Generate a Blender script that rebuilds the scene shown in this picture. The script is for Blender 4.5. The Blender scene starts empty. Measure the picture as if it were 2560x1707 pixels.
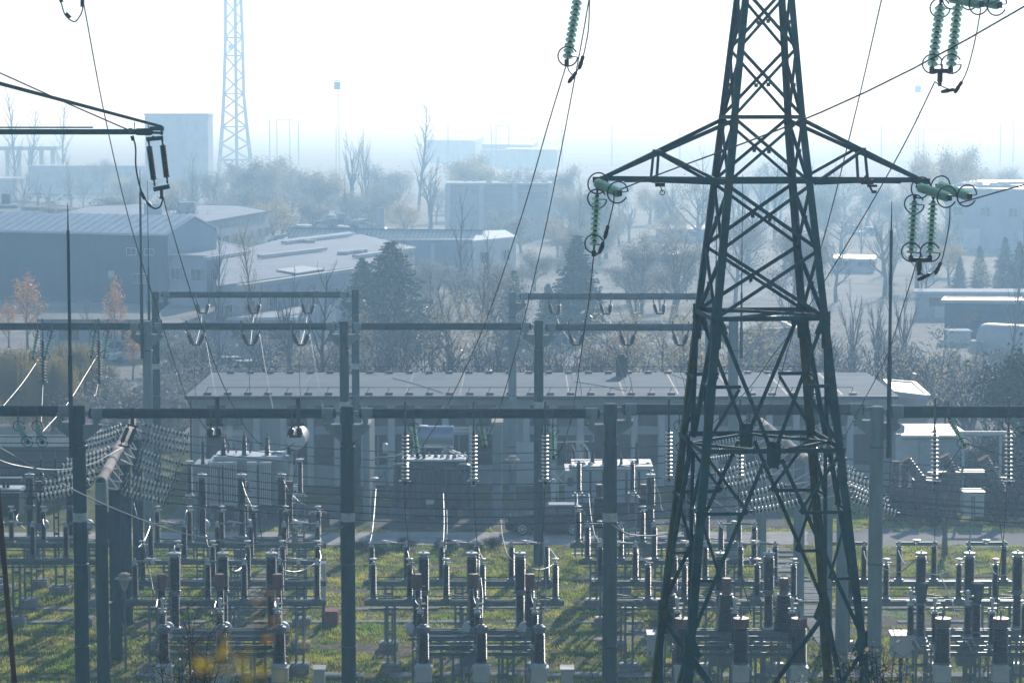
import bpy, math, random
import numpy as np
from mathutils import Vector, Matrix
R = math.radians
rnd = random.Random(7)
sc = bpy.context.scene
COL = sc.collection
# ---------------------------------------------------------------- camera
F = 6400.0                      # focal length in photo pixels (2560 wide)
H = 21.0                        # height of the hillside viewpoint above the yard
PIT = math.atan((853.5 - 280.0) / F)
cam = bpy.data.cameras.new("camera")
cam.sensor_width = 36.0
cam.lens = 36.0 * F / 2560.0
cam.clip_start = 0.3
cam.clip_end = 9000
cam.dof.use_dof = True
cam.dof.focus_distance = 78
cam.dof.aperture_fstop = 4.0
camo = bpy.data.objects.new("camera", cam)
COL.objects.link(camo)
camo.location = (0, 0, H)
camo.rotation_euler = (R(90) - PIT, 0, 0)
sc.camera = camo
# ---------------------------------------------------------------- light
SUN_EL, SUN_AZ = R(24), R(13)   # ahead of the camera, a little to the right
w = bpy.data.worlds.new("World"); sc.world = w; w.use_nodes = True
nt = w.node_tree; nt.nodes.clear()
sky = nt.nodes.new("ShaderNodeTexSky"); sky.sky_type = 'NISHITA'; sky.sun_disc = False
sky.sun_elevation = SUN_EL; sky.sun_rotation = SUN_AZ
sky.air_density = 1.0; sky.dust_density = 0.0; sky.ozone_density = 3.0
bg = nt.nodes.new("ShaderNodeBackground"); bg.inputs[1].default_value = 0.13
wo = nt.nodes.new("ShaderNodeOutputWorld")
nt.links.new(sky.outputs[0], bg.inputs[0]); nt.links.new(bg.outputs[0], wo.inputs[0])
sun = bpy.data.lights.new("sun", 'SUN'); sun.energy = 5.0; sun.angle = R(0.5); sun.color = (1.0, 0.98, 0.96)
suno = bpy.data.objects.new("sun", sun); COL.objects.link(suno)
sd = Vector((math.sin(SUN_AZ) * math.cos(SUN_EL), math.cos(SUN_AZ) * math.cos(SUN_EL), math.sin(SUN_EL)))
suno.rotation_euler = (-sd).to_track_quat('-Z', 'Y').to_euler()
suno.location = (30, 60, 60)
sc.view_settings.view_transform = 'Standard'; sc.view_settings.look = 'None'
sc.view_settings.gamma = 1; sc.view_settings.exposure = -0.3
sc.cycles.volume_bounces = 1
# ---------------------------------------------------------------- helpers
CP, SP = math.cos(PIT), math.sin(PIT)
def at(px, py, Y):
    a = (px - 1280) / F; b = (853.5 - py) / F
    dy = CP + b * SP
    return Vector((a * Y / dy, Y, H + (b * CP - SP) * Y / dy))
def gnd(px, py, z=0.0):
    b = (853.5 - py) / F
    dy = CP + b * SP; dz = b * CP - SP
    return at(px, py, (z - H) / dz * dy)
def X(px, Y): return at(px, 1100, Y).x
class MB:
    def __init__(s): s.v = []; s.f = []; s.m = []; s.cur = 0
    def quad(s, a, b, c, d):
        i = len(s.v); s.v += [tuple(a), tuple(b), tuple(c), tuple(d)]; s.f.append((i, i+1, i+2, i+3)); s.m.append(s.cur)
    def tri(s, a, b, c):
        i = len(s.v); s.v += [tuple(a), tuple(b), tuple(c)]; s.f.append((i, i+1, i+2)); s.m.append(s.cur)
    def face(s, pts):
        i = len(s.v); s.v += [tuple(p) for p in pts]; s.f.append(tuple(range(i, i+len(pts)))); s.m.append(s.cur)
    def box(s, c, d, rz=0.0):
        cx, cy, cz = c; hx, hy, hz = d[0]/2, d[1]/2, d[2]/2
        co, si = math.cos(rz), math.sin(rz); i = len(s.v)
        for z in (-hz, hz):
            for x, y in ((-hx,-hy),(hx,-hy),(hx,hy),(-hx,hy)):
                s.v.append((cx + x*co - y*si, cy + x*si + y*co, cz + z))
        for q in ((0,3,2,1),(4,5,6,7),(0,1,5,4),(1,2,6,5),(2,3,7,6),(3,0,4,7)):
            s.f.append(tuple(i+k for k in q)); s.m.append(s.cur)
        return s
    def bar(s, a, b, w, h=None, up=None):
        a = Vector(a); b = Vector(b); h = h or w
        d = (b - a)
        if d.length < 1e-6: return s
        d.normalize()
        u = Vector(up) if up is not None else Vector((0,0,1))
        if abs(d.dot(u)) > 0.98: u = Vector((0,1,0))
        r = d.cross(u).normalized(); u = r.cross(d).normalized(); i = len(s.v)
        for p in (a, b):
            for x, y in ((-1,-1),(1,-1),(1,1),(-1,1)): s.v.append(tuple(p + r*x*w/2 + u*y*h/2))
        for q in ((0,1,2,3),(7,6,5,4),(0,4,5,1),(1,5,6,2),(2,6,7,3),(3,7,4,0)):
            s.f.append(tuple(i+k for k in q)); s.m.append(s.cur)
        return s
    def angle(s, a, b, w, up, t=0.012, flip=1):
        """L-section steel angle from a to b; up: direction of one flange's outward normal"""
        a = Vector(a); b = Vector(b); d = (b-a).normalized(); u = Vector(up)
        r = d.cross(u).normalized()*flip; u = d.cross(r).normalized()
        if u.dot(Vector(up)) < 0: u = -u
        s.bar(a, b, w, t, u)
        o = -u*(w/2 + t/2) - r*(w/2 - t/2)
        s.bar(a + o, b + o, t, w, u)
        return s
    def tube(s, pts, r, n=6, caps=True):
        pts = [Vector(p) for p in pts]; k = len(pts)
        rs = r if isinstance(r, (list, tuple)) else [r]*k
        base = len(s.v); ref = None
        for j, p in enumerate(pts):
            if j == 0: d = pts[1]-p
            elif j == k-1: d = p-pts[j-1]
            else: d = pts[j+1]-pts[j-1]
            d.normalize()
            if ref is None:
                ref = Vector((0,0,1)) if abs(d.z) < 0.9 else Vector((1,0,0))
            u = (ref - d*ref.dot(d)).normalized(); ref = u; v = d.cross(u)
            for q in range(n):
                t = 2*math.pi*q/n
                s.v.append(tuple(p + (u*math.cos(t) + v*math.sin(t))*rs[j]))
        for j in range(k-1):
            for q in range(n):
                a = base+j*n+q; b = base+j*n+(q+1)%n
                s.f.append((a, b, b+n, a+n)); s.m.append(s.cur)
        if caps:
            s.f.append(tuple(base+q for q in range(n))[::-1]); s.m.append(s.cur)
            s.f.append(tuple(base+(k-1)*n+q for q in range(n))); s.m.append(s.cur)
        return s
    def lathe(s, prof, p0=(0,0,0), ax=(0,0,1), n=12):
        """prof: list of (radius, distance along axis)"""
        p0 = Vector(p0); ax = Vector(ax).normalized()
        u = (Vector((1,0,0)) if abs(ax.x) < 0.9 else Vector((0,1,0))); u = (u-ax*u.dot(ax)).normalized(); v = ax.cross(u)
        base = len(s.v)
        for r, t in prof:
            for q in range(n):
                a = 2*math.pi*q/n
                s.v.append(tuple(p0 + ax*t + (u*math.cos(a)+v*math.sin(a))*r))
        for j in range(len(prof)-1):
            for q in range(n):
                a = base+j*n+q; b = base+j*n+(q+1)%n
                s.f.append((a, b, b+n, a+n)); s.m.append(s.cur)
        s.f.append(tuple(base+q for q in range(n))[::-1]); s.m.append(s.cur)
        s.f.append(tuple(base+(len(prof)-1)*n+q for q in range(n))); s.m.append(s.cur)
        return s
    def ball(s, c, r, n=12, m=8, sz=1.0):
        pr = [(r*math.sin(math.pi*k/m)+1e-4, -r*sz*math.cos(math.pi*k/m)) for k in range(m+1)]
        return s.lathe(pr, c, (0,0,1), n)
    def ring(s, c, ax, R_, r, n=20, k=5, arc=1.0):
        c = Vector(c); ax = Vector(ax).normalized()
        u = (Vector((1,0,0)) if abs(ax.x) < 0.9 else Vector((0,1,0))); u = (u-ax*u.dot(ax)).normalized(); v = ax.cross(u)
        pts = [c + (u*math.cos(2*math.pi*arc*q/n)+v*math.sin(2*math.pi*arc*q/n))*R_ for q in range(n+1)]
        return s.tube(pts, r, k, caps=False)
    def prism(s, poly, off):
        """poly: list of points in a plane; off: extrusion vector"""
        off = Vector(off); P = [Vector(p) for p in poly]; n = len(P); i = len(s.v)
        s.v += [tuple(p) for p in P] + [tuple(p+off) for p in P]
        s.f.append(tuple(i+k for k in range(n))[::-1]); s.m.append(s.cur)
        s.f.append(tuple(i+n+k for k in range(n))); s.m.append(s.cur)
        for k in range(n):
            s.f.append((i+k, i+(k+1)%n, i+n+(k+1)%n, i+n+k)); s.m.append(s.cur)
        return s
    def mesh(s, name, mats, smooth=False, off=(0,0,0)):
        me = bpy.data.meshes.new(name)
        if any(off):
            ox, oy, oz = off; vs = [(x-ox, y-oy, z-oz) for x, y, z in s.v]
        else: vs = s.v
        me.from_pydata(vs, [], s.f)
        mats = mats if isinstance(mats, (list, tuple)) else [mats]
        for m_ in mats: me.materials.append(m_)
        if len(mats) > 1: me.polygons.foreach_set('material_index', s.m)
        me.polygons.foreach_set('use_smooth', [smooth]*len(s.f))
        me.update()
        if smooth: me.set_sharp_from_angle(angle=R(38))
        return me
    def build(s, name, mats, parent=None, smooth=False, world=True):
        off = (0,0,0)
        if parent is not None and world:
            r = parent
            while r.parent: r = r.parent
            off = tuple(r.location)
        o = bpy.data.objects.new(name, s.mesh(name, mats, smooth, off)); COL.objects.link(o)
        if smooth:
            pass
        o.parent = parent
        return o
def thing(name, label, cat, loc=(0,0,0), group=None, rz=0.0, sub=None):
    o = bpy.data.objects.new(name, None); COL.objects.link(o)
    o.empty_display_size = 0.2
    o.location = loc; o.rotation_euler = (0,0,rz); o['label'] = label; o['category'] = cat
    if group: o['group'] = group
    return o
def tag(o, label=None, cat=None, group=None, kind=None):
    if label: o['label'] = label
    if cat: o['category'] = cat
    if group: o['group'] = group
    if kind: o['kind'] = kind
    return o
def dup(root, loc=None, rz=None, label=None, group=None, scale=None):
    r = root.copy(); COL.objects.link(r)
    if loc is not None: r.location = loc
    if rz is not None: r.rotation_euler = (0,0,rz)
    if scale is not None: r.scale = scale if hasattr(scale, '__len__') else (scale,)*3
    if label: r['label'] = label
    if group: r['group'] = group
    for ch in list(root.children):
        c = ch.copy(); COL.objects.link(c); c.parent = r
        for g in list(ch.children):
            d = g.copy(); COL.objects.link(d); d.parent = c
    return r
def place(name, me, parent, loc, quat=None, scale=None):
    o = bpy.data.objects.new(name, me); COL.objects.link(o); o.parent = parent
    if quat is not None: o.rotation_mode = 'QUATERNION'; o.rotation_quaternion = quat
    o.location = loc
    if scale: o.scale = scale if hasattr(scale, '__len__') else (scale,)*3
    return o
# ---------------------------------------------------------------- materials
def mat(name, col, rough=0.6, metal=0.0, var=0.15, scale=4.0, bump=0.0, bscale=None, spec=0.5, col2=None, stretch=None, lo=0.35, hi=0.65):
    m = bpy.data.materials.new(name); m.use_nodes = True; n = m.node_tree; b = n.nodes['Principled BSDF']
    b.inputs['Roughness'].default_value = rough; b.inputs['Metallic'].default_value = metal
    b.inputs['Specular IOR Level'].default_value = spec if rough < .7 else min(spec, .12)
    tc = n.nodes.new('ShaderNodeTexCoord'); mp = n.nodes.new('ShaderNodeMapping'); n.links.new(tc.outputs['Object'], mp.inputs[0])
    if stretch: mp.inputs['Scale'].default_value = stretch
    nz = n.nodes.new('ShaderNodeTexNoise'); nz.inputs['Scale'].default_value = scale; nz.inputs['Detail'].default_value = 6; nz.inputs['Roughness'].default_value = 0.65
    n.links.new(mp.outputs[0], nz.inputs[0])
    cr = n.nodes.new('ShaderNodeValToRGB'); cr.color_ramp.elements[0].position = lo; cr.color_ramp.elements[1].position = hi
    c2 = col2 or tuple(min(1, c*(1+var)) for c in col)
    c1 = col if col2 else tuple(c*(1-var) for c in col)
    cr.color_ramp.elements[0].color = (*c1, 1); cr.color_ramp.elements[1].color = (*c2, 1)
    n.links.new(nz.outputs['Fac'], cr.inputs[0]); n.links.new(cr.outputs[0], b.inputs['Base Color'])
    if bump:
        nb = n.nodes.new('ShaderNodeTexNoise'); nb.inputs['Scale'].default_value = bscale or scale*4; nb.inputs['Detail'].default_value = 4
        n.links.new(mp.outputs[0], nb.inputs[0])
        bp = n.nodes.new('ShaderNodeBump'); bp.inputs['Strength'].default_value = bump; bp.inputs['Distance'].default_value = 0.02
        n.links.new(nb.outputs['Fac'], bp.inputs['Height']); n.links.new(bp.outputs[0], b.inputs['Normal'])
    return m
def mat_trans(name, col, tr=0.5, gloss=0.15, var=0.25, scale=2.0, col2=None, rough=0.35):
    m = bpy.data.materials.new(name); m.use_nodes = True; n = m.node_tree; n.nodes.clear()
    out = n.nodes.new('ShaderNodeOutputMaterial')
    tc = n.nodes.new('ShaderNodeTexCoord'); nz = n.nodes.new('ShaderNodeTexNoise'); nz.inputs['Scale'].default_value = scale; nz.inputs['Detail'].default_value = 4
    n.links.new(tc.outputs['Object'], nz.inputs[0])
    cr = n.nodes.new('ShaderNodeValToRGB'); cr.color_ramp.elements[0].position = .35; cr.color_ramp.elements[1].position = .65
    c2 = col2 or tuple(min(1, c*(1+var)) for c in col)
    c1 = col if col2 else tuple(c*(1-var) for c in col)
    cr.color_ramp.elements[0].color = (*c1, 1); cr.color_ramp.elements[1].color = (*c2, 1)
    n.links.new(nz.outputs['Fac'], cr.inputs[0])
    d = n.nodes.new('ShaderNodeBsdfDiffuse'); t = n.nodes.new('ShaderNodeBsdfTranslucent'); g = n.nodes.new('ShaderNodeBsdfGlossy'); g.inputs['Roughness'].default_value = rough
    for q in (d, t): n.links.new(cr.outputs[0], q.inputs[0])
    a = n.nodes.new('ShaderNodeMixShader'); a.inputs[0].default_value = tr
    n.links.new(d.outputs[0], a.inputs[1]); n.links.new(t.outputs[0], a.inputs[2])
    c = n.nodes.new('ShaderNodeMixShader'); c.inputs[0].default_value = gloss
    n.links.new(a.outputs[0], c.inputs[1]); n.links.new(g.outputs[0], c.inputs[2]); n.links.new(c.outputs[0], out.inputs[0])
    return m
M = {}
M['steel'] = mat('tower_steel', (0.02,0.085,0.105), .7, .0, col2=(0.05,0.15,0.17), scale=1.6, bump=.15)
M['steel_green'] = mat('tower_steel_mossy', (0.07,0.10,0.06), .7, .1, col2=(0.14,0.16,0.10), scale=3, bump=.2)
# rust blooms on the pylon steel
n_ = M['steel'].node_tree; b_ = n_.nodes['Principled BSDF']; src = b_.inputs['Base Color'].links[0].from_socket
nz_ = n_.nodes.new('ShaderNodeTexNoise'); nz_.inputs['Scale'].default_value = 2.3; nz_.inputs['Detail'].default_value = 8
cr_ = n_.nodes.new('ShaderNodeValToRGB'); cr_.color_ramp.elements[0].position = .60; cr_.color_ramp.elements[1].position = .70
mx_ = n_.nodes.new('ShaderNodeMix'); mx_.data_type = 'RGBA'; tc_ = [q for q in n_.nodes if q.type == 'TEX_COORD'][0]
n_.links.new(tc_.outputs['Object'], nz_.inputs[0]); n_.links.new(nz_.outputs['Fac'], cr_.inputs[0]); n_.links.new(cr_.outputs[0], mx_.inputs['Factor'])
n_.links.new(src, mx_.inputs['A']); mx_.inputs['B'].default_value = (.11,.10,.075,1); n_.links.new(mx_.outputs['Result'], b_.inputs['Base Color'])
M['galv'] = mat('galvanised_steel', (0.10,0.155,0.18), .42, .4, var=.25, scale=5)
M['galv_dark'] = mat('dark_galvanised_steel', (0.05,0.09,0.105), .5, .4, var=.25, scale=5)
M['conc_dark'] = mat('shade_dark_concrete', (0.004,0.042,0.052), .85, 0, col2=(0.012,0.075,0.088), scale=1.2, bump=.4, bscale=20, stretch=(2,2,.5))  # sunk to teal black: backlit shade put into the base colour
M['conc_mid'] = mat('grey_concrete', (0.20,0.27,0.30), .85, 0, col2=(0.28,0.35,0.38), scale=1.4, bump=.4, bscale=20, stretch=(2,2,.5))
M['conc_pale'] = mat('pale_concrete', (0.40,0.36,0.33), .85, 0, col2=(0.55,0.47,0.42), scale=2.5, bump=.4, bscale=25)
M['conc_block'] = mat('footing_concrete', (0.30,0.31,0.30), .9, 0, var=.25, scale=3, bump=.5, bscale=30)
M['white_band'] = mat('flaking_white_paint', (0.35,0.42,0.45), .8, 0, col2=(0.6,0.66,0.68), scale=6)
M['wire'] = mat('dark_wire', (0.02,0.03,0.045), .5, .5, scale=30)
M['wire_al'] = mat('aluminium_wire', (0.34,0.36,0.37), .4, .6, scale=30, var=.1)
M['porc'] = mat('dark_glazed_porcelain', (0.006,0.006,0.008), .32, 0, var=.3, scale=2, spec=.2)
M['porc_brown'] = mat('brown_porcelain', (0.075,0.045,0.04), .25, 0, var=.25, scale=2, spec=.7)
M['comp'] = mat('dark_composite_rubber', (0.012,0.03,0.035), .5, 0, scale=3)
M['cap_red'] = mat('maroon_painted_cap', (0.15,0.055,0.055), .5, 0, var=.2, scale=4)
M['white_metal'] = mat('white_painted_metal', (0.62,0.64,0.65), .5, .1, var=.08, scale=3)
M['grey_paint'] = mat('grey_painted_metal', (0.15,0.205,0.235), .5, .15, var=.1, scale=2.5)
M['glass'] = mat_trans('green_insulator_glass', (0.40,0.62,0.52), tr=.62, gloss=.25, col2=(0.62,0.80,0.68), scale=8, rough=.12)
def mat_glass_disc(name, col):
    m = mat_trans(name, col, tr=.6, gloss=.32, col2=tuple(min(1,c*1.3) for c in col), scale=8, rough=.12)
    n = m.node_tree; out = [x for x in n.nodes if x.type == 'OUTPUT_MATERIAL'][0]; src = out.inputs[0].links[0].from_socket
    t = n.nodes.new('ShaderNodeBsdfTransparent'); t.inputs[0].default_value = (*[min(1,c*1.1+.28) for c in col],1); mx = n.nodes.new('ShaderNodeMixShader'); mx.inputs[0].default_value = .22
    n.links.new(src, mx.inputs[1]); n.links.new(t.outputs[0], mx.inputs[2]); n.links.new(mx.outputs[0], out.inputs[0]); return m
M['glass'] = mat_glass_disc('green_insulator_glass', (0.46,0.68,0.60))
M['rust'] = mat('rusty_steel', (0.10,0.045,0.03), .8, .3, col2=(0.22,0.11,0.08), scale=3, bump=.4, stretch=(1,1,.3))
M['rust_pale'] = mat('oxide_red_paint', (0.28,0.09,0.08), .7, 0, var=.25, scale=4)
M['conc_teal'] = mat('teal_toned_concrete', (0.045,0.09,0.105), .85, 0, col2=(0.085,0.14,0.155), scale=1.3, bump=.4, bscale=20, stretch=(2,2,.5))  # bluish mid tone between the dark and the grey concrete
# ================================================================ gantries
def gantry(label, Y, cols, beams, masts=(), group='concrete portal gantries', zband=7.5):
    """cols: (px, top_py, diameter, material, band) ; beams: (px0, px1, py, diameter, material)"""
    bx = at(cols[0][0], cols[0][1], Y)
    t = thing('gantry', label, 'gantry', (bx.x, Y, 0), group)
    for px, tp, dia, mt, band in cols:
        top = at(px, tp, Y); x, zt = top.x, top.z; r = dia/2
        m = MB()
        m.lathe([(r*1.12, -.3), (r*1.08, 3.0), (r*1.03, zband-.15 if band else zband+.13)], (x, Y, 0), n=20)
        c = m.build('column', mt, t, True)
        if band:
            m = MB(); m.lathe([(r*1.06, zband-.16), (r*1.05, zband+.14)], (x, Y, 0), n=20); m.build('painted_band', M['white_band'], c, True)
        m = MB(); m.lathe([(r*1.03, zband+.13), (r*.98, zt-.06), (r*.9, zt), (r*.3, zt+.03)], (x, Y, 0), n=20); m.build('column_head', mt, t, True)
        m = MB()
        for zz in (zband-1.6, zband-4.4, zt-1.35): m.ring((x, Y, zz), (0,0,1), r*1.09, .025, 18, 4)
        m.build('clamp_ring', M['galv_dark'], t)
    for p0, p1, py, dia, mt in beams:
        a = at(p0, py, Y); b = at(p1, py, Y); z = a.z; r = dia/2
        xa, xb = a.x, b.x
        m = MB(); m.lathe([(r*.6, 0), (r, .02), (r, xb-xa-.02), (r*.6, xb-xa)], (xa, Y, z), (1,0,0), 16)
        be = m.build('beam', mt, t, True)
        for xe, s in ((xa+.28, 1), (xb-.28, -1)):
            m = MB(); m.lathe([(r+.02, -.19), (r+.02, .19)], (xe, Y, z), (1,0,0), 14)
            m.build('sleeve', M['conc_mid'], be, True)
    for px, tp, dia, mt, band in cols:
        top = at(px, tp, Y); x = top.x; r = dia/2
        for s in (-1, 1):
            ok = any((at(b0[0],b0[2],Y).x - .1 < x + s*(r+.5) < at(b0[1],b0[2],Y).x + .1) for b0 in beams)
            if not ok: continue
            zb = [at(b0[0],b0[2],Y).z for b0 in beams if at(b0[0],b0[2],Y).x - .1 < x + s*(r+.5) < at(b0[1],b0[2],Y).x + .1][0]
            m = MB()
            for yy in (-.24, .2):
                m.prism([(x+s*r*.8, Y+yy, zb-.95), (x+s*(r+.38), Y+yy, zb-.62), (x+s*(r+.52), Y+yy, zb-.50), (x+s*(r+.52), Y+yy, zb-.36), (x+s*r*.8, Y+yy, zb-.36)], (0,.04,0))
                m.box((x+s*(r+.38), Y+yy+.02, zb-.2), (.16,.05,.36))
            m.box((x+s*(r+.25), Y, zb-.38), (.55,.42,.05))
            m.bar((x+s*r*.7, Y, zb), (x+s*(r+.14), Y, zb), .12, .16)
            m.build('bracket', M['conc_mid'], t)
    for px, p_top, p_mid, p_base in masts:
        a = at(px, p_base, Y); b = at(px, p_mid, Y); c = at(px, p_top, Y); m = MB(); y = Y - .32
        z0 = a.z - 1.7; h1 = z0 + (b.z-z0)*.45
        m.lathe([(.075,0),(.075,h1-z0)], (a.x, y, z0), n=8); m.lathe([(.055,h1-z0),(.05,b.z-z0)], (a.x, y, z0), n=8)
        m.lathe([(.028,b.z-z0),(.012,c.z-z0)], (a.x, y, z0), n=6)
        m.box((a.x, y+.12, z0+.3), (.12,.3,.06)); m.box((a.x, y+.12, z0+1.4), (.12,.3,.06))
        m.build('lightning_rod', M['conc_dark'], t)
    return t
CD, CM, CT_ = M['conc_dark'], M['conc_mid'], M['conc_teal']
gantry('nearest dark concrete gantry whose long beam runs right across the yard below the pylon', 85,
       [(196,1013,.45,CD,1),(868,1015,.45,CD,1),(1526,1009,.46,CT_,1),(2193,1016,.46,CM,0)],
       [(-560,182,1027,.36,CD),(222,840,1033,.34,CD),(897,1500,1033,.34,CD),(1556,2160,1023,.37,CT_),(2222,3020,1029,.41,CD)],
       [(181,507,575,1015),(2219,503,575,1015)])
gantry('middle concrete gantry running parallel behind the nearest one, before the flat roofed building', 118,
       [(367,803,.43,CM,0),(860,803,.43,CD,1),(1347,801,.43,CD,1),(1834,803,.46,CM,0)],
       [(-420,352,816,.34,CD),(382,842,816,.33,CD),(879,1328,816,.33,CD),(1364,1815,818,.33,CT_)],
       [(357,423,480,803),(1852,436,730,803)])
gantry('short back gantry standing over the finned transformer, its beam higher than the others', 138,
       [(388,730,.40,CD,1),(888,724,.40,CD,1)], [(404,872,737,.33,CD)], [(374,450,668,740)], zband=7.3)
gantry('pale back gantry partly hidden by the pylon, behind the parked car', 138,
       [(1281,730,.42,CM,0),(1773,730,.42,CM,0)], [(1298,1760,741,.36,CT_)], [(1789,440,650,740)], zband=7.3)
# low bus gantries whose beams run away from the viewer
def bus_gantry(label, near, far, zb, colxy, mt_beam):
    A = Vector(near); B = Vector(far); t = thing('bus_gantry', label, 'gantry', (A.x, A.y, 0), 'low bus gantries')
    d = (B-A); L = d.length; dn = d.normalized()
    nseg = 4
    for k in range(nseg):
        a = A + dn*(L*k/nseg + .12); m = MB()
        ln = L/nseg - .3
        m.lathe([(.15,0),(.19,.05),(.19,ln*.48),(.2,ln*.485),(.2,ln*.53),(.19,ln*.535),(.19,ln-.05),(.15,ln)], a, dn, 16)
        m.build('beam', mt_beam, t, True)
        m = MB(); m.lathe([(.17,-.2),(.17,.1)], a, dn, 14); m.build('beam_joint', M['conc_dark'], t, True)
    side = Vector((dn.y, -dn.x, 0))
    for x, y, zt, mt in colxy:
        m = MB(); m.lathe([(.24,-.3),(.22,zt-.75)], (x,y,0), n=18); m.build('column', mt, t, True)
        m = MB(); m.lathe([(.225,zt-.8),(.2,zt-.02),(.15,zt)], (x,y,0), n=18); m.build('column_head', M['conc_mid'], t, True)
    return t, A, dn, L
def outrig(t, P, side, out=.85, drop=.35):
    m = MB(); e = P + side*out + Vector((0,0,-drop*.5))
    m.bar(P + Vector((0,0,.1)), e, .045); m.bar(P + Vector((0,0,-.35)), e, .045); m.box(e, (.1,.1,.12)); m.build('outrigger', M['white_metal'], t)
    return e
Ln = at(252, 1205, 92); Lf = at(345, 1045, 114); Lf.z = Ln.z
tl, LA, LD, LL = bus_gantry('left bus gantry with a weathered pink concrete beam pointing away from the viewer', Ln, Lf, Ln.z,
    [(Ln.x, 92, Ln.z, CD), (X(284,97), 97, Ln.z-.2, CD), (X(312,104), 104, Ln.z-.2, CD), (X(342,112), 112, Ln.z-.2, CD)], M['conc_pale'])
Rn = at(2108, 1222, 92.5); Rf = at(1900, 1050, 113); Rf.z = Rn.z
tr, RA, RD, RL = bus_gantry('right bus gantry seen through the pylon legs, pale concrete beam pointing away from the viewer', Rn, Rf, Rn.z,
    [(Rn.x, 92.5, Rn.z, CM), (X(2070,99), 99, Rn.z-.2, CM), (X(2000,104), 104, Rn.z-.2, CM), (X(1905,112), 112, Rn.z-.2, CM)], M['conc_pale'])
# ================================================================ lattice pylon
def Lbar(m, a, b, u1, u2, w, t=.014):
    a = Vector(a); b = Vector(b); d = (b-a).normalized(); u1 = Vector(u1); u1 = (u1 - d*u1.dot(d)).normalized(); u2 = Vector(u2); u2 = (u2 - d*u2.dot(d)); u2 = (u2-u1*u2.dot(u1)).normalized()
    m.prism([a + u1*x + u2*y for x, y in ((0,0),(w,0),(w,t),(t,t),(t,w),(0,w))], b-a)
TD = 53.0
ys_ = [-420, 0, 298, 460, 803, 1133, 1604, 2300]
xl_ = [1896, 1857, 1828, 1815, 1782, 1752, 1715, 1655]
xr_ = [1950, 1985, 2016, 2033, 2075, 2115, 2169, 2240]
def interp(y, xs): return float(np.interp(y, ys_, xs))
DV = Vector((-.094, .9956, 0)); WV = Vector((.9956, .094, 0))
def corners(y):
    xl, xr = interp(y, xl_), interp(y, xr_)
    Dn = TD
    for _ in range(4):
        wdt = (xr-xl)/F*Dn; Dn = TD - wdt/2
    a = at(xl, y, Dn); b = at(xr, y, Dn); c = (a+b)/2; hw = (b-a).length/2
    nl = c - WV*hw; nr = c + WV*hw
    return [nl, nr, nr + DV*2*hw, nl + DV*2*hw]
base = corners(1604); ctr = sum(base, Vector())/4
pyl = thing('transmission_tower', 'big steel lattice pylon in the foreground carrying glass insulator strings on both arms', 'pylon', (ctr.x, ctr.y, 4.2))
NRM = [ -DV, WV, DV, -WV ]         # outward normals of the four faces (0-1, 1-2, 2-3, 3-0)
FDIR = [ WV, DV, -WV, -DV ]
levels = [-420, -190, -20, 126, 298, 460, 628, 803, 1133, 1368, 1604, 2300]
C_ = {y: corners(y) for y in levels}
for k in range(4):
    u1 = FDIR[k]; u2 = -FDIR[(k-1) % 4]
    for (ya, yb, wd) in ((-420,298,.13),(298,803,.15),(803,1604,.165),(1604,2300,.18)):
        m = MB(); Lbar(m, C_[ya][k] if ya in C_ else corners(ya)[k], C_[yb][k], u1, u2, wd, .018)
        m.build('leg', M['steel_green'] if (k in (2,3) and ya >= 803) else M['steel'], pyl)
def fpt(k, y, s):
    """point on face k at level y, s from 0 (corner k) to 1 (corner k+1)"""
    c = C_.get(y) or corners(y)
    return c[k].lerp(c[(k+1) % 4], s)
def xpanel(k, y0, y1, w=.085, name='cross_brace'):
    m = MB(); inn = -NRM[k]
    a, b, c, d = fpt(k,y0,0.03), fpt(k,y1,0.97), fpt(k,y0,0.97), fpt(k,y1,0.03)
    Lbar(m, a + inn*.02, b + inn*.02, FDIR[k] + Vector((0,0,1)), inn, w)
    Lbar(m, c + inn*.05, d + inn*.05, -FDIR[k] + Vector((0,0,1)), inn, w)
    mid = (a+b+c+d)/4
    m.box(mid + inn*.03, (.07,.07,.08))
    return m.build(name, M['steel'], pyl)
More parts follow.
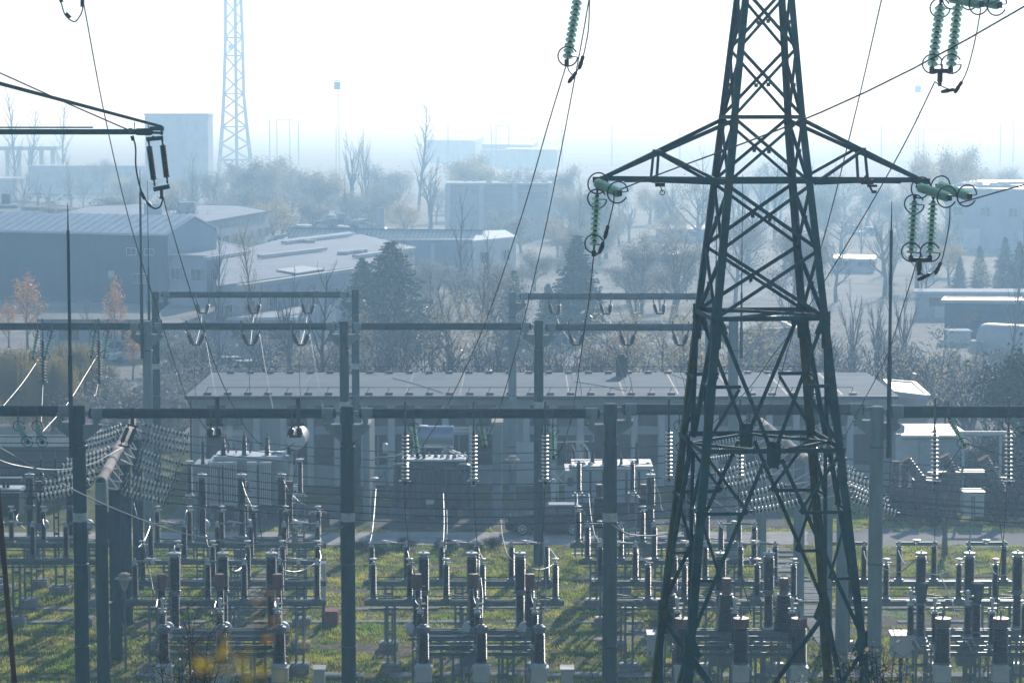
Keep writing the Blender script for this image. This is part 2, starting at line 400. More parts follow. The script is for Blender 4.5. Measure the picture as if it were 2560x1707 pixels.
for k in range(4):
    for y0, y1 in ((-420,-190),(-190,-20),(-20,126),(126,298),(298,460),(470,628),(634,800)):
        xpanel(k, y0, y1, .062 if y0 < 400 else .072)
    inn = -NRM[k]
    # belts
    for y, w_ in ((-190,.08),(298,.08),(460,.10),(803,.10),(1133,.10)):
        m = MB(); Lbar(m, fpt(k,y,0), fpt(k,y,1), Vector((0,0,1)), inn, w_); m.build('belt', M['steel'], pyl)
    # big K panel: waist corners down to a gusset at the middle of the lower belt
    m = MB()
    for s in (0, 1):
        Lbar(m, fpt(k,803,.03 if s == 0 else .97)+inn*.02, fpt(k,1112,.455 if s == 0 else .545)+inn*.02, Vector((0,0,1)), inn, .082)
        Lbar(m, fpt(k,1150,.455 if s == 0 else .545)+inn*.02, fpt(k,1596,.03 if s == 0 else .97)+inn*.02, Vector((0,0,1)), inn, .082)
        f1 = .03+(.455-.03)*(971-803)/(1112-803); f1 = f1 if s == 0 else 1-f1
        Lbar(m, fpt(k,971,s)+inn*.03, fpt(k,971,f1)+inn*.03, Vector((0,0,1)), inn, .07)
        Lbar(m, fpt(k,975,f1)+inn*.05, fpt(k,1128,.02 if s == 0 else .98)+inn*.05, Vector((0,0,1)), inn, .065)
        f2 = .455-(.425)*(1287-1150)/(1596-1150); f3 = .455-(.425)*(1453-1150)/(1596-1150)
        f2 = f2 if s == 0 else 1-f2; f3 = f3 if s == 0 else 1-f3
        Lbar(m, fpt(k,1287,s)+inn*.03, fpt(k,1287,f2)+inn*.03, Vector((0,0,1)), inn, .07)
        Lbar(m, fpt(k,1138,.02 if s == 0 else .98)+inn*.05, fpt(k,1284,f2)+inn*.05, Vector((0,0,1)), inn, .065)
        Lbar(m, fpt(k,1453,s)+inn*.03, fpt(k,1453,f3)+inn*.03, Vector((0,0,1)), inn, .06)
        Lbar(m, fpt(k,1292,.02 if s == 0 else .98)+inn*.05, fpt(k,1450,f3)+inn*.05, Vector((0,0,1)), inn, .06)
    m.build('main_brace', M['steel'], pyl)
    # gusset plate at the belt centre, with bolts
    g = fpt(k,1133,.5); m = MB(); u = FDIR[k]; z = Vector((0,0,1)); o = NRM[k]*.015
    m.prism([g+o+u*x+z*y for x, y in ((-.14,.22),(-.11,.25),(.11,.25),(.14,.22),(.14,-.2),(.09,-.30),(-.09,-.30),(-.14,-.2))], NRM[k]*.02)
    m.bar(g+o+NRM[k]*.04+z*.22, g+o+NRM[k]*.04-z*.28, .02, .09)
    for x in (-.09,.09):
        for y in (-.3,-.15,0,.15): m.lathe([(.022,0),(.022,.02)], g+o+u*x+z*y+NRM[k]*.02, NRM[k], 6)
    m.build('gusset_plate', M['steel'], pyl)
    # corner gussets at the waist and the foot joint
    for y in (803,1604):
        for s, sg in ((0,1),(1,-1)):
            m = MB(); c = fpt(k,y,s) + NRM[k]*.012
            m.prism([c+u*sg*x+z*yy for x, yy in ((0,.2),(.16,.12),(.30,-.25),(.22,-.33),(.16,-.25),(.15,-.55),(0,-.6))], NRM[k]*.016)
            for yy in (.05,-.08,-.22,-.36,-.5): m.lathe([(.024,0),(.024,.02)], c+u*sg*.08+z*yy+NRM[k]*.016, NRM[k], 6)
            m.build('corner_plate', M['steel'], pyl)
    m = MB()
    for s in (0,1):
        Lbar(m, fpt(k,1625,s), fpt(k,1960,.5), Vector((0,0,1)), inn, .09)
        Lbar(m, fpt(k,1960,.5), fpt(k,2290,s), Vector((0,0,1)), inn, .09)
    Lbar(m, fpt(k,1960,0), fpt(k,1960,1), Vector((0,0,1)), inn, .08)
    m.build('main_brace', M['steel'], pyl)
# horizontal diaphragms
for y in (803, 1133):
    m = MB(); c = [q + Vector((0,0,.03)) for q in C_[y]]; mid = [c[i].lerp(c[(i+1)%4], .5) for i in range(4)]
    if y == 803: m.bar(c[0], c[2], .06); m.bar(c[1]+Vector((0,0,.07)), c[3]+Vector((0,0,.07)), .06)
    else:
        for i in range(4): m.bar(mid[i], mid[(i+1)%4], .06)
    m.build('diaphragm', M['steel'], pyl)
# crossarms
def crossarm(tip, s, ytop, ybot, frac):
    m = MB(); cb = C_[ybot]; ct = C_[ytop]
    n0, f0 = (cb[0], cb[3]) if s < 0 else (cb[1], cb[2])
    n1, f1 = (ct[0], ct[3]) if s < 0 else (ct[1], ct[2])
    z = Vector((0,0,1)); sd_ = WV*s
    for a in (n0, f0): Lbar(m, a, tip, z, DV if a is n0 else -DV, .10)
    for a in (n1, f1): Lbar(m, a, tip + z*.08, -z, DV if a is n1 else -DV, .085)
    pb = {}
    for nm, a, b in (('nb',n0,tip),('fb',f0,tip),('nt',n1,tip+z*.08),('ft',f1,tip+z*.08)): pb[nm] = (a, b)
    g = lambda nm, f: pb[nm][0].lerp(pb[nm][1], f)
    for q in ('n','f'):
        m.bar(g(q+'b',frac), g(q+'t',frac), .055, .055)
        m.bar(g(q+'b',.02), g(q+'t',frac), .06, .06)
    m.bar(g('nb',frac), g('fb',frac), .05); m.bar(g('nt',frac), g('ft',frac), .05)
    m.bar(g('nb',0.05), g('fb',frac), .05); m.bar(g('fb',frac), g('nb',.8), .045)
    m.box(tip + z*.02, (.3,.16,.12))
    m.build('crossarm', M['steel'], pyl)
tipL = at(1500, 452, TD); tipR = at(2306, 456, TD+.2)
crossarm(tipL, -1, 298, 460, .55); crossarm(tipR, 1, 298, 460, .50)
utL = at(1447, -22, TD); utR = at(2366, -14, TD)
crossarm(utL, -1, -190, -20, .55); crossarm(utR, 1, -190, -20, .5)
m = MB(); p = at(2168, 455, TD-1.2)
m.box(p, (.25,.08,.1)); m.bar(p, p+Vector((.12,0,-.22)), .04); m.bar(p+Vector((-.12,0,.0)), p+Vector((0,0,.16)), .03); m.box(p+Vector((.10,0,-.08)), (.2,.05,.05)); m.box(p+Vector((.14,0,-.2)), (.1,.05,.06)); m.build('line_clamp', M['wire'], pyl)
m = MB(); p = at(1650, 462, TD-.8); m.box(p, (.2,.08,.08)); m.bar(p, p+Vector((.05,0,-.15)), .02); m.ring(p+Vector((.05,0,-.16)), (0,1,0), .05, .01, 10, 4)
m.build('line_clamp', M['wire'], pyl)
# ================================================================ insulator strings
def disc_mesh():
    m = MB(); m.cur = 0
    m.lathe([(.03,.045),(.075,.05),(.115,.075),(.127,.10),(.122,.112),(.105,.098),(.09,.118),(.075,.10),(.06,.122),(.045,.105),(.03,.11)], n=20)
    m.cur = 1; m.lathe([(.02,-.02),(.055,-.01),(.062,.05),(.03,.064)], n=10); m.lathe([(.012,.1),(.012,.146)], n=6)
    return m.mesh('insulator_disc', [M['glass'], M['galv_dark']], True)
DISC = disc_mesh()
def bus_disc_mesh():
    m = MB(); m.cur = 0
    m.lathe([(.035,.03),(.10,.035),(.145,.055),(.15,.07),(.12,.088),(.04,.094)], n=14)
    m.cur = 1; m.lathe([(.02,-.03),(.06,-.025),(.066,.03),(.04,.035)], n=8); m.lathe([(.025,.085),(.03,.13)], n=6)
    return m.mesh('insulator_disc', [M['glass_pale'], M['porc']], True)
M['glass_pale'] = mat_trans('pale_insulator_glass', (0.78,0.90,0.85), tr=.68, gloss=.42, col2=(0.92,0.97,0.95), scale=8, rough=.38)
BDISC = bus_disc_mesh()
def istring(p0, p1, n, label, group, sag=0.0, rings=(0,1), mesh=None, gap=.22, ringR=.2, ringtilt=None, cat='insulator'):
    p0 = Vector(p0); p1 = Vector(p1); t = thing('insulator_string', label, cat, p0, group)
    d = p1-p0; L = d.length; mesh = mesh or DISC
    def pt(f): return d*f + Vector((0,0,-sag*4*f*(1-f)))
    f0 = gap/L; f1 = 1-gap/L
    step = (f1-f0)/n
    for i in range(n):
        a = pt(f0+step*i); b = pt(f0+step*(i+1)); dd = (b-a)
        q = Vector((0,0,1)).rotation_difference(dd.normalized())
        s = dd.length/.146
        place('disc', mesh, t, a, q, (min(1.15, max(s,.8)),)*2 + (s,))
    m = MB(); m.tube([p0, p0+pt(f0)], .022, 6); m.box(p0+pt(f0*.3), (.07,.07,.07)); m.build('shackle', M['wire'], t)
    m = MB(); m.tube([p0+pt(f1), p1], .022, 6); m.box(p0+pt(1-(1-f1)*.25), (.09,.09,.12)); m.build('clamp', M['wire'], t)
    for r_, f in zip((0,1), (f0+step*.6, f1-step*.3)):
        if rings[r_]:
            dd = (pt(min(1,f+.05))-pt(f-.05)).normalized() if ringtilt is None else Vector(ringtilt)
            m = MB(); m.ring(p0+pt(f), dd, ringR, .016, 24, 5, arc=.92); m.tube([p0+pt(f)+Vector((ringR*.98,0,0)) - dd*dd.x*ringR, p0+pt(f)], .01, 4)
            m.build('grading_ring', M['wire'], t)
    return t
G1 = 'glass strings hanging from the big pylon'
istring(tipL+Vector((-.05,-.1,-.1)), at(1484,640,TD-.6), 10, 'single vertical glass string hanging from the left arm tip of the big pylon', G1, rings=(1,1), ringtilt=(.3,1,.25))
istring(at(2287,488,TD-.5), at(2277,650,TD-.8), 11, 'left vertical glass string of the pair below the right pylon arm tip', G1, rings=(1,1), ringtilt=(.3,1,.25), gap=.13)
istring(at(2334,488,TD-.5), at(2324,650,TD-.8), 11, 'right vertical glass string of the pair below the right pylon arm tip', G1, rings=(0,1), ringtilt=(.3,1,.25), gap=.13)
istring(at(1446,-15,TD-.3), at(1416,160,TD-1.0), 11, 'glass string cut by the upper edge at the top centre of the photo', G1, rings=(0,1), ringtilt=(.2,1,.25), gap=.13)
istring(at(2353,0,TD-.3), at(2329,178,TD-1.0), 11, 'left one of the pair of glass strings hanging in the top right corner', G1, rings=(1,1), ringtilt=(.2,1,.3), gap=.12)
istring(at(2396,0,TD-.3), at(2376,178,TD-1.0), 11, 'right one of the pair of glass strings hanging in the top right corner', G1, rings=(0,1), ringtilt=(.2,1,.3), gap=.12)
G2 = 'foreshortened glass strings pointing at the viewer'
LDIR = Vector((.34,-.94,.06)).normalized()
def fstring(a, L, n, label):
    return istring(a, a + LDIR*L + Vector((0,0,-.28)), n, label, G2, rings=(1,1), gap=.1, ringR=.22)
fstring(at(1487,455,TD-.15), 1.38, 10, 'foreshortened glass string at the left arm tip, pointing right towards the viewer')
fstring(at(2292,466,TD-.15), 1.38, 10, 'left one of the two foreshortened glass strings at the right arm tip')
fstring(at(2341,463,TD-.15), 1.38, 10, 'right one of the two foreshortened glass strings at the right arm tip')
fstring(at(2370,-6,TD-.15), 1.38, 10, 'left one of the two foreshortened glass strings along the top right edge')
fstring(at(2414,-4,TD-.15), 1.38, 10, 'right one of the two foreshortened glass strings along the top right edge')
# yokes
for (a, b, lab) in (((2277,650),(2324,650),'small dark yoke plate joining the two strings below the right arm'),((2329,178),(2376,178),'small dark yoke plate joining the two top right strings')):
    m = MB(); pa, pb = at(*a, TD-.9), at(*b, TD-.9); m.bar(pa, pb, .05, .09); mid = (pa+pb)/2+Vector((-.02,0,-.12)); m.box(mid, (.1,.06,.2)); m.box(mid+Vector((0,0,-.14)), (.07,.05,.1))
    tag(m.build('yoke_plate', M['wire']), lab, 'yoke', 'yoke plates')
# ================================================================ wires
def smooth(pts, k=8):
    P = [Vector(p) for p in pts]
    if len(P) < 3: return P
    P = [P[0]*2-P[1]] + P + [P[-1]*2-P[-2]]; out = []
    for i in range(1, len(P)-2):
        for j in range(k):
            t = j/k; a, b, c, d = P[i-1], P[i], P[i+1], P[i+2]
            out.append(.5*((2*b)+(c-a)*t+(2*a-5*b+4*c-d)*t*t+(3*b-a-3*c+d)*t**3))
    out.append(P[-2]); return out
def wire(pts, label, r=.014, mt=None, group='overhead wires', name='wire', dots=False):
    """pts: (px, py, Y) triples"""
    P = smooth([at(*p) if len(p) == 3 and not isinstance(p, Vector) else p for p in pts])
    m = MB(); m.tube(P, r, 6)
    o = m.build(name, mt or M['wire'], None, True); return tag(o, label, 'wire', group)
wire([(206,0,60),(213,30,60),(262,290,66),(323,550,72),(398,790,78),(465,990,83),(500,1050,84.3),(524,1084,84.6)], 'dark wire falling steeply from the top left edge to the left hanging bracket')
wire([(409,497,62),(423,550,64),(480,740,71),(547,936,78),(601,1047,82),(640,1100,84),(677,1124,84.5),(712,1122,84.7),(737,1107,84.7)], 'dark wire from the black insulator pair down to the second hanging bracket')
wire([(1415,165,52),(1368,320,57),(1301,550,64),(1210,814,73),(1120,1010,80),(1053,1120,84)], 'left one of the two long wires slanting down from the top centre string')
wire([(1476,-20,52),(1442,170,56),(1368,550,66),(1305,818,74),(1255,1000,80),(1219,1097,84)], 'right one of the two long wires slanting down past the top centre string')
wire([(1484,640,52.3),(1474,738,56),(1462,818,60),(1435,1009,72),(1417,1085,80),(1401,1124,83),(1390,1138,84)], 'wire dropping from the left arm string of the pylon to the nearest gantry')
wire([(2337,205,52),(2260,362,56),(2154,550,62),(2008,787,70),(1928,894,75),(1868,975,79),(1775,1065,84)], 'wire from the top right pair of strings slanting down behind the pylon')
wire([(2206,-10,50),(2142,268,57),(2058,600,66),(1981,837,74),(1939,978,79),(1897,1078,84)], 'thin wire entering at the top edge right of the pylon and slanting down behind it')
wire([(2293,655,52),(2289,665,52.2),(2258,765,58),(2215,894,67),(2155,1010,76),(2100,1112,84)], 'wire dropping from the right arm strings past the tall right column')
for (a, lab) in ((at(1551,474,51.2),'conductor leaving the left arm string and crossing before the pylon up to the right edge'),(at(2398,508,50.6),'conductor leaving the right arm strings for the right edge'),(at(2465,14,50.6),'conductor leaving the top right corner strings')):
    wire([a, a+LDIR*12+Vector((0,0,1.5)), a+LDIR*26+Vector((0,0,4.6))], lab, r=.015)
def jumper(pts, label):
    P = smooth([at(*p) for p in pts]); m = MB(); m.tube(P, .013, 6)
    o = m.build('jumper', M['wire'], None, True); tag(o, label, 'wire', 'jumper loops')
    m = MB(); n = len(P)
    for f in (.45,.62):
        i = int(n*f); m.lathe([(.02,0),(.04,.03),(.035,.12),(.045,.15),(.04,.26),(.02,.3)], P[i], P[min(n-1,i+2)]-P[i], 8)
    c = m.build('damper', M['wire'], o, world=False)
jumper([(1535,478,51.6),(1534,505,51.7),(1524,550,51.9),(1510,600,52),(1497,632,52.2),(1484,642,52.3)], 'jumper with dampers beside the vertical string of the left arm')
jumper([(2375,520,51),(2373,560,51.4),(2362,620,51.8),(2348,665,52),(2320,688,52.1),(2300,680,52.1),(2292,658,52.1)], 'looping jumper under the right arm strings')
jumper([(2452,22,51),(2440,90,51.3),(2420,170,51.6),(2400,212,51.8),(2382,225,51.9),(2352,215,52),(2338,205,52)], 'looping jumper beside the top right strings')
jumper([(1474,-15,51.5),(1472,60,51.6),(1466,105,51.7),(1455,150,51.8),(1437,186,51.9),(1424,180,52),(1418,165,52)], 'looping jumper beside the top centre string')
# ---------------------------------------------------------------- left foreground tower arm
lt = thing('transmission_tower', 'dark crossarm of another pylon reaching in from the left edge', 'pylon', tuple(at(-420,330,62)*1.0)[:2] + (5.0,))
YL = 62
m = MB()
a, b = at(-330,330,YL), at(348,330,YL); m.bar(a, b, .1, .13); m.bar(at(-330,319,YL-.05), at(232,319,YL-.05), .08, .035)
m.bar(at(330,330,YL), at(405,333,YL), .06,.06); m.build('crossarm_chord', M['steel'], lt)
m = MB(); m.bar(at(-330,125,YL+.4), at(405,318,YL), .06, .05); m.bar(at(-330,118,YL-.4), at(405,316,YL), .055, .045); m.build('tie_rod', M['steel'], lt)
m = MB(); p = at(392,322,YL); m.box((p.x,p.y,p.z), (.34,.14,.10)); m.box((p.x+.12,p.y,p.z-.05), (.04,.16,.22)); m.box((p.x+.02,p.y,p.z-.1),(.28,.03,.02)); m.build('end_fitting', M['steel'], lt)
m = MB(); m.lathe([(.05,0),(.085,.04),(.09,.36),(.06,.42)], at(338,330,YL-.1), (1,0,0), 14); m.build('barrel_insulator', M['comp'], lt, True)
m = MB(); m.box(at(326,327,YL-.12), (.08,.1,.12)); m.bar(at(336,328,YL-.12), at(336,305,YL-.12), .02); m.bar(at(371,330,YL-.12), at(371,308,YL-.12), .02); m.build('clamp', M['galv'], lt)
for x0, s in ((-430,1),(-330,1)):
    m = MB(); p = at(x0, 330, YL)
    for yy in (-.5,.5): Lbar(m, (p.x-.4, YL+yy*2.4, 5.2), (p.x, YL+yy, 26), (1,0,0), (0,1,0), .15)
    m.build('leg', M['steel'], lt)
m = MB()
for k in range(8):
    z0 = 6+k*2.4; pa, pb = at(-430,330,YL), at(-330,330,YL)
    m.bar((pa.x,YL-.8,z0),(pb.x,YL-.8,z0+2.3),.07); m.bar((pb.x,YL-.8,z0),(pa.x,YL-.8,z0+2.3),.07)
m.build('cross_brace', M['steel'], lt)
def comp_insulator(p0, p1, r, label, group, n=None, name='insulator_string', cat='insulator', hw=.12):
    p0, p1 = Vector(p0), Vector(p1); d = p1-p0; L = d.length; t = thing(name, label, cat, p0, group)
    n = n or max(6, int((L-2*hw)/.045)); pr = []
    for i in range(n):
        s = hw + (L-2*hw)*i/n; e = (L-2*hw)/n
        pr += [(r*.72, s), (r, s+e*.35), (r, s+e*.5), (r*.72, s+e*.95)]
    m = MB(); m.lathe([(r*.3, hw-.01)] + pr + [(r*.3, L-hw+.01)], p0, d, 12); m.build('shed_stack', M['comp'], t, True)
    m = MB(); m.lathe([(.018,0),(.03,hw*.4),(.018,hw*.6),(.03,hw)], p0, d, 8); m.lathe([(.03,0),(.018,hw*.4),(.03,hw*.6),(.018,hw)], p0+d.normalized()*(L-hw), d, 8); m.build('end_fitting', M['wire'], t)
    return t
comp_insulator(at(371,350,YL), at(387,466,YL), .085, 'left one of the two black ribbed insulators under the dark arm at upper left', 'black insulator pair', hw=.16)
comp_insulator(at(405,347,YL), at(419,460,YL), .085, 'right one of the two black ribbed insulators under the dark arm at upper left', 'black insulator pair', hw=.16)
m = MB(); m.bar(at(366,349,YL), at(408,345,YL), .08,.1); m.bar(at(383,340,YL), at(383,350,YL), .05); tag(m.build('yoke_plate', M['wire']), 'upper dark yoke bar above the black insulator pair', 'yoke', 'yoke plates')
m = MB(); m.bar(at(384,474,YL), at(424,466,YL), .08,.11); q = at(404,485,YL); m.box(q, (.07,.07,.2)); m.box(q+Vector((0,0,-.1)), (.12,.05,.04)); tag(m.build('yoke_plate', M['wire']), 'lower dark yoke bar below the black insulator pair', 'yoke', 'yoke plates')
wire([(333,345,YL-.2),(339,370,YL-.2),(340,420,YL-.2),(352,474,YL-.2),(368,506,YL-.2),(385,521,YL-.2),(400,517,YL-.1),(407,498,YL)], 'jumper loop hanging left of the black insulator pair', r=.02, group='jumper loops', name='jumper')
m = MB()
for (x, y, x2, y2) in ((354,482,362,498),(368,506,378,516),(330,340,333,352)): m.bar(at(x,y,YL-.2), at(x2,y2,YL-.2), .075, .075)
tag(m.build('wire_clamp', M['wire']), 'dark clamps on the jumper loop left of the black insulator pair', 'clamp')
wire([(-200,95,YL-1),(0,183,YL-.6),(160,255,YL-.3),(325,327,YL-.1)], 'thin wire sloping down from the left edge onto the dark crossarm', r=.016)
wire([(148,-10,60),(153,8,60),(163,38,60),(184,55,60),(197,45,60),(206,25,60),(208,-5,60)], 'wire loop dipping below the top edge at upper left', r=.015, group='jumper loops', name='jumper')
m = MB(); m.bar(at(165,34,60), at(175,45,60), .1); m.bar(at(206,-5,60), at(206,18,60), .08); m.bar(at(150,-4,60), at(155,6,60), .08); tag(m.build('wire_clamp', M['wire']), 'small dark clamps on the wire loop at the top edge', 'clamp')
# ================================================================ ground
def hill_z(x, y):
    y0 = 84.0
    if y >= y0: return 0.0
    t = (y0-y)/y0
    return 19.0*(t**1.15)
M['grass_ground'] = mat('grassy_soil', (0.03,0.075,0.012), .95, 0, col2=(0.20,0.20,0.05), scale=.45, bump=.8, bscale=14)
M['field'] = mat('haze_pale_field', (0.20,0.20,0.17), .95, 0, col2=(0.36,0.35,0.31), scale=.02, stretch=(.5,2,1))  # paleness painted in for the haze-whitened distance
M['dirt'] = mat('bare_yard_soil', (0.20,0.20,0.19), .95, 0, col2=(0.38,0.38,0.36), scale=.12, bump=.4)
M['road'] = mat('worn_concrete_road', (0.36,0.34,0.32), .9, 0, col2=(0.58,0.56,0.53), scale=.8, bump=.5, bscale=18)
M['gravel'] = mat('gravel', (0.06,0.065,0.065), .95, 0, col2=(0.26,0.26,0.25), scale=9, bump=1.0, bscale=30)
m = MB()
ysv = [-30,-10,0,4,8,16,24,32,40,48,56,64,72,78,84,90,100,110,120,124,130,145,170,200,260,340,450,700,1100,1700,2600,4000]
xsv = [-2080,-1100,-600,-300,-150,-80,-50,-35,-25,-15,-8,0,8,15,25,35,50,80,150,300,600,1100,2080]
for y in ysv:
    for x in xsv: m.v.append((x, y, hill_z(x, y)))
nx = len(xsv)
for j in range(len(ysv)-1):
    for i in range(nx-1):
        a = j*nx+i; m.f.append((a, a+1, a+1+nx, a+nx)); m.m.append(0)
tag(m.build('ground', M['grass_ground'], smooth=True), kind='structure')
def sheet(name, pts, z, mt, kind='structure', wob=0.0):
    m = MB(); n = len(pts); P = []
    for i in range(n):
        a = Vector((*pts[i],0)); b = Vector((*pts[(i+1)%n],0)); k = max(1, int((b-a).length/1.2)) if wob else 1
        for j in range(min(k,80)):
            q = a.lerp(b, j/min(k,80)); P.append((q.x+rnd.uniform(-wob,wob), q.y+rnd.uniform(-wob,wob), z))
    m.face(P); o = m.build(name, mt); o['kind'] = kind; return o
sheet('yard_ground', [(-900,158),(900,158),(1200,330),(-1200,330)], .010, M['dirt'], wob=0)
sheet('field', [(-1200,330),(1200,330),(2070,1400),(2070,3990),(-2070,3990),(-2070,1400)], .014, M['field'])
sheet('road', [(-60,123.2),(14.5,123.4),(14.8,127.3),(-60,127.0)], .012, M['road'], wob=.12)
sheet('track', [(14.2,122.9),(42,122.4),(60,128.0),(20,128.6),(14.4,128.2)], .008, M['dirt'], wob=.5)
sheet('gravel_bed', [(-17.8,128.2),(-9.0,128.2),(-8.6,136),(-17.8,136)], .016, M['gravel'], wob=.15)
sheet('gravel_bed', [(-7.2,128.4),(1.0,128.4),(1.0,136),(-7.2,136)], .016, M['gravel'], wob=.15)
sheet('gravel_bed', [(4.2,128.6),(14,128.6),(14,136),(4.2,136)], .016, M['gravel'], wob=.15)
# cable trench covers
def trench(label, x0, x1, y, w_=.7, dirx=True, ln=.95):
    k = x0; r2 = random.Random(int(y*10)); t = thing('cable_trench', label, 'cable trench', ((x0+x1)/2, y, 0) if dirx else (y, (x0+x1)/2, 0), 'rows of trench slabs')
    while k < x1:
        if r2.random() > .22:
            c = (k+ln/2, y+r2.uniform(-.03,.03), .015+r2.uniform(-.01,.02)) if dirx else (y+r2.uniform(-.03,.03), k+ln/2, .015+r2.uniform(-.01,.02))
            m = MB(); m.box(c, (ln-.04, w_, .1) if dirx else (w_, ln-.04, .1), r2.uniform(-.02,.02)); m.build('slab', M['conc_block'], t)
        k += ln
trench('row of trench slabs crossing the grass behind the front disconnectors', -24, 26, 107.1, .5)
trench('second row of trench slabs crossing the grass', -24, 26, 104.3, .45)
trench('nearest row of trench slabs at the bottom of the photo', -16, 26, 94.3, .8)
trench('plank like slab path leading away beside the tall pale column', 96.5, 122.0, 12.75, 1.3, False, .45)
trench('short slab path crossing left of the middle bay', 108, 122.5, -11.2, .8, False, .6)
sheet('worn_patch', [(14.0,105.4),(17.3,105.2),(18.0,109.8),(13.6,110)], .012, M['dirt'], wob=.3)
sheet('worn_patch', [(4.0,99.5),(6.3,99.2),(6.8,103.5),(4.4,103.9)], .009, M['dirt'], wob=.3)
PATCH = []
rp = random.Random(12)
for bx_ in (-10.6,-2.4,6.5,15.4):
    for yy in (87.2,91.0,95.2,99.1):
        for k in range(2): PATCH.append((bx_+rp.uniform(-3.4,3.4), yy+rp.uniform(-.5,.6), rp.uniform(.7,1.9), rp.uniform(.35,.8)))
for k in range(26): PATCH.append((rp.uniform(-22,26), rp.uniform(89,121), rp.uniform(.5,2.4), rp.uniform(.3,.9)))
for k in range(10): PATCH.append((rp.uniform(15,27), rp.uniform(101,121), rp.uniform(1.2,3.4), rp.uniform(.5,1.4)))
M['bare_soil'] = mat('bare_brown_soil', (0.10,0.085,0.06), .95, 0, col2=(0.22,0.19,0.15), scale=1.6, bump=.6, bscale=20)
for k, (x_, y_, a_, b_) in enumerate(PATCH):
    sheet('worn_patch', [(x_+a_*math.cos(t_)*rp.uniform(.75,1.2), y_+b_*math.sin(t_)*rp.uniform(.75,1.2)) for t_ in [6.2832*i/14 for i in range(14)]], .003+.0003*k, M['bare_soil'])
# grass blades (one mass)
def grass(name, n, x0, x1, y0, y1, mt, hmin, hmax, seed, clump=.5, w_=.03):
    g = np.random.default_rng(seed)
    nc = n//22
    cx = g.uniform(x0, x1, nc); cy = y0 + (y1-y0)*g.random(nc)**1.15
    val = np.sin(cx*.9+1.3*np.sin(cy*.7))*np.cos(cy*.8+np.sin(cx*.5)) + g.normal(0,.5,nc)
    keep = val > -.75; cx, cy, val = cx[keep], cy[keep], val[keep]
    idx = g.integers(0, len(cx), n)
    bx = cx[idx] + g.normal(0,.17,n); by = cy[idx] + g.normal(0,.17,n)
    ok = ~((by > 123.2) & (by < 127.2)) & ~((by > 106.7)&(by < 107.5)) & ~((by>103.9)&(by<104.7)) & ~((by>93.9)&(by<94.7)) & ~((abs(bx-12.75)<.7)&(by>96.5)&(by<122)) & ~((by>128.2)&(bx<14))
    for x_, y_, a_, b_ in PATCH: ok &= ~((((bx-x_)/a_)**2 + ((by-y_)/b_)**2 < g.uniform(.35,1.1,n)) & (g.random(n) < .93))
    bx, by, hv = bx[ok], by[ok], val[idx][ok]; n = len(bx)
    h = g.uniform(hmin, hmax, n)*(1+.35*np.clip(hv,-.6,1.2)); a = g.uniform(0, 6.28, n); lean = g.uniform(0,.6,n)*h
    la = g.uniform(0,6.28,n)
    z0 = np.where(by<84, 19.0*np.clip((84-by)/84,0,1)**1.15, 0)
    v = np.zeros((n,3,3)); ww = w_*g.uniform(.6,1.3,n)
    v[:,0] = np.stack([bx-np.cos(a)*ww, by-np.sin(a)*ww, z0],1); v[:,1] = np.stack([bx+np.cos(a)*ww, by+np.sin(a)*ww, z0],1)
    v[:,2] = np.stack([bx+np.cos(la)*lean, by+np.sin(la)*lean, z0+h],1)
    me = bpy.data.meshes.new(name); me.vertices.add(n*3); me.vertices.foreach_set('co', v.reshape(-1))
    me.loops.add(n*3); me.loops.foreach_set('vertex_index', np.arange(n*3, dtype=np.int32))
    me.polygons.add(n); me.polygons.foreach_set('loop_start', np.arange(0, n*3, 3, dtype=np.int32)); me.polygons.foreach_set('loop_total', np.full(n,3,dtype=np.int32))
    me.materials.append(mt); me.update(); me.validate()
    o = bpy.data.objects.new(name, me); COL.objects.link(o); o['kind'] = 'stuff'; return o
M['grass'] = mat_trans('grass_blades', (0.26,0.42,0.04), tr=.55, gloss=.04, col2=(0.70,0.66,0.14), scale=.45, rough=.5)
M['grass_dry'] = mat_trans('dry_grass_blades', (0.44,0.38,0.16), tr=.5, gloss=.04, col2=(0.13,0.14,0.05), scale=.6, rough=.5)
grass('grass', 210000, -26, 30, 84, 123.3, M['grass'], .05, .13, 1)
grass('dry_grass', 60000, -26, 34, 84, 123.3, M['grass_dry'], .06, .17, 2)
grass('far_grass', 30000, -20, 36, 127, 140, M['grass'], .06, .14, 3, w_=.04)
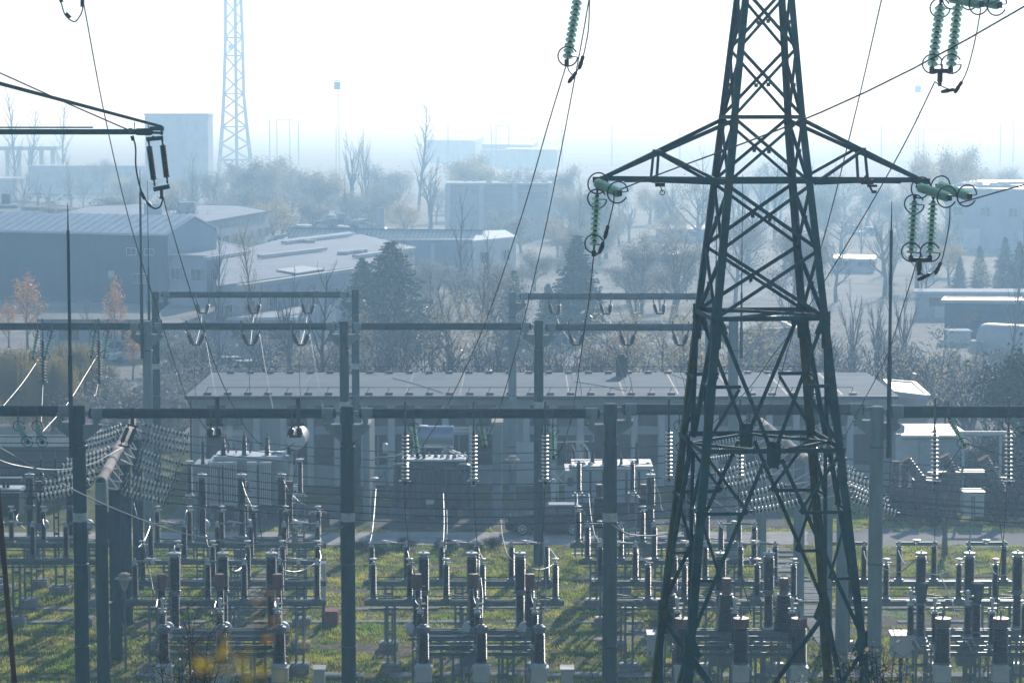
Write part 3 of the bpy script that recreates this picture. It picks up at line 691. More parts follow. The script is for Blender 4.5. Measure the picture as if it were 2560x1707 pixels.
# ================================================================ yard equipment
def post_mesh(name, h, rc0, rs0, rc1, rs1, n, flange=True, pm='porc', seg=12):
    m = MB(); m.cur = 0; pr = []
    f = .06 if flange else .01
    for i in range(n):
        s = f + (h-2*f)*i/n; e = (h-2*f)/n; t = i/n; rc = rc0+(rc1-rc0)*t; rs = rs0+(rs1-rs0)*t
        pr += [(rc, s), (rs, s+e*.35), (rs*.985, s+e*.5), (rc, s+e*.8)]
    m.lathe(pr, n=seg)
    m.cur = 1
    if flange:
        m.lathe([(rs0*1.02,0),(rs0*1.02,.03),(rc0*1.05,.06),(rc0*.9,.075)], n=seg); m.lathe([(rc1*.9,h-.075),(rc1*1.05,h-.06),(rs1*.95,h-.03),(rs1*.95,h)], n=seg)
    return m.mesh(name, [M[pm], M['grey_paint']], True)
PM = {
 'disc': post_mesh('post_insulator', 1.24, .085, .135, .08, .13, 20),
 'brk_lo': post_mesh('lower_porcelain', 1.22, .12, .17, .12, .17, 22),
 'brk_up': post_mesh('upper_porcelain', 1.26, .155, .205, .155, .205, 22),
 'ct': post_mesh('porcelain_column', 1.40, .12, .17, .12, .17, 24),
 'slim': post_mesh('porcelain_column', 1.08, .09, .135, .085, .13, 18),
 'front': post_mesh('porcelain_column', 1.12, .15, .205, .14, .195, 18),
 'fat': post_mesh('tapered_porcelain', 1.42, .30, .38, .20, .27, 17, seg=16),
 'arr': post_mesh('porcelain_column', 1.30, .21, .285, .20, .27, 17, seg=16),
 'mid': post_mesh('porcelain_column', 1.25, .13, .18, .12, .17, 20),
}
def part_at(name, me, root, loc): return place(name, me, root, loc)
def legs_mb(x, y, ztop, gap=.28, w=.08, foot=True):
    m = MB()
    for s in (-1, 1): m.box((x+s*gap/2, y, ztop/2+.1), (w, w*1.6, ztop-.2))
    k = .7
    while k < ztop-.3: m.box((x, y, k), (gap-w+.02, .03, .12)); k += .75
    m.box((x, y, ztop-.12), (gap+.3, .2, .05)); m.box((x, y, .33), (gap+.34,.34,.04))
    return m
def disconnector_proto(blade_row, style=0):
    t = thing('disconnector_switch', 'x', 'disconnector', (0,0,0), 'three phase disconnector frames')
    rows = ((0, 0.0), (4.0, -.28))
    for j, (yy, dx) in enumerate(rows):
        for s in (-1, 1):
            m = MB(); m.bar((dx-3.75, yy+s*.13, 2.64), (dx+3.75, yy+s*.13, 2.64), .055, .2, up=(0,0,1)); m.build('base_beam', M['galv'], t, world=False)
        for x in (-2.75, 0, 2.75):
            g = legs_mb(dx+x, yy, 2.55).build('leg', M['grey_paint'], t, world=False)
            m = MB(); m.box((dx+x, yy, .12), (.75,.7,.42)); m.build('footing', M['conc_block'], g, world=False)
        for i in range(6):
            x = dx - 3.42 + 1.368*i
            m = MB(); m.box((x, yy, 2.78), (.34,.34,.05)); m.box((x, yy, 2.82), (.2,.2,.06)); m.build('mounting_plate', M['grey_paint'], t, world=False)
            part_at('post_insulator', PM['disc'], t, (x, yy, 2.85))
            m = MB()
            if j == blade_row:
                m.box((x, yy, 4.14), (.16,.16,.1)); m.lathe([(.05,0),(.05,.12),(.03,.14)], (x, yy, 4.18), n=8)
            else:
                m.lathe([(.06,0),(.06,.08),(.03,.1),(.03,.18)], (x, yy, 4.09), n=8); m.lathe([(.11,0),(.14,.02),(.14,.06),(.05,.08)], (x, yy, 4.26), n=12); m.box((x+.09, yy, 4.16), (.22,.06,.04))
            m.build('terminal', M['white_metal'], t, world=False)
        m = MB(); m.tube([(dx-3.5,yy-.22,2.92),(dx+3.5,yy-.22,2.92)], .02, 5); m.build('linkage_rod', M['galv'], t, world=False)
        m = MB(); m.tube([(dx-3.6,yy-.3,2.45),(dx+3.6,yy-.3,2.50)], .022, 5); m.build('linkage_rod', M['galv'], t, world=False)
        if j == blade_row:
            for i in range(3):
                x0 = dx - 3.42 + 1.368*2*i; m = MB(); w_ = .05 if style == 0 else .12
                m.bar((x0-.12, yy, 4.20), (x0+.62, yy, 4.20), .06, w_+.02); m.bar((x0+.72, yy, 4.20), (x0+1.49, yy, 4.20), .06, w_+.02)
                m.build('blade', M['grey_paint'], t, world=False)
                m = MB()
                if style == 0:
                    m.lathe([(.09,0),(.1,.02),(.1,.06),(.05,.07)], (x0+.50, yy, 4.27), n=10); m.box((x0+.60, yy, 4.30), (.42,.1,.03)); m.box((x0+.82, yy, 4.25), (.34,.12,.03)); m.box((x0+.68, yy, 4.17), (.14,.16,.12))
                else:
                    m.lathe([(.04,0),(.05,.05),(.16,.08),(.17,.12),(.05,.14)], (x0+.68, yy, 4.24), n=12); m.box((x0+.68, yy, 4.18), (.1,.14,.1))
                m.build('contact_head', M['white_metal'], t, world=False)
        else:
            for i in range(3):
                x0 = dx - 3.42 + 1.368*2*i; m = MB()
                m.bar((x0+.1, yy-.1, 2.98), (x0+1.3, yy+.12, 2.78), .035); m.lathe([(.03,0),(.03,.9)], (x0+.2, yy+.1, 2.78), (1,.06,.02), 6)
                m.build('drive_crank', M['galv'], t, world=False)
    return t
def breaker_proto():
    t = thing('circuit_breaker', 'x', 'circuit breaker', (0,0,0), 'three pole circuit breakers')
    for s in (-1, 1):
        m = MB(); m.bar((-2.05, s*.16, 2.33), (2.05, s*.16, 2.33), .06, .24); m.build('base_beam', M['grey_paint'], t, world=False)
    for x in (-1.3, 1.3):
        g = legs_mb(x, 0, 2.22, .4, .1).build('leg', M['grey_paint'], t, world=False); m = MB(); m.box((x,0,.1), (.9,.8,.4)); m.build('footing', M['conc_block'], g, world=False)
    for i in (-1, 0, 1):
        x = i*1.735
        m = MB(); m.lathe([(.2,0),(.22,.03),(.2,.06),(.13,.1)], (x,0,2.45), n=14); p = m.build('pole_base', M['white_metal'], t, world=False)
        part_at('lower_porcelain', PM['brk_lo'], t, (x,0,2.52)); 
        m = MB(); m.lathe([(.15,0),(.17,.03),(.17,.09),(.15,.12)], (x,0,3.73), n=14); m.box((x-.2,0,3.79), (.24,.1,.05)); m.build('joint_flange', M['grey_paint'], t, world=False)
        part_at('upper_porcelain', PM['brk_up'], t, (x,0,3.83))
        m = MB(); m.lathe([(.13,0),(.17,.08),(.22,.11),(.225,.15),(.2,.17),(.04,.18),(.03,.25)], (x,0,5.07), n=16); m.build('cap', M['white_metal'], t, world=False)
    m = MB(); m.box((.0,.45,1.5), (.7,.5,.9)); m.build('drive_cabinet', M['grey_paint'], t, world=False)
    return t
def ct_proto(kind):
    t = thing('current_transformer', 'x', 'current transformer', (0,0,0), 'current transformers')
    if kind in ('ball_left', 'ball_right'):
        z0 = 2.62; s = -1 if kind == 'ball_left' else 1
        part_at('porcelain_column', PM['ct'], t, (0,0,z0+.18))
        m = MB(); m.lathe([(.13,0),(.16,.03),(.175,.06),(.175,.50),(.165,.53),(.02,.54)], (0,0,z0+1.58), n=18); m.lathe([(.03,0),(.03,.16)], (.15,0,z0+1.66), (1,0,0), 6); m.build('head', M['cap_red'], t, True, world=False)
        m = MB(); m.ball((s*.16,.12,z0+.12), .27, 18, 12); m.build('oil_tank', M['white_metal'], t, True, world=False)
        m = MB(); m.lathe([(.2,0),(.2,.18)], (0,0,z0), n=14); m.box((0,0,z0-.05), (.5,.5,.08)); m.build('base', M['grey_paint'], t, world=False)
    elif kind == 'fat':
        z0 = 2.60
        part_at('tapered_porcelain', PM['fat'], t, (0,0,z0))
        m = MB(); m.lathe([(.2,0),(.14,.08),(.13,.22),(.16,.26),(.165,.56),(.15,.585),(.02,.59)], (0,0,z0+1.4), n=18); m.build('head', M['cap_red'], t, True, world=False)
        m = MB(); m.lathe([(.04,0),(.05,.2)], (.16,-.1,z0+1.5), n=6); m.ball((.2,-.1,z0+1.72), .06, 8, 6); m.box((0,0,z0-.05), (.6,.6,.08)); m.box((.1,0,z0-.25),(.3,.3,.3)); m.build('base', M['grey_paint'], t, world=False)
    else:
        z0 = 2.35
        part_at('porcelain_column', PM['mid'], t, (0,0,z0+.1))
        m = MB(); m.lathe([(.15,0),(.17,.1),(.2,.2),(.21,.45),(.24,.60),(.26,.66),(.26,.70),(.22,.73),(.02,.74)], (0,0,z0+1.33), n=18); m.build('head', M['conc_dark'], t, True, world=False)
        m = MB(); m.lathe([(.09,0),(.10,.04)], (.03,-.21,z0+1.7), (0,-1,0), 12); m.build('nameplate_boss', M['comp'], t, world=False)
        m = MB(); m.lathe([(.22,0),(.22,.1)], (0,0,z0), n=14); m.box((0,0,z0-.06), (.55,.5,.1)); m.build('base', M['grey_paint'], t, world=False)
    g = legs_mb(0, 0, z0-.1, .3, .07).build('leg', M['grey_paint'], t, world=False); m = MB(); m.box((0,0,.1), (.7,.7,.4)); m.build('footing', M['conc_block'], g, world=False)
    return t
def slim_proto():
    t = thing('voltage_transformer', 'x', 'voltage transformer', (0,0,0), 'slim porcelain posts with clustered terminals')
    part_at('porcelain_column', PM['slim'], t, (0,0,2.55))
    m = MB(); m.lathe([(.1,0),(.12,.05),(.08,.08)], (0,0,3.63), n=10); m.box((.0,0,3.78), (.3,.12,.05)); m.lathe([(.05,0),(.05,.3),(.08,.33),(.08,.42),(.03,.45)], (0,0,3.72), n=8); m.box((.1,0,3.95), (.2,.06,.06)); m.build('terminal', M['white_metal'], t, world=False)
    m = MB(); m.box((0,0,2.48), (.34,.34,.1)); m.bar((.1,-.1,2.5), (.3,-.2,2.15), .05); m.bar((-.1,-.1,2.5), (.1,-.25,2.1), .04); m.build('base', M['white_metal'], t, world=False)
    g = legs_mb(0,0,2.42,.22,.06).build('leg', M['grey_paint'], t, world=False)
    return t
def front_proto(kind):
    if kind == 'mushroom':
        t = thing('surge_arrester', 'x', 'surge arrester', (0,0,0), 'front row arresters with grey mushroom caps')
        part_at('porcelain_column', PM['front'], t, (0,0,2.06))
        m = MB(); m.lathe([(.15,0),(.17,.03),(.23,.06),(.235,.16),(.2,.2),(.13,.22),(.12,.26),(.05,.28)], (0,0,3.16), n=18); m.build('cap', M['grey_paint'], t, True, world=False)
        m = MB(); m.lathe([(.03,0),(.03,.22)], (0,0,3.42), n=8); m.box((0,0,3.56), (.08,.05,.22)); m.lathe([(.02,0),(.02,.12)], (.0,0,3.66), n=6); m.build('terminal', M['galv'], t, world=False)
        zb = 2.06
    else:
        t = thing('surge_arrester', 'x', 'surge arrester', (0,0,0), 'front row arresters with maroon caps')
        part_at('porcelain_column', PM['arr'], t, (0,0,2.06))
        m = MB(); m.lathe([(.25,0),(.27,.02),(.27,.26),(.28,.28),(.28,.31),(.03,.32)], (0,0,3.34), n=20); m.build('cap', M['cap_red'], t, True, world=False)
        m = MB(); m.lathe([(.035,0),(.035,.24),(.015,.26),(.015,.32)], (0,0,3.65), n=8); m.build('terminal', M['galv'], t, world=False)
        zb = 2.06
    m = MB(); m.lathe([(.25,-.1),(.26,-.05),(.24,0),(.2,.03)], (0,0,zb), n=16); m.build('flange', M['white_metal'], t, True, world=False)
    m = MB(); m.box((0,0,zb-.36), (.56,.5,.5)); m.box((0,0,zb-.115), (.64,.58,.03)); m.build('terminal_box', M['white_metal'], t, world=False)
    g = legs_mb(0,0,zb-.6,.34,.07).build('leg', M['grey_paint'], t, world=False); m = MB(); m.box((0,0,.1), (.7,.7,.4)); m.build('footing', M['conc_block'], g, world=False)
    return t
def frame_proto():
    t = thing('support_frame', 'x', 'steel frame', (0,0,0), 'horizontal steel frames')
    for y, z, h in ((0,2.28,.14),(.9,2.32,.16),(2.0,2.42,.18)):
        m = MB(); m.bar((-2.1,y,z), (2.1,y,z), .06, h); m.build('beam', M['galv'], t, world=False)
    for y, z in ((.3,2.6),(.6,2.66),(1.4,2.75)):
        m = MB(); m.tube([(-2.3,y,z),(2.2,y,z)], .025, 6); m.build('linkage_rod', M['galv'], t, world=False)
    for x in (-1.95,-.85,.75,1.9):
        legs_mb(x,.45,2.2,.3,.08).build('leg', M['grey_paint'], t, world=False)
    for x in (-2.0,-.1,1.85):
        m = MB(); m.bar((x,.9,2.4),(x+.18,.2,2.85),.04); m.bar((x+.1,.9,2.75),(x-.1,.2,2.5),.03); m.box((x,.5,2.55),(.12,.16,.1)); m.build('crank', M['white_metal'], t, world=False)
    return t
P_disc = {(0,0): disconnector_proto(0), (1,0): disconnector_proto(1), (1,1): disconnector_proto(1,1)}
used = {}
def use(key, proto, loc, label, **kw):
    if key not in used:
        used[key] = 1; proto.location = loc; proto['label'] = label; 
        if 'scale' in kw: proto.scale = (kw['scale'],)*3
        return proto
    return dup(proto, loc, label=label, **kw)
P_brk = breaker_proto(); P_ct = {k: ct_proto(k) for k in ('ball_left','ball_right','fat','bell')}
P_slim = slim_proto(); P_front = {k: front_proto(k) for k in ('mushroom','maroon')}; P_frame = frame_proto()
BAYN = {-2:'in the far left bay', -1:'in the left bay', 0:'in the middle grass bay', 1:'behind the pylon', 2:'in the right edge bay'}
SH = 8.95
x_disc = X(1160,95); x_brk = X(1179,91); x_ct = X(1183,89.5); x_slim = X(1193,88); x_front = X(1203,87)
POSN = ('left','middle','right')
for b in (-1,0,1,2):
    dx = SH*b; nm = BAYN[b]
    key = {-1:(0,0), 0:(1,0), 1:(1,0), 2:(1,1)}[b]
    use(('d',key), P_disc[key], (x_disc+dx, 95, 0), 'front disconnector with twelve dark posts on long beams ' + nm)
    use('b', P_brk, (x_brk+dx*1.0, 91, 0), 'front three pole circuit breaker with flat white caps ' + nm)
    for i in (-1,0,1):
        k = {-1:'ball_right',0:'ball_left',1:'fat',2:'bell'}[b]
        desc = {-1:'maroon topped current transformer with pale ball, ',0:'maroon topped current transformer with pale ball, ',1:'bulging current transformer with small maroon head, ',2:'current transformer with dark bell head, '}[b]
        xx = x_ct+dx+i*2.0
        if b == 1: xx = X(1819,89.5)+i*2.03
        if b == 2: xx = X(2448,89.5)+i*1.97
        if b == -1: xx = X(545,89.5)+i*2.05
        use(('c',k), P_ct[k], (xx, 89.5, 0), desc + POSN[i+1] + ' of three ' + nm)
        xs = x_slim+dx+i*2.0 + (.02*b)
        use('s', P_slim, (xs, 88, 0), 'slim dark post with cluttered white terminal, ' + POSN[i+1] + ' of three ' + nm)
        k = 'mushroom' if b < 1 else 'maroon'
        xf = x_front+dx+i*2.0
        use(('f',k), P_front[k], (xf, 87, 0), ('grey mushroom capped' if b < 1 else 'maroon capped') + ' arrester, ' + POSN[i+1] + ' of the front three ' + nm)
        if b == 2:
            use('s', P_slim, (xs-.75, 88.6, .15), 'second slim dark post beside the bell head, ' + POSN[i+1] + ' of three in the right edge bay')
    use('fr', P_frame, (x_front+dx, 87.5, 0), 'low galvanised frame with rods between the front arresters ' + nm)
for b in (-2,-1,1):
    nm = BAYN[b]
    use(('d',(0,0)), P_disc[(0,0)], (X(583,103.8)+SH*(b+1)*1.0, 103.8, 0), 'rear disconnector with twelve dark posts ' + nm)
    xb = {-2:X(72,111), -1:X(603,111), 1:X(1627,111)}[b]; xc = {-2:X(95,112.4), -1:X(610,112.4), 1:X(1610,112.4)}[b]
    use('b', P_brk, (xb, 111, 0), 'rear three pole circuit breaker with flat white caps ' + nm)
    for i in (-1,0,1):
        k = 'fat' if b == 1 else 'ball_right'
        use(('c',k), P_ct[k], (xc+i*1.98, 112.4, 0), ('bulging' if b == 1 else 'ball tank') + ' current transformer, ' + POSN[i+1] + ' of the rear three ' + nm)
# tall single posts on lattice pedestals close to the transformers
def tall_post(px, ptop, pbot, Y, label):
    a = at(px, ptop, Y); b_ = at(px, pbot, Y); t = thing('post_insulator', label, 'insulator', (a.x, Y, 0), 'single posts on pedestals')
    h = a.z-b_.z; me = PM['disc']; s = h/1.24
    place('porcelain_column', me, t, (0,0,b_.z), scale=(1,1,s))
    m = MB(); m.lathe([(.06,0),(.05,.06),(.2,.08),(.2,.12),(.03,.13)], (0,0,a.z), n=10); m.build('terminal', M['white_metal'], t, world=False)
    m = MB(); m.box((0,0,b_.z-.04), (.4,.3,.06)); m.ball((.0,-.1,b_.z-.01), .07, 8, 5); m.build('base', M['white_metal'], t, world=False)
    legs_mb(0,0,b_.z-.05,.32,.07).build('leg', M['grey_paint'], t, world=False)
tall_post(750, 1153, 1231, 117, 'tall thin post standing right of the finned transformer')
tall_post(474, 1158, 1236, 117, 'tall thin post standing left of the finned transformer')
tall_post(1447, 1155, 1230, 119, 'left one of two dark posts in front of the pale blue transformer')
tall_post(1581, 1155, 1230, 119, 'right one of two dark posts in front of the pale blue transformer')
# ---------------------------------------------------------------- hanging strings on the gantries
Y1 = 84.6
def strap(x, ztop, zbot, Y, par):
    m = MB(); m.box((x, Y-.2, (ztop+zbot)/2), (.07,.02,ztop-zbot)); m.build('strap', M['galv_dark'], par)
def edge_string(px, py0, py1, Y, label, n=12):
    a = at(px, py0, Y); b_ = at(px, py1, Y)
    t = istring(a, b_, n, label, 'upright glass strings with edge on discs', rings=(0,0), mesh=BDISC, gap=.1, ringR=.2)
    m = MB(); m.ring(b_+Vector((0,0,.08)), (0,.1,1), .22, .014, 20, 5, arc=.9); m.bar(b_+Vector((-.2,0,.08)), b_+Vector((.2,0,.08)), .02); m.build('grading_ring', M['galv'], t)
    m = MB(); m.box((a.x, a.y, a.z+.5), (.06,.04,1.0)); m.build('hanger', M['galv_dark'], t)
    return t
for px, w_ in ((1013,'left'),(1184,'middle'),(1363,'right')): edge_string(px, 1078, 1208, Y1, w_ + ' upright string of edge on discs under the middle gantry bay')
for px, w_ in ((1672,'left'),(1850,'middle'),(2036,'right')): edge_string(px, 1070, 1200, Y1, w_ + ' upright string of edge on discs behind the pylon')
for px, w_ in ((2337,'left'),(2522,'right')): edge_string(px, 1068, 1208, Y1, w_ + ' upright string of edge on discs near the right edge')
def gl(p0, p1, Y, label, n=10, g='leaning glass strings on the gantries', sag=.0, dY=-.6):
    a = at(*p0, Y); b_ = at(*p1, Y+dY)
    t = istring(a, b_, n, label, g, rings=(1,1), gap=.08, ringR=.19, sag=sag, ringtilt=(.1,1,.3))
    m = MB(); m.bar(a, a+Vector((0,.1,.55)), .035, .05); m.build('hanger', M['galv_dark'], t)
gl((1034,1060),(1043,1138), Y1, 'leaning glass string beside the shiny oil cylinder')
gl((1203,1062),(1213,1118), Y1, 'leaning glass string above the right part of the middle gantry bay', n=9)
gl((1382,1064),(1384,1144), Y1, 'leaning glass string just left of the third column')
gl((1698,1055),(1706,1124), Y1, 'leaning glass string behind the left pylon legs')
gl((1873,1052),(1876,1108), Y1, 'leaning glass string behind the pylon centre', n=9)
gl((2042,1056),(2054,1120), Y1, 'leaning glass string behind the right pylon leg', n=9)
gl((2372,1044),(2412,1114), Y1, 'upper left glass string sloping right beside the right column', n=11, dY=-.8)
gl((2524,1046),(2556,1084), Y1, 'glass string sloping out of the right edge', n=9, dY=-1)
gl((45,1060),(70,1106), Y1, 'left curved glass string under the gantry beam at the left edge', n=12, dY=-1.3, sag=.04)
gl((92,1060),(106,1106), Y1, 'right curved glass string under the gantry beam at the left edge', n=12, dY=-1.3, sag=.04)
for (a, b_, w_) in (((94,828),(82,895),'first'),((130,828),(112,895),'second'),((238,828),(228,892),'third'),((270,828),(260,892),'fourth')):
    gl(a, b_, 117.4, w_ + ' glass string from the left under the middle gantry', n=9, dY=-.5)
def pin_string(px, y0, y1, Y, label):
    a = at(px, y0, Y); b_ = at(px, y1, Y); t = thing('insulator_string', label, 'insulator', a, 'upright pin strings under the middle gantry')
    m = MB(); n = 14; L = a.z-b_.z; pr = []
    for i in range(n): s = L*i/n; e = L/n; pr += [(.05,s),(.17,s+e*.3),(.17,s+e*.4),(.05,s+e*.55)]
    m.lathe(pr, a, (0,0,-1), 10); m.build('shed_stack', M['comp'], t, True)
    m = MB(); m.box((a.x, Y, a.z+.5), (.06,.05,1.0)); m.build('hanger', M['galv_dark'], t)
    m = MB(); m.ring(b_, (0,.1,1), .22, .015, 16, 4); m.box(b_-Vector((0,0,.15)), (.1,.1,.3)); m.build('clamp', M['wire'], t)
pin_string(107, 850, 955, 117.3, 'left upright dark pin string under the middle gantry'); pin_string(247, 850, 945, 117.3, 'right upright dark pin string under the middle gantry')
def vstring(px, py, hw, hb, top, Y, label, leanx=0):
    """two short black insulators in a V under a beam: px,py centre of the lower yoke"""
    t = thing('v_insulator', label, 'insulator', at(px, top, Y), 'black v shaped insulator pairs')
    for s in (-1, 1):
        a = at(px+s*hw+leanx, top, Y); b_ = at(px+s*hb, py, Y); d = (b_-a); L = d.length; q = a + d*.3
        m = MB(); m.tube([a, q], .035, 5); m.build('link', M['galv_dark'], t)
        pr = []; n = 9; L2 = L*.6
        for i in range(n): e = L2/n; pr += [(.08,e*i),(.125,e*i+e*.4),(.08,e*i+e*.9)]
        m = MB(); m.lathe([(.03,-.03)]+pr+[(.03,L2+.03)], q, d, 10); m.build('black_insulator', M['comp'], t, True)
        m = MB(); m.box((a.x, Y-.19, a.z+.22), (.06,.02,.5)); m.build('strap', M['galv_dark'], t)
    m = MB(); m.bar(at(px-hb-2,py,Y), at(px+hb+2,py,Y), .07, .09); m.build('yoke', M['comp'], t)
for px, w_ in ((507,'left'),(635,'middle'),(770,'right')): vstring(px, 783, 16, 8, 752, 137.7, w_ + ' v pair under the short back gantry at left')
for px, w_ in ((490,'left'),(627,'middle'),(752,'right')): vstring(px, 862, 23, 8, 826, 117.7, w_ + ' v pair under the left part of the middle gantry')
for px, w_ in ((1388,'left'),(1516,'middle'),(1650,'right')): vstring(px, 784, 14, 8, 752, 137.7, w_ + ' v pair under the pale back gantry', leanx=-3)
for px, w_ in ((1441,'left'),(1569,'middle'),(1701,'right')): vstring(px, 862, 20, 8, 828, 117.7, w_ + ' v pair under the right part of the middle gantry')
for px, w_ in ((536,'left'),(738,'right')):
    t = vstring(px, 1090, 6 if px < 600 else 7, 13, 1062, 84.6, w_ + ' v pair hung on a rod under the nearest gantry')
    m = MB(); p = at(px+8, 1060, 84.6); m.box((p.x, p.y, p.z+.45), (.14,.05,.95)); m.box((p.x-.05,p.y,p.z-.02), (.5,.1,.08)); tag(m.build('rod_hanger', M['galv_dark']), 'steel hanger rod above the ' + w_ + ' v pair of the nearest gantry', 'hanger', 'steel hanger rods')
comp_insulator(at(322,1062,84.4), at(302,1112,84), .075, 'left black insulator beside the weathered pink beam', 'black pair beside the pink beam')
comp_insulator(at(340,1066,84.4), at(320,1116,84), .075, 'right black insulator beside the weathered pink beam', 'black pair beside the pink beam')
m = MB(); m.bar(at(296,1112,84), at(326,1118,84), .05,.06); m.bar(at(318,1060,84.4), at(344,1067,84.4), .06,.06); m.bar(at(331,1020,84.5), at(331,1062,84.5), .12,.05); tag(m.build('yoke_plate', M['wire']), 'hanger and yokes of the black pair beside the pink beam', 'yoke')
# ---------------------------------------------------------------- bus strings
BG = 'rows of pale glass strings on the low bus gantries'
def zs(x, y, o=(0,980), k=4.704): return (o[0]+x/k, o[1]+y/k)
SL = Vector((LD.y, -LD.x, 0)); ordn = ('first','second','third','fourth','fifth','sixth','seventh','eighth','ninth')
Rr = [((1700,385),(2250,520)),((1680,475),(2195,610)),((1670,555),(2205,700)),((1610,680),(2145,850)),((1590,780),(2105,950)),((1565,860),(2090,1040)),((1450,975),(2055,1140)),((1440,1060),(2025,1210)),((1390,1145),(1985,1300))]
Ll = [((1470,385),(1000,525)),((1440,460),(960,600)),((1410,540),(820,690)),((1340,665),(750,825)),((1300,745),(700,890)),((1260,815),(640,975)),((1165,950),(490,1090)),((1100,1045),(480,1165)),((1060,1110),(395,1240))]
Dl = [113,111,109,105,103,101,97,95.2,93.4]
rends = []; lends = []
for i in range(9):
    Yd = Dl[i]; (a, b_), (c, d) = Rr[i], Ll[i]
    f = (Yd-92)/22; P = LA + LD*(LL*f)
    pa, pb = at(*zs(*a), Yd), at(*zs(*b_), Yd); pc, pd = at(*zs(*c), Yd), at(*zs(*d), Yd)
    istring(pa, pb, 12 if i > 2 else 11, ordn[i] + ' pale string from the back on the right side of the left bus gantry', BG, sag=.05, rings=(1,1), mesh=BDISC, gap=.1, ringR=.17)
    istring(pc, pd, 12, ordn[i] + ' pale string from the back on the left side of the left bus gantry', BG, sag=.05, rings=(1,1), mesh=BDISC, gap=.1, ringR=.17)
    m = MB(); m.bar(P+Vector((.1,0,.1)), pa, .035); m.bar(P+Vector((.1,0,-.4)), pa, .035); m.build('outrigger', M['white_metal'], tl)
    m = MB(); m.bar(P-Vector((.1,0,0)), pc, .03); m.build('outrigger', M['galv'], tl)
    rends.append(pb); lends.append(pd)
zt = lambda x, y: zs(x, y, (1700,1000))
Rl = [((840,400),(350,500)),((700,540),(320,620)),((760,620),(320,700)),((960,740),(370,870)),((1030,820),(450,970)),((1090,880),(530,1030)),((1260,1000),(640,1140)),((1330,1100),(700,1240)),((1430,1190),(830,1310))]
Rr2 = [((1500,600),(1960,690)),((1510,640),(2060,830)),((1520,700),(2190,920)),((1660,820),(2260,1000)),((1760,900),(2340,1110)),((1820,950),(2400,1170)),((1980,1010),(2450,1190)),((2000,1080),(2460,1250)),((2010,1150),(2580,1340))]
Dr = [112,110,108,105,103,101,97.5,95.5,93.6]
for i in range(9):
    Yd = Dr[i]; f = (Yd-92.5)/20.5; P = RA + RD*(RL*f)
    (a, b_), (c, d) = Rl[i], Rr2[i]
    pa, pb, pc, pd = at(*zt(*a), Yd), at(*zt(*b_), Yd), at(*zt(*c), Yd), at(*zt(*d), Yd)
    istring(pa, pb, 12, ordn[i] + ' pale string from the back on the left side of the right bus gantry', BG, sag=.05, rings=(1,1), mesh=BDISC, gap=.1, ringR=.17)
    istring(pc, pd, 12, ordn[i] + ' pale string from the back on the right side of the right bus gantry', BG, sag=.05, rings=(1,1), mesh=BDISC, gap=.1, ringR=.17)
    m = MB(); m.bar(P-Vector((.1,0,-.1)), pa, .035); m.bar(P-Vector((.1,0,.4)), pa, .035); m.build('outrigger', M['white_metal'], tr)
    m = MB(); m.bar(P, pc, .03); m.build('outrigger', M['galv'], tr)
    A_ = rends[i]; P_ = [A_, A_.lerp(pb,.25)+Vector((0,0,-.45)), A_.lerp(pb,.5)+Vector((0,0,-.62)), A_.lerp(pb,.75)+Vector((0,0,-.45)), pb]
    wire(P_, ordn[i] + ' busbar wire from the back spanning between the two bus gantries', r=.019, group='bus wires')
    wire([lends[i], lends[i]+Vector((-7,0,.1)), lends[i]+Vector((-16,0,.9))], ordn[i] + ' busbar wire from the back running out of the left edge', r=.019, group='bus wires')
    wire([pd, pd+Vector((6,0,-.35)), pd+Vector((14,0,.1))], ordn[i] + ' busbar wire from the back running out of the right edge', r=.019, group='bus wires')
# ---------------------------------------------------------------- drop wires and cables
AL = M['wire_al']
def z3(x, y): return (x/2.613, 1107+y/2.613)
def z4(x, y): return (850+x/2.613, 1107+y/2.613)
def z5(x, y): return (1660+x/2.613, 1107+y/2.613)
def z0(x, y): return (x/2.613, 550+y/2.613)
def z1(x, y): return (850+x/2.613, 550+y/2.613)
def dw(fn, pts, Y0, Y1_, label, r=.016, mt=None):
    n = len(pts)-1
    wire([(*fn(*p), Y0+(Y1_-Y0)*i/max(1,n)) for i, p in enumerate(pts)], label, r=r, mt=mt or AL, group='yard jumper cables', name='cable')
dw(z3, [(0,30),(240,170),(470,300),(800,450),(1200,590),(1650,660),(1980,640),(2240,545)], 82, 84.4, 'long pale cable sagging from the left edge to the white band of the second column', r=.02)
dw(z3, [(-60,90),(100,145),(340,175),(560,150),(700,85),(800,30)], 90, 97, 'pale cable sagging at left to the near end of the pink beam', r=.02)
dw(z4, [(1775,530),(1870,590),(2000,605),(2120,595),(2260,555)], 84.4, 86, 'pale cable sagging right from the white band of the third column', r=.02)
dw(z3, [(1300,220),(1290,310),(1240,420),(1215,450),(1190,550)], 111, 107.5, 'pale cable from the left rear breaker pole in the left bay')
dw(z3, [(1575,220),(1600,320),(1650,440),(1635,550)], 111, 107.5, 'pale cable from the middle rear breaker pole in the left bay')
dw(z3, [(1840,215),(1880,300),(1960,385),(2090,445),(2090,550)], 111, 107.5, 'pale cable from the right rear breaker pole in the left bay')
dw(z3, [(190,220),(180,330),(120,460),(110,500),(160,560)], 111, 107.5, 'pale cable from the rear breaker in the far left bay')
dw(z3, [(280,470),(290,540),(340,575),(405,530)], 108, 104, 'short looping cable between posts in the far left bay')
dw(z3, [(980,490),(975,560),(940,640),(905,680)], 104, 99, 'pale cable linking the two left posts of the left bay')
dw(z3, [(1140,670),(1135,720),(1115,760)], 104, 99, 'short pale cable below a flat cap in the left bay')
dw(z3, [(1350,630),(1360,670),(1380,690)], 104, 99, 'short pale cable at the second front post of the left bay')
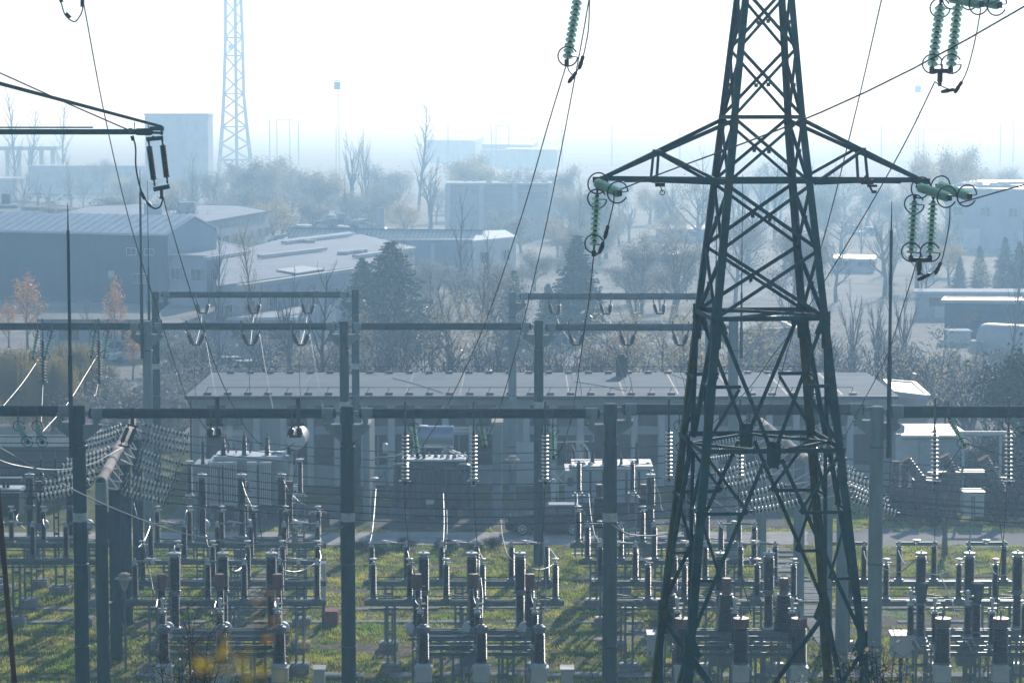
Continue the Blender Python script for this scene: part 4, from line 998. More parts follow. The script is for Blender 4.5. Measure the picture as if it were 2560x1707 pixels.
dw(z3, [(1460,790),(1530,835),(1580,810),(1600,760),(1612,690)], 95, 99, 'looping pale cable in the centre of the left bay')
dw(z3, [(1790,780),(1860,830),(1960,835),(2050,790),(2095,755),(2085,690)], 95, 99, 'long looping pale cable at the right of the left bay')
dw(z3, [(1000,500),(1010,450),(1018,400)], 104, 100, 'pale cable rising to the pale strings in the left bay')
dw(z3, [(870,380),(900,500),(955,750),(990,900),(1000,1000),(985,1140)], 93, 88, 'dark cable falling past the left front current transformer in the left bay', mt=M['wire'])
dw(z3, [(1430,170),(1435,500),(1440,800),(1435,960),(1395,1060),(1380,1120)], 93, 88, 'dark cable falling through the middle of the left bay', mt=M['wire'])
dw(z3, [(1690,435),(1700,560),(1730,680),(1790,760),(1840,765)], 97, 95, 'dark cable hooking towards the right front breaker pole in the left bay', mt=M['wire'])
dw(z3, [(1925,190),(1890,420),(1860,640),(1830,850),(1800,1000),(1790,1080)], 93, 88, 'dark cable falling through the right of the left bay', mt=M['wire'])
dw(z3, [(1030,970),(1028,1020),(1020,1070)], 89.3, 88, 'short pale cable at the left maroon head of the left bay', r=.02)
dw(z3, [(1415,970),(1410,1030),(1400,1075)], 89.3, 88, 'short pale cable at the middle maroon head of the left bay', r=.02)
dw(z3, [(1798,960),(1796,1020),(1800,1070)], 89.3, 88, 'short pale cable at the right maroon head of the left bay', r=.02)
dw(z4, [(428,310),(425,440),(440,580),(455,740),(490,870),(520,1020),(540,1110)], 84.6, 87, 'cable falling from the left upright string of the middle bay', mt=M['wire'])
dw(z4, [(876,310),(880,450),(890,600),(905,700),(930,760)], 84.6, 92, 'cable falling from the middle upright string of the middle bay', mt=M['wire'])
dw(z4, [(1338,300),(1330,500),(1310,720),(1295,900),(1285,1060)], 84.6, 88, 'cable falling from the right upright string of the middle bay', mt=M['wire'])
dw(z4, [(1325,550),(1345,850),(1340,1050),(1318,1180)], 90, 87, 'second cable falling to the right front arrester of the middle bay')
dw(z4, [(920,880),(932,1000),(928,1180)], 92, 87, 'cable falling to the middle front arrester of the middle bay')
dw(z4, [(1050,500),(1060,600),(1090,720),(1140,770),(1170,755)], 100, 91, 'dark cable hooking to the right front breaker pole of the middle bay', mt=M['wire'])
dw(z4, [(235,300),(225,430),(212,570),(195,655)], 112, 99, 'pale cable dropping to the far left post of the middle bay')
dw(z4, [(675,330),(680,500),(675,640),(660,690)], 112, 99, 'pale cable dropping to the third far post of the middle bay')
dw(z4, [(697,430),(700,560),(690,700)], 112, 99, 'dark cable dropping beside the third far post of the middle bay', mt=M['wire'])
dw(z4, [(1200,780),(1260,820),(1330,822),(1395,790),(1412,750),(1370,690)], 91, 98.8, 'looping pale cable at the right of the middle bay', r=.02)
dw(z4, [(440,700),(455,760),(470,800),(500,830)], 98.8, 95, 'short pale cable at the second post pair of the middle bay')
dw(z4, [(905,700),(930,760),(915,830)], 98.8, 95, 'short pale cable at the fourth post pair of the middle bay')
dw(z4, [(490,960),(492,1030),(515,1060)], 89.3, 88, 'short pale cable at the left maroon head of the middle bay', r=.02)
dw(z4, [(870,950),(875,1020),(893,1060)], 89.3, 88, 'short pale cable at the middle maroon head of the middle bay', r=.02)
dw(z4, [(1248,950),(1252,1020),(1270,1060)], 89.3, 88, 'short pale cable at the right maroon head of the middle bay', r=.02)
dw(z4, [(1548,330),(1555,420),(1575,480)], 118, 108, 'pale cable dropping in front of the pale blue transformer')
dw(z4, [(1625,330),(1640,480),(1665,600),(1700,655)], 112, 100, 'long pale cable left of the third column')
dw(z4, [(1802,480),(1820,540),(1860,585)], 108, 100, 'pale cable right of the third column')
dw(z4, [(1935,680),(1950,730),(1990,760),(2030,810)], 99, 95, 'pale cable on posts left of the pylon leg')
dw(z4, [(2050,240),(2090,350),(2110,440),(2230,460)], 111, 107, 'pale cable behind the left pylon legs')
dw(z5, [(290,345),(380,410),(450,450)], 108, 104, 'pale cable inside the pylon outline')
dw(z5, [(345,510),(400,570),(440,540),(500,500)], 104, 100, 'pale cable joining two posts inside the pylon outline', r=.022)
dw(z5, [(490,130),(490,400),(495,700),(510,900),(540,1000),(570,1130)], 85, 87, 'long dark cable to the middle maroon arrester behind the pylon', mt=M['wire'])
dw(z5, [(610,550),(570,620),(555,700),(565,790),(595,760)], 104, 99, 'dark cable loop behind the pylon centre', mt=M['wire'])
dw(z5, [(705,800),(760,815),(810,785)], 91, 95, 'short looping cable behind the pylon centre')
dw(z5, [(1305,705),(1330,770),(1440,820),(1540,840),(1640,765)], 97, 91, 'looping cable to the left breaker pole of the right bay', r=.02)
dw(z5, [(1530,700),(1560,770),(1600,795),(1640,765)], 97, 91, 'short looping cable to the left breaker pole of the right bay', r=.02)
dw(z5, [(1700,840),(1790,860),(1880,820),(1950,760),(1990,660),(2020,490)], 91, 96, 'long looping cable in the middle of the right bay', r=.02)
dw(z5, [(2000,700),(2040,765),(2110,800),(2130,790),(2160,850),(2230,860),(2290,790)], 97, 91, 'looping cable at the right of the right bay', r=.02)
dw(z5, [(1790,230),(1775,450),(1768,600),(1772,690)], 84.6, 97, 'dark cable falling from the left upright string of the right bay', mt=M['wire'])
dw(z5, [(1800,860),(1850,960),(1890,1060),(1908,1160)], 91, 87, 'cable falling to the left maroon arrester of the right bay')
dw(z5, [(2180,310),(2190,480),(2215,660),(2245,710)], 90, 97, 'dark cable falling at the far right', mt=M['wire'])
dw(z5, [(2240,290),(2220,600),(2190,850),(2175,1130)], 84.6, 88, 'long dark cable falling at the far right', mt=M['wire'])
dw(z5, [(1960,0),(1880,110),(1790,230)], 84.2, 84.6, 'dark cable joining the sloping glass string to the upright one', mt=M['wire'])
dw(z5, [(1985,5),(2150,60),(2400,130)], 84.2, 84, 'conductor leaving the sloping glass string for the right edge', mt=M['wire'])
dw(z0, [(265,890),(150,1060),(0,1240)], 117, 100, 'pale conductor from the left glass strings of the middle gantry', r=.014)
dw(z0, [(635,885),(560,1010),(440,1200),(280,1380)], 117, 88, 'pale conductor from the second glass string pair of the middle gantry', r=.014)
dw(z0, [(640,1070),(620,1180),(605,1380)], 117, 108, 'dark cable below the right pin string', mt=M['wire'])
dw(z0, [(280,1080),(275,1200),(270,1320)], 117, 112, 'dark cable below the left pin string', mt=M['wire'])
for fn, xs_, dy in ((z0, ((1320,1275),(1660,1632),(2008,1960)), 0),):
    for k, (a, b_) in enumerate(xs_):
        dw(fn, [(a,615),(a-12,700),(b_+5,810)], 137.6, 117.8, POSN[k] + ' pale link between the two v pairs above the flat roof at left', r=.014, mt=M['grey_paint'])
        dw(fn, [(b_+8,815),(b_-5,960),(b_+5,1200)], 117.6, 125, POSN[k] + ' cable dropping from the middle gantry towards the finned transformer', mt=M['galv'])
        dw(fn, [(b_+60,720),(b_+100,960),(b_+150,1230)], 137.6, 131, POSN[k] + ' thin cable slanting down from the back gantry at left', mt=M['galv'], r=.012)
for k, (a, b_, c) in enumerate(((1408,1525,1540),(1745,1855,1875),(2085,2210,2220))):
    dw(z1, [(a,620),(a+35,700),(a+75,760),(b_,805)], 137.6, 117.8, POSN[k] + ' pale curved link between the two v pairs right of centre', r=.014, mt=M['grey_paint'])
    dw(z1, [(c,820),(c+5,1000),(c+25,1050),(c+60,1290)], 117.6, 128, POSN[k] + ' cable dropping from the middle gantry towards the pale blue transformer', mt=M['galv'])
    dw(z1, [(a+15,720),(a+70,920),(a+130,1110)], 137.6, 133, POSN[k] + ' thin cable slanting from the back gantry right of centre', mt=M['galv'], r=.012)
# ================================================================ buildings and structures
M['wall_pale'] = mat('pale_render_wall', (0.34,0.40,0.43), .9, 0, col2=(0.46,0.52,0.55), scale=.5, stretch=(1,1,.4))
M['wall_pil'] = mat('pilaster_paint', (0.55,0.60,0.62), .9, 0, col2=(0.66,0.70,0.72), scale=1)
M['wall_blue'] = mat('blue_cladding', (0.030,0.085,0.15), .7, 0, var=.12, scale=.3, stretch=(4,1,.2))
M['wall_lilac'] = mat('haze_pale_cladding', (0.34,0.40,0.50), .8, 0, var=.1, scale=.4)  # lighter and bluer cladding, distance haze put into the colour
M['wall_conc'] = mat('haze_pale_concrete_wall', (0.34,0.38,0.42), .9, 0, col2=(0.46,0.50,0.53), scale=.35)  # lightened base colour carries part of the distance haze
M['roof_metal'] = mat('pale_sheet_roof', (0.62,0.66,0.72), .36, .1, var=.08, scale=.6, spec=.5)
M['roof_bit'] = mat('grey_felt_roof', (0.13,0.18,0.22), .85, 0, col2=(0.20,0.25,0.29), scale=.7, bump=.3, spec=.35, stretch=(.4,2,1))
M['roof_blue'] = mat('haze_blue_felt_roof', (0.30,0.36,0.44), .72, 0, var=.12, scale=.2, spec=.35)  # blue lift in the felt colour stands for distance haze
M['roof_dark'] = mat('dark_felt_edge', (0.03,0.045,0.055), .6, 0, scale=1)
M['glass_dark'] = mat('dark_window_glass', (0.015,0.03,0.04), .15, 0, var=.4, scale=.6, spec=.4)
M['frame_white'] = mat('white_window_frame', (0.5,0.53,0.55), .5, 0, var=.05)
M['glaze'] = mat('skylight_glass', (0.30,0.38,0.36), .2, 0, col2=(0.42,0.50,0.47), scale=.6, spec=.6)
M['brick'] = mat('chimney_brick', (0.06,0.055,0.055), .9, 0, var=.3, scale=6)
M['fin'] = mat('radiator_fin_paint', (0.62,0.68,0.70), .45, .2, var=.08, scale=2)
M['tank'] = mat('transformer_tank_paint', (0.30,0.36,0.39), .45, .2, var=.15, scale=1.5)
M['tank_green'] = mat('dark_green_tank_paint', (0.03,0.07,0.075), .5, .1, var=.25, scale=1.5)
M['tank_blue'] = mat('pale_blue_tank_paint', (0.36,0.45,0.50), .5, .1, var=.12, scale=1.5)
def window(par, c, w_, h_, u, nrm, frame=True, mt=None, name='window'):
    """c: centre on wall plane, u: wall direction, nrm: outward normal"""
    c = Vector(c); u = Vector(u).normalized(); n_ = Vector(nrm).normalized(); z = Vector((0,0,1))
    m = MB(); a = c + n_*.03
    m.prism([a-u*w_/2-z*h_/2, a+u*w_/2-z*h_/2, a+u*w_/2+z*h_/2, a-u*w_/2+z*h_/2], -n_*.05)
    o = m.build(name, mt or M['glass_dark'], par)
    if frame:
        f = MB(); t = .07; b = c + n_*.06
        for s in (-1,1):
            f.bar(b+u*s*w_/2-z*h_/2, b+u*s*w_/2+z*h_/2, t, t, up=n_); f.bar(b-u*w_/2+z*s*h_/2, b+u*w_/2+z*s*h_/2, t, t, up=n_)
        f.bar(b-z*h_/2, b+z*h_/2, t*.8, t*.8, up=n_); f.build('frame', M['frame_white'], o)
    return o
def rprism(name, label, cat, px, z, wall, roof, over=.25, th=.25, z0=0, group=None, trim=None, pts=None):
    """building from the outline of its flat roof seen at height z"""
    P = pts or [gnd(*p, z=z) for p in px]; c = sum(P, Vector())/len(P)
    t = thing(name, label, cat, (c.x, c.y, 0), group)
    m = MB(); m.prism([(q.x, q.y, z0) for q in P], (0,0,z-z0-.01)); m.build('wall', wall, t)
    m = MB(); Q = [c + (q-c)*(1+over/max(1,(q-c).length)) for q in P]; m.prism([(q.x,q.y,z) for q in Q], (0,0,th)); m.build('roof', roof, t)
    if trim:
        m = MB()
        for i in range(len(Q)):
            a, b = Q[i], Q[(i+1)%len(Q)]; m.bar((a.x,a.y,z+th), (b.x,b.y,z+th), .25, .16)
        m.build('roof_edge', trim, t)
    return t, P
# ---- control building -------------------------------------------------
YB = 143.0; xl, xr = X(466,YB), X(2243,YB); zr = at(1000,990,YB).z
cb = thing('control_building', 'long flat roofed control building with pale pilasters behind the transformers', 'building', ((xl+xr)/2, YB, 0))
m = MB(); m.box(((xl+xr)/2, YB+6.3, zr/2-.1), (xr-xl-.6, 12, zr-.2)); m.build('wall', M['wall_pale'], cb)
m = MB(); m.box(((xl+xr)/2, YB+6.1, zr), (xr-xl, 13, .10)); m.build('roof', M['roof_bit'], cb)
m = MB(); m.box(((xl+xr)/2, YB-.45, zr-.04), (xr-xl+.04, .1, .2)); m.build('fascia', M['roof_dark'], cb)
x = xl+.9
zA, zB_, zC, zD = at(1000,1014,YB).z, at(1000,1066,YB).z, at(1000,1087,YB).z, at(1000,1163,YB).z
k = 0
while x < xr-1.2:
    if k % 2 == 0 or True:
        m = MB(); m.box((x, YB+.18, (zr-1.1)/2), (.34, .3, zr-1.1)); m.build('pilaster', M['wall_pil'], cb)
    if k not in (1,2,11,17,18,25):
        o = window(cb, (x+.75, YB+.3, (zA+zB_)/2), 1.1, zA-zB_, (1,0,0), (0,-1,0), False)
        o = window(cb, (x+.75, YB+.3, (zC+zD)/2), 1.1, zC-zD, (1,0,0), (0,-1,0), False)
        if k in (6,9,13,14,20,21):
            f = MB(); f.bar((x+.2,YB+.24,zC),(x+1.3,YB+.24,zC),.05); f.bar((x+.75,YB+.24,zC),(x+.75,YB+.24,zD),.05); f.bar((x+.2,YB+.24,zC),(x+.2,YB+.24,zD),.05); f.bar((x+1.3,YB+.24,zC),(x+1.3,YB+.24,zD),.05); f.build('frame', M['frame_white'], o)
    x += 1.52; k += 1
for px in (565, 1172):
    for q in range(3):
        p = at(px+q*18, 1053, YB+.2); m = MB(); m.box((p.x,YB+.05,p.z), (.36,.3,.36)); m.lathe([(.13,0),(.13,.03)], (p.x,YB-.12,p.z), (0,-1,0), 14); m.build('fan_unit', M['galv'], cb)
p = at(1283,1170,YB); m = MB(); m.box((p.x+.9,YB+.1,1.25), (1.7,.1,2.5)); m.build('door', M['wall_pil'], cb)
m = MB(); m.bar((xl+.3,YB-.3,zr-.1),(xl+.3,YB-.3,.1),.1); m.build('downpipe', M['roof_dark'], cb)
m = MB(); p = at(2270,1000,YB); m.bar((xr-.4,YB-.3,zr-.1),(xr-.4,YB-.3,.1),.1); m.build('downpipe', M['roof_dark'], cb)
# lightning conductor on little blocks along both roof edges
for yy, z_, n_ in ((YB+.2, zr+.05, 33), (YB+12.0, zr+.05, 31)):
    x0_, x1_ = xl+1.2, xr-2.5
    m = MB(); m.tube([(x0_,yy,z_+.42),(x1_,yy,z_+.42)], .02, 5); m.build('roof_conductor', M['wire'], cb)
    for i in range(n_):
        q = x0_+(x1_-x0_)*i/(n_-1); m = MB(); m.box((q,yy,z_+.07), (.42,.25,.13)); m.bar((q-.12,yy,z_+.1),(q+.02,yy,z_+.42),.035); m.build('conductor_block', M['roof_dark'], cb)
for k in range(1,13):
    q = xl+(xr-xl)*k/13; m = MB(); m.bar((q,YB+.2,zr+.055),(q+.05,YB+12.2,zr+.055),.07,.012); m.build('roof_seam', M['roof_dark'], cb)
for q0,q1,y0,y1 in ((.28,.36,1.0,9.0),(.55,.62,2.0,7.0),(.70,.74,3.0,11.0)):
    m = MB(); m.tube([(xl+(xr-xl)*q0,YB+y1,zr+.08),(xl+(xr-xl)*(q0+q1)/2,YB+(y0+y1)/2+.4,zr+.08),(xl+(xr-xl)*q1,YB+y0,zr+.08)],.02,4); m.build('roof_cable', M['wire'], cb)
# roof chimney
p = gnd(1553, 943, z=zr); m = MB(); m.box((p.x,p.y,zr+.6), (.62,.6,1.1)); c = m.build('chimney', M['brick'], cb)
m = MB(); m.box((p.x,p.y,zr+1.2), (.85,.8,.1)); m.box((p.x,p.y,zr+1.33),(.4,.4,.14)); m.build('chimney_cap', M['brick'], c)
# fire walls between transformers
for (px, py, Yd, w_, dep) in ((915,1056,131,.35,5),(1243,1054,131,.5,5),(1165,1300,131,.3,3)):
    if py > 1200: continue
    p = at(px, py, Yd); t = thing('fire_wall', ('left' if px < 1000 else 'right') + ' pale concrete fire wall beside the dark green transformer', 'wall', (p.x, Yd, 0), 'fire walls')
    m = MB(); m.box((p.x,Yd+dep/2,(p.z-.2)/2), (w_,dep,p.z-.2)); m.build('panel', M['conc_mid'], t)
    m = MB(); m.box((p.x,Yd+dep/2,p.z-.1), (w_+.1,dep+.1,.16)); m.build('coping', M['conc_pale'], t)
# ---- transformers ------------------------------------------------------
def bushing(t, x, y, z, h, r, lean=0, me='porc', name='bushing'):
    ax = Vector((lean,0,1)).normalized(); n = int(h/.07); pr = [(r*1.1,-.08)]
    for i in range(n): e = h/n; k = 1-.35*i/n; pr += [(r*.72*k, e*i), (r*k, e*i+e*.4), (r*.72*k, e*i+e*.8)]
    m = MB(); m.lathe(pr, (x,y,z), ax, 12); o = m.build(name, M[me], t, True)
    m = MB(); m.lathe([(.04,0),(.04,.1),(.02,.12),(.02,.3)], Vector((x,y,z))+ax*h, ax, 6); m.build('terminal', M['galv'], o)
YT = 130.0
t1 = thing('power_transformer', 'large grey transformer with two banks of pale vertical radiator fins', 'transformer', (X(600,YT), YT, 0), 'power transformers')
def bx(px0, px1, py0, py1, Y, dep, mt, name, t):
    a = at(px0, py0, Y); b = at(px1, py1, Y); m = MB(); m.box(((a.x+b.x)/2, Y+dep/2, (a.z+b.z)/2), (b.x-a.x, dep, a.z-b.z)); return m.build(name, mt, t)
bx(521, 722, 1152, 1262, YT+.9, 2.6, M['tank'], 'tank', t1)
bx(484, 523, 1160, 1262, YT+1.2, 2.0, M['tank'], 'tank_extension', t1)
a = at(529,1146,YT+.9); b = at(712,1146,YT+.9); m = MB(); m.box(((a.x+b.x)/2, YT+2.1, a.z), (b.x-a.x-.2, 2.3, .2)); m.ball((b.x-.5,YT+1.8,a.z-.05), .35, 12, 6); m.build('tank_cover', M['fin'], t1)
for p0, p1 in ((522,554),(557,592),(616,641),(646,677)):
    a = at(p0, 1160, YT); b = at(p1, 1262, YT); n_ = 6
    m = MB(); m.bar((a.x,YT+.4,a.z),(b.x,YT+.4,a.z),.28,.14); m.bar((a.x,YT+.4,b.z),(b.x,YT+.4,b.z),.28,.12)
    m.cur = 0
    for i in range(n_): xx = a.x+(b.x-a.x)*(i+.5)/n_; m.box((xx,YT+.4,(a.z+b.z)/2), (.055,.3,a.z-b.z))
    ra = m.build('radiator', M['fin'], t1)
    m = MB(); m.box(((a.x+b.x)/2,YT+.66,(a.z+b.z)/2),(b.x-a.x-.02,.08,a.z-b.z)); m.build('fin_gap_shade', M['comp'], ra)  # dark backing added so the gaps between fins read as shade
for px in (557, 643):
    for py in (1158, 1263): m = MB(); m.ball(at(px,py,YT+.2), .07, 8, 6); m.build('valve', M['fin'], t1)
bx(527, 716, 1264, 1278, YT+1.0, 2.2, M['comp'], 'underframe', t1)
for px in (530, 590, 660, 712): bx(px-5, px+5, 1276, 1300, YT+1.2, .4, M['conc_block'], 'plinth', t1)
for px, y0 in ((558,1144),(611,1140),(668,1146)):
    q = at(px, y0, YT+1.6); bushing(t1, q.x, YT+1.6, q.z, 1.15, .17)
q = at(505,1158,YT+1); bushing(t1, q.x, YT+1.4, q.z, 1.1, .12)
for px, c in ((570,'rust_pale'),(590,'conc_pale'),(625,'wall_blue')):
    q = at(px,1132,YT+2); m = MB(); m.tube([q, q+Vector((.05,0,.45)), q+Vector((-.12,0,.72)), q+Vector((-.4,0,.78))], .05, 6); m.build('cable_tail', M[c], t1)
m = MB(); 
for k in range(3): m.bar(at(500,1076+k*5,YT+2.5), at(610,1077+k*5,YT+2.5), .03)
m.build('busbar', M['white_metal'], t1)
m = MB(); q = at(742,1098,YT+2.2); m.lathe([(.1,-.55),(.48,-.5),(.50,0),(.50,1.9),(.1,1.95)], q, (0,1,0), 22); m.build('conservator', M['white_metal'], t1, True)
m = MB(); m.bar(at(742,1120,YT+2.4), at(738,1262,YT+2.4), .12); m.bar(at(735,1128,YT+1.8), at(715,1150,YT+1.8), .12); m.build('pipe', M['tank'], t1)
# dark green transformer with horizontal oil cylinder
t2 = thing('power_transformer', 'dark green transformer with round ribbed coolers under a shiny horizontal oil cylinder', 'transformer', (X(1080,YT), YT, 0), 'power transformers')
bx(1010, 1160, 1152, 1270, YT+1.2, 2.2, M['tank_green'], 'tank', t2)
for px, w_, mt in ((1003,36,'tank_green'),(1040,34,'tank_green'),(1083,38,'fin2'),(1125,46,'tank_green'),(1158,34,'tank_green')):
    pass
M['fin2'] = mat('greenish_fin_paint', (0.06,0.105,0.115), .45, .1, var=.2, scale=1.5)
for px, w_, y0 in ((1003,40,1165),(1044,36,1174),(1082,38,1178),(1126,46,1174),(1159,36,1165)):
    a = at(px-w_/2, y0, YT); b = at(px+w_/2, 1268, YT); R0 = (b.x-a.x)/2; m = MB(); cx = (a.x+b.x)/2
    for i in range(22):
        th = 2*math.pi*i/22; m.box((cx+math.cos(th)*R0*.78, YT+.4+math.sin(th)*R0*.78, (a.z+b.z)/2), (R0*.42,.03,a.z-b.z), th)
    m.lathe([(R0*.9,-.02),(R0*.95,.03),(R0*.6,.10)], (cx,YT+.4,a.z), n=20); m.build('radiator', M['fin2'], t2)
m = MB(); a = at(1005,1150,YT+1); b = at(1165,1150,YT+1); m.box(((a.x+b.x)/2, YT+1.8, a.z), (b.x-a.x, 1.9, .1)); m.build('tank_cover', M['fin'], t2)
rr = random.Random(5); 
for i in range(12):
    q = at(1000+i*15, 1146, YT+1.3+rr.random()); m = MB(); m.lathe([(.09,0),(.12,.12),(.06,.2),(.05,.34)], q, (rr.uniform(-.2,.2),0,1), 8); m.build('cover_fitting', M['white_metal' if i%3 else 'galv'], t2)
m = MB(); q = at(1046,1091,YT+1.5); q2 = at(1134,1091,YT+1.5); r_ = (at(1100,1064,YT+1.5).z-at(1100,1119,YT+1.5).z)/2
m.lathe([(r_*.5,-.03),(r_,.02),(r_*1.01,.06),(r_*1.01,.1),(r_,.13),(r_,q2.x-q.x-.13),(r_*1.01,q2.x-q.x-.1),(r_*1.01,q2.x-q.x-.04),(r_,q2.x-q.x),(r_*.5,q2.x-q.x+.03)], q, (1,0,0), 28); m.build('oil_cylinder', M['cyl'] if 'cyl' in M else M.setdefault('cyl', mat('silver_cylinder_paint', (0.36,0.42,0.50), .30, .55, var=.05, scale=1)), t2, True)
m = MB(); m.lathe([(.26,0),(.28,.03),(.24,.06),(.05,.08)], at(1058,1066,YT+1.5), n=16); m.build('cylinder_lid', M['white_metal'], t2)
for px in (1060,1120): bx(px-4, px+4, 1116, 1150, YT+1.4, .2, M['tank_green'], 'bracket', t2)
m = MB(); m.bar(at(1134,1070,YT+1.6), at(1188,1070,YT+1.6), .04); m.bar(at(1134,1077,YT+1.6), at(1180,1078,YT+1.6), .04); m.bar(at(1108,1118,YT+1.4), at(1165,1138,YT+1.4), .06); m.bar(at(1112,1124,YT+1.4), at(1160,1142,YT+1.4), .05); m.bar(at(1040,1120,YT+1.4), at(985,1140,YT+1.4), .06); m.build('pipe', M['fin'], t2)
m = MB(); m.lathe([(.14,0),(.16,.25),(.14,.45),(.05,.5)], at(963,1131,YT+1), n=12); m.build('breather', M['white_metal'], t2, True)
m = MB(); m.bar(at(936,1144,YT), at(985,1142,YT), .16, .08); m.bar(at(940,1150,YT), at(948,1168,YT), .05); m.bar(at(925,1170,YT), at(982,1171,YT), .08,.05); m.bar(at(940,1202,YT), at(985,1162,YT), .05); m.bar(at(960,1175,YT), at(976,1232,YT), .08); m.bar(at(976,1232,YT), at(976,1296,YT), .08); m.build('bushing_frame', M['galv'], t2)
m = MB(); q = at(936,1196,YT); m.lathe([(.1,0),(.2,.14),(.22,.24),(.08,.28)], q-Vector((0,0,.2)), n=12); m.bar(q, at(936,1290,YT), .08); m.build('lamp_head', M['white_metal'], t2)
bx(1065, 1085, 1248, 1260, YT-.12, .05, M['wall_pil'], 'nameplate', t2); bx(1068, 1086, 1230, 1240, YT-.12, .05, M['fin2'], 'nameplate', t2)
for px in (1020, 1080, 1150): bx(px-6, px+6, 1266, 1300, YT+1.4, .5, M['conc_block'], 'plinth', t2)
# pale blue transformer
t3 = thing('power_transformer', 'pale blue box shaped transformer with dark slots, right of the third column', 'transformer', (X(1525,YT+2), YT+2, 0), 'power transformers')
bx(1413, 1634, 1176, 1256, YT+2, 2.6, M['tank_blue'], 'tank', t3)
a = at(1430,1168,YT+2); b = at(1632,1168,YT+2); m = MB(); m.box(((a.x+b.x)/2, YT+3.2, a.z), (b.x-a.x, 2.7, .18)); m.build('tank_cover', M['fin'], t3)
for px in (1476, 1508, 1566, 1597, 1624): bx(px-2.5, px+2.5, 1178, 1255, YT+1.93, .1, M['comp'], 'cooling_slot', t3)
bx(1419, 1433, 1194, 1214, YT+1.92, .08, M['glass_dark'], 'access_panel', t3)
bx(1430, 1625, 1256, 1290, YT+2.3, 1.8, M['comp'], 'underframe', t3)
for i in range(11):
    q = at(1440+i*18, 1164, YT+2.3+rr.random()*1.2); m = MB(); m.lathe([(.1,0),(.14,.08),(.14,.14),(.05,.2)], q, n=8); m.build('cover_fitting', M['white_metal'], t3)
for px in (1481, 1592): q = at(px,1158,YT+3); bushing(t3, q.x, YT+3, q.z, 1.15, .14)
for px in (1509, 1540, 1553): q = at(px,1160,YT+2.6); bushing(t3, q.x, YT+2.6, q.z, .45, .1)
for px, c in ((1430,'rust_pale'),(1441,'conc_pale'),(1455,'frame_white'),(1464,'grass_dry'),(1474,'fin')):
    q = at(px,1146,YT+2.8); m = MB(); m.tube([q, q+Vector((-.05,0,.4)), q+Vector((-.28,0,.75))], .06, 6); m.build('cable_tail', M[c], t3)
m = MB(); m.bar(at(1392,1105,YT+2.9), at(1472,1103,YT+2.9), .04); m.bar(at(1395,1180,YT+1.5), at(1395,1250,YT+1.5), .06); m.bar(at(1380,1178,YT+1.5), at(1412,1210,YT+1.5), .06); m.bar(at(1380,1210,YT+1.5), at(1410,1178,YT+1.5), .06); m.lathe([(.12,0),(.15,.4),(.15,1.1),(.1,1.2)], at(1384,1254,YT+1.3), n=10); m.build('side_pipework', M['fin'], t3)
# gate blocks, valves
def lattice_gate(px, label):
    pass
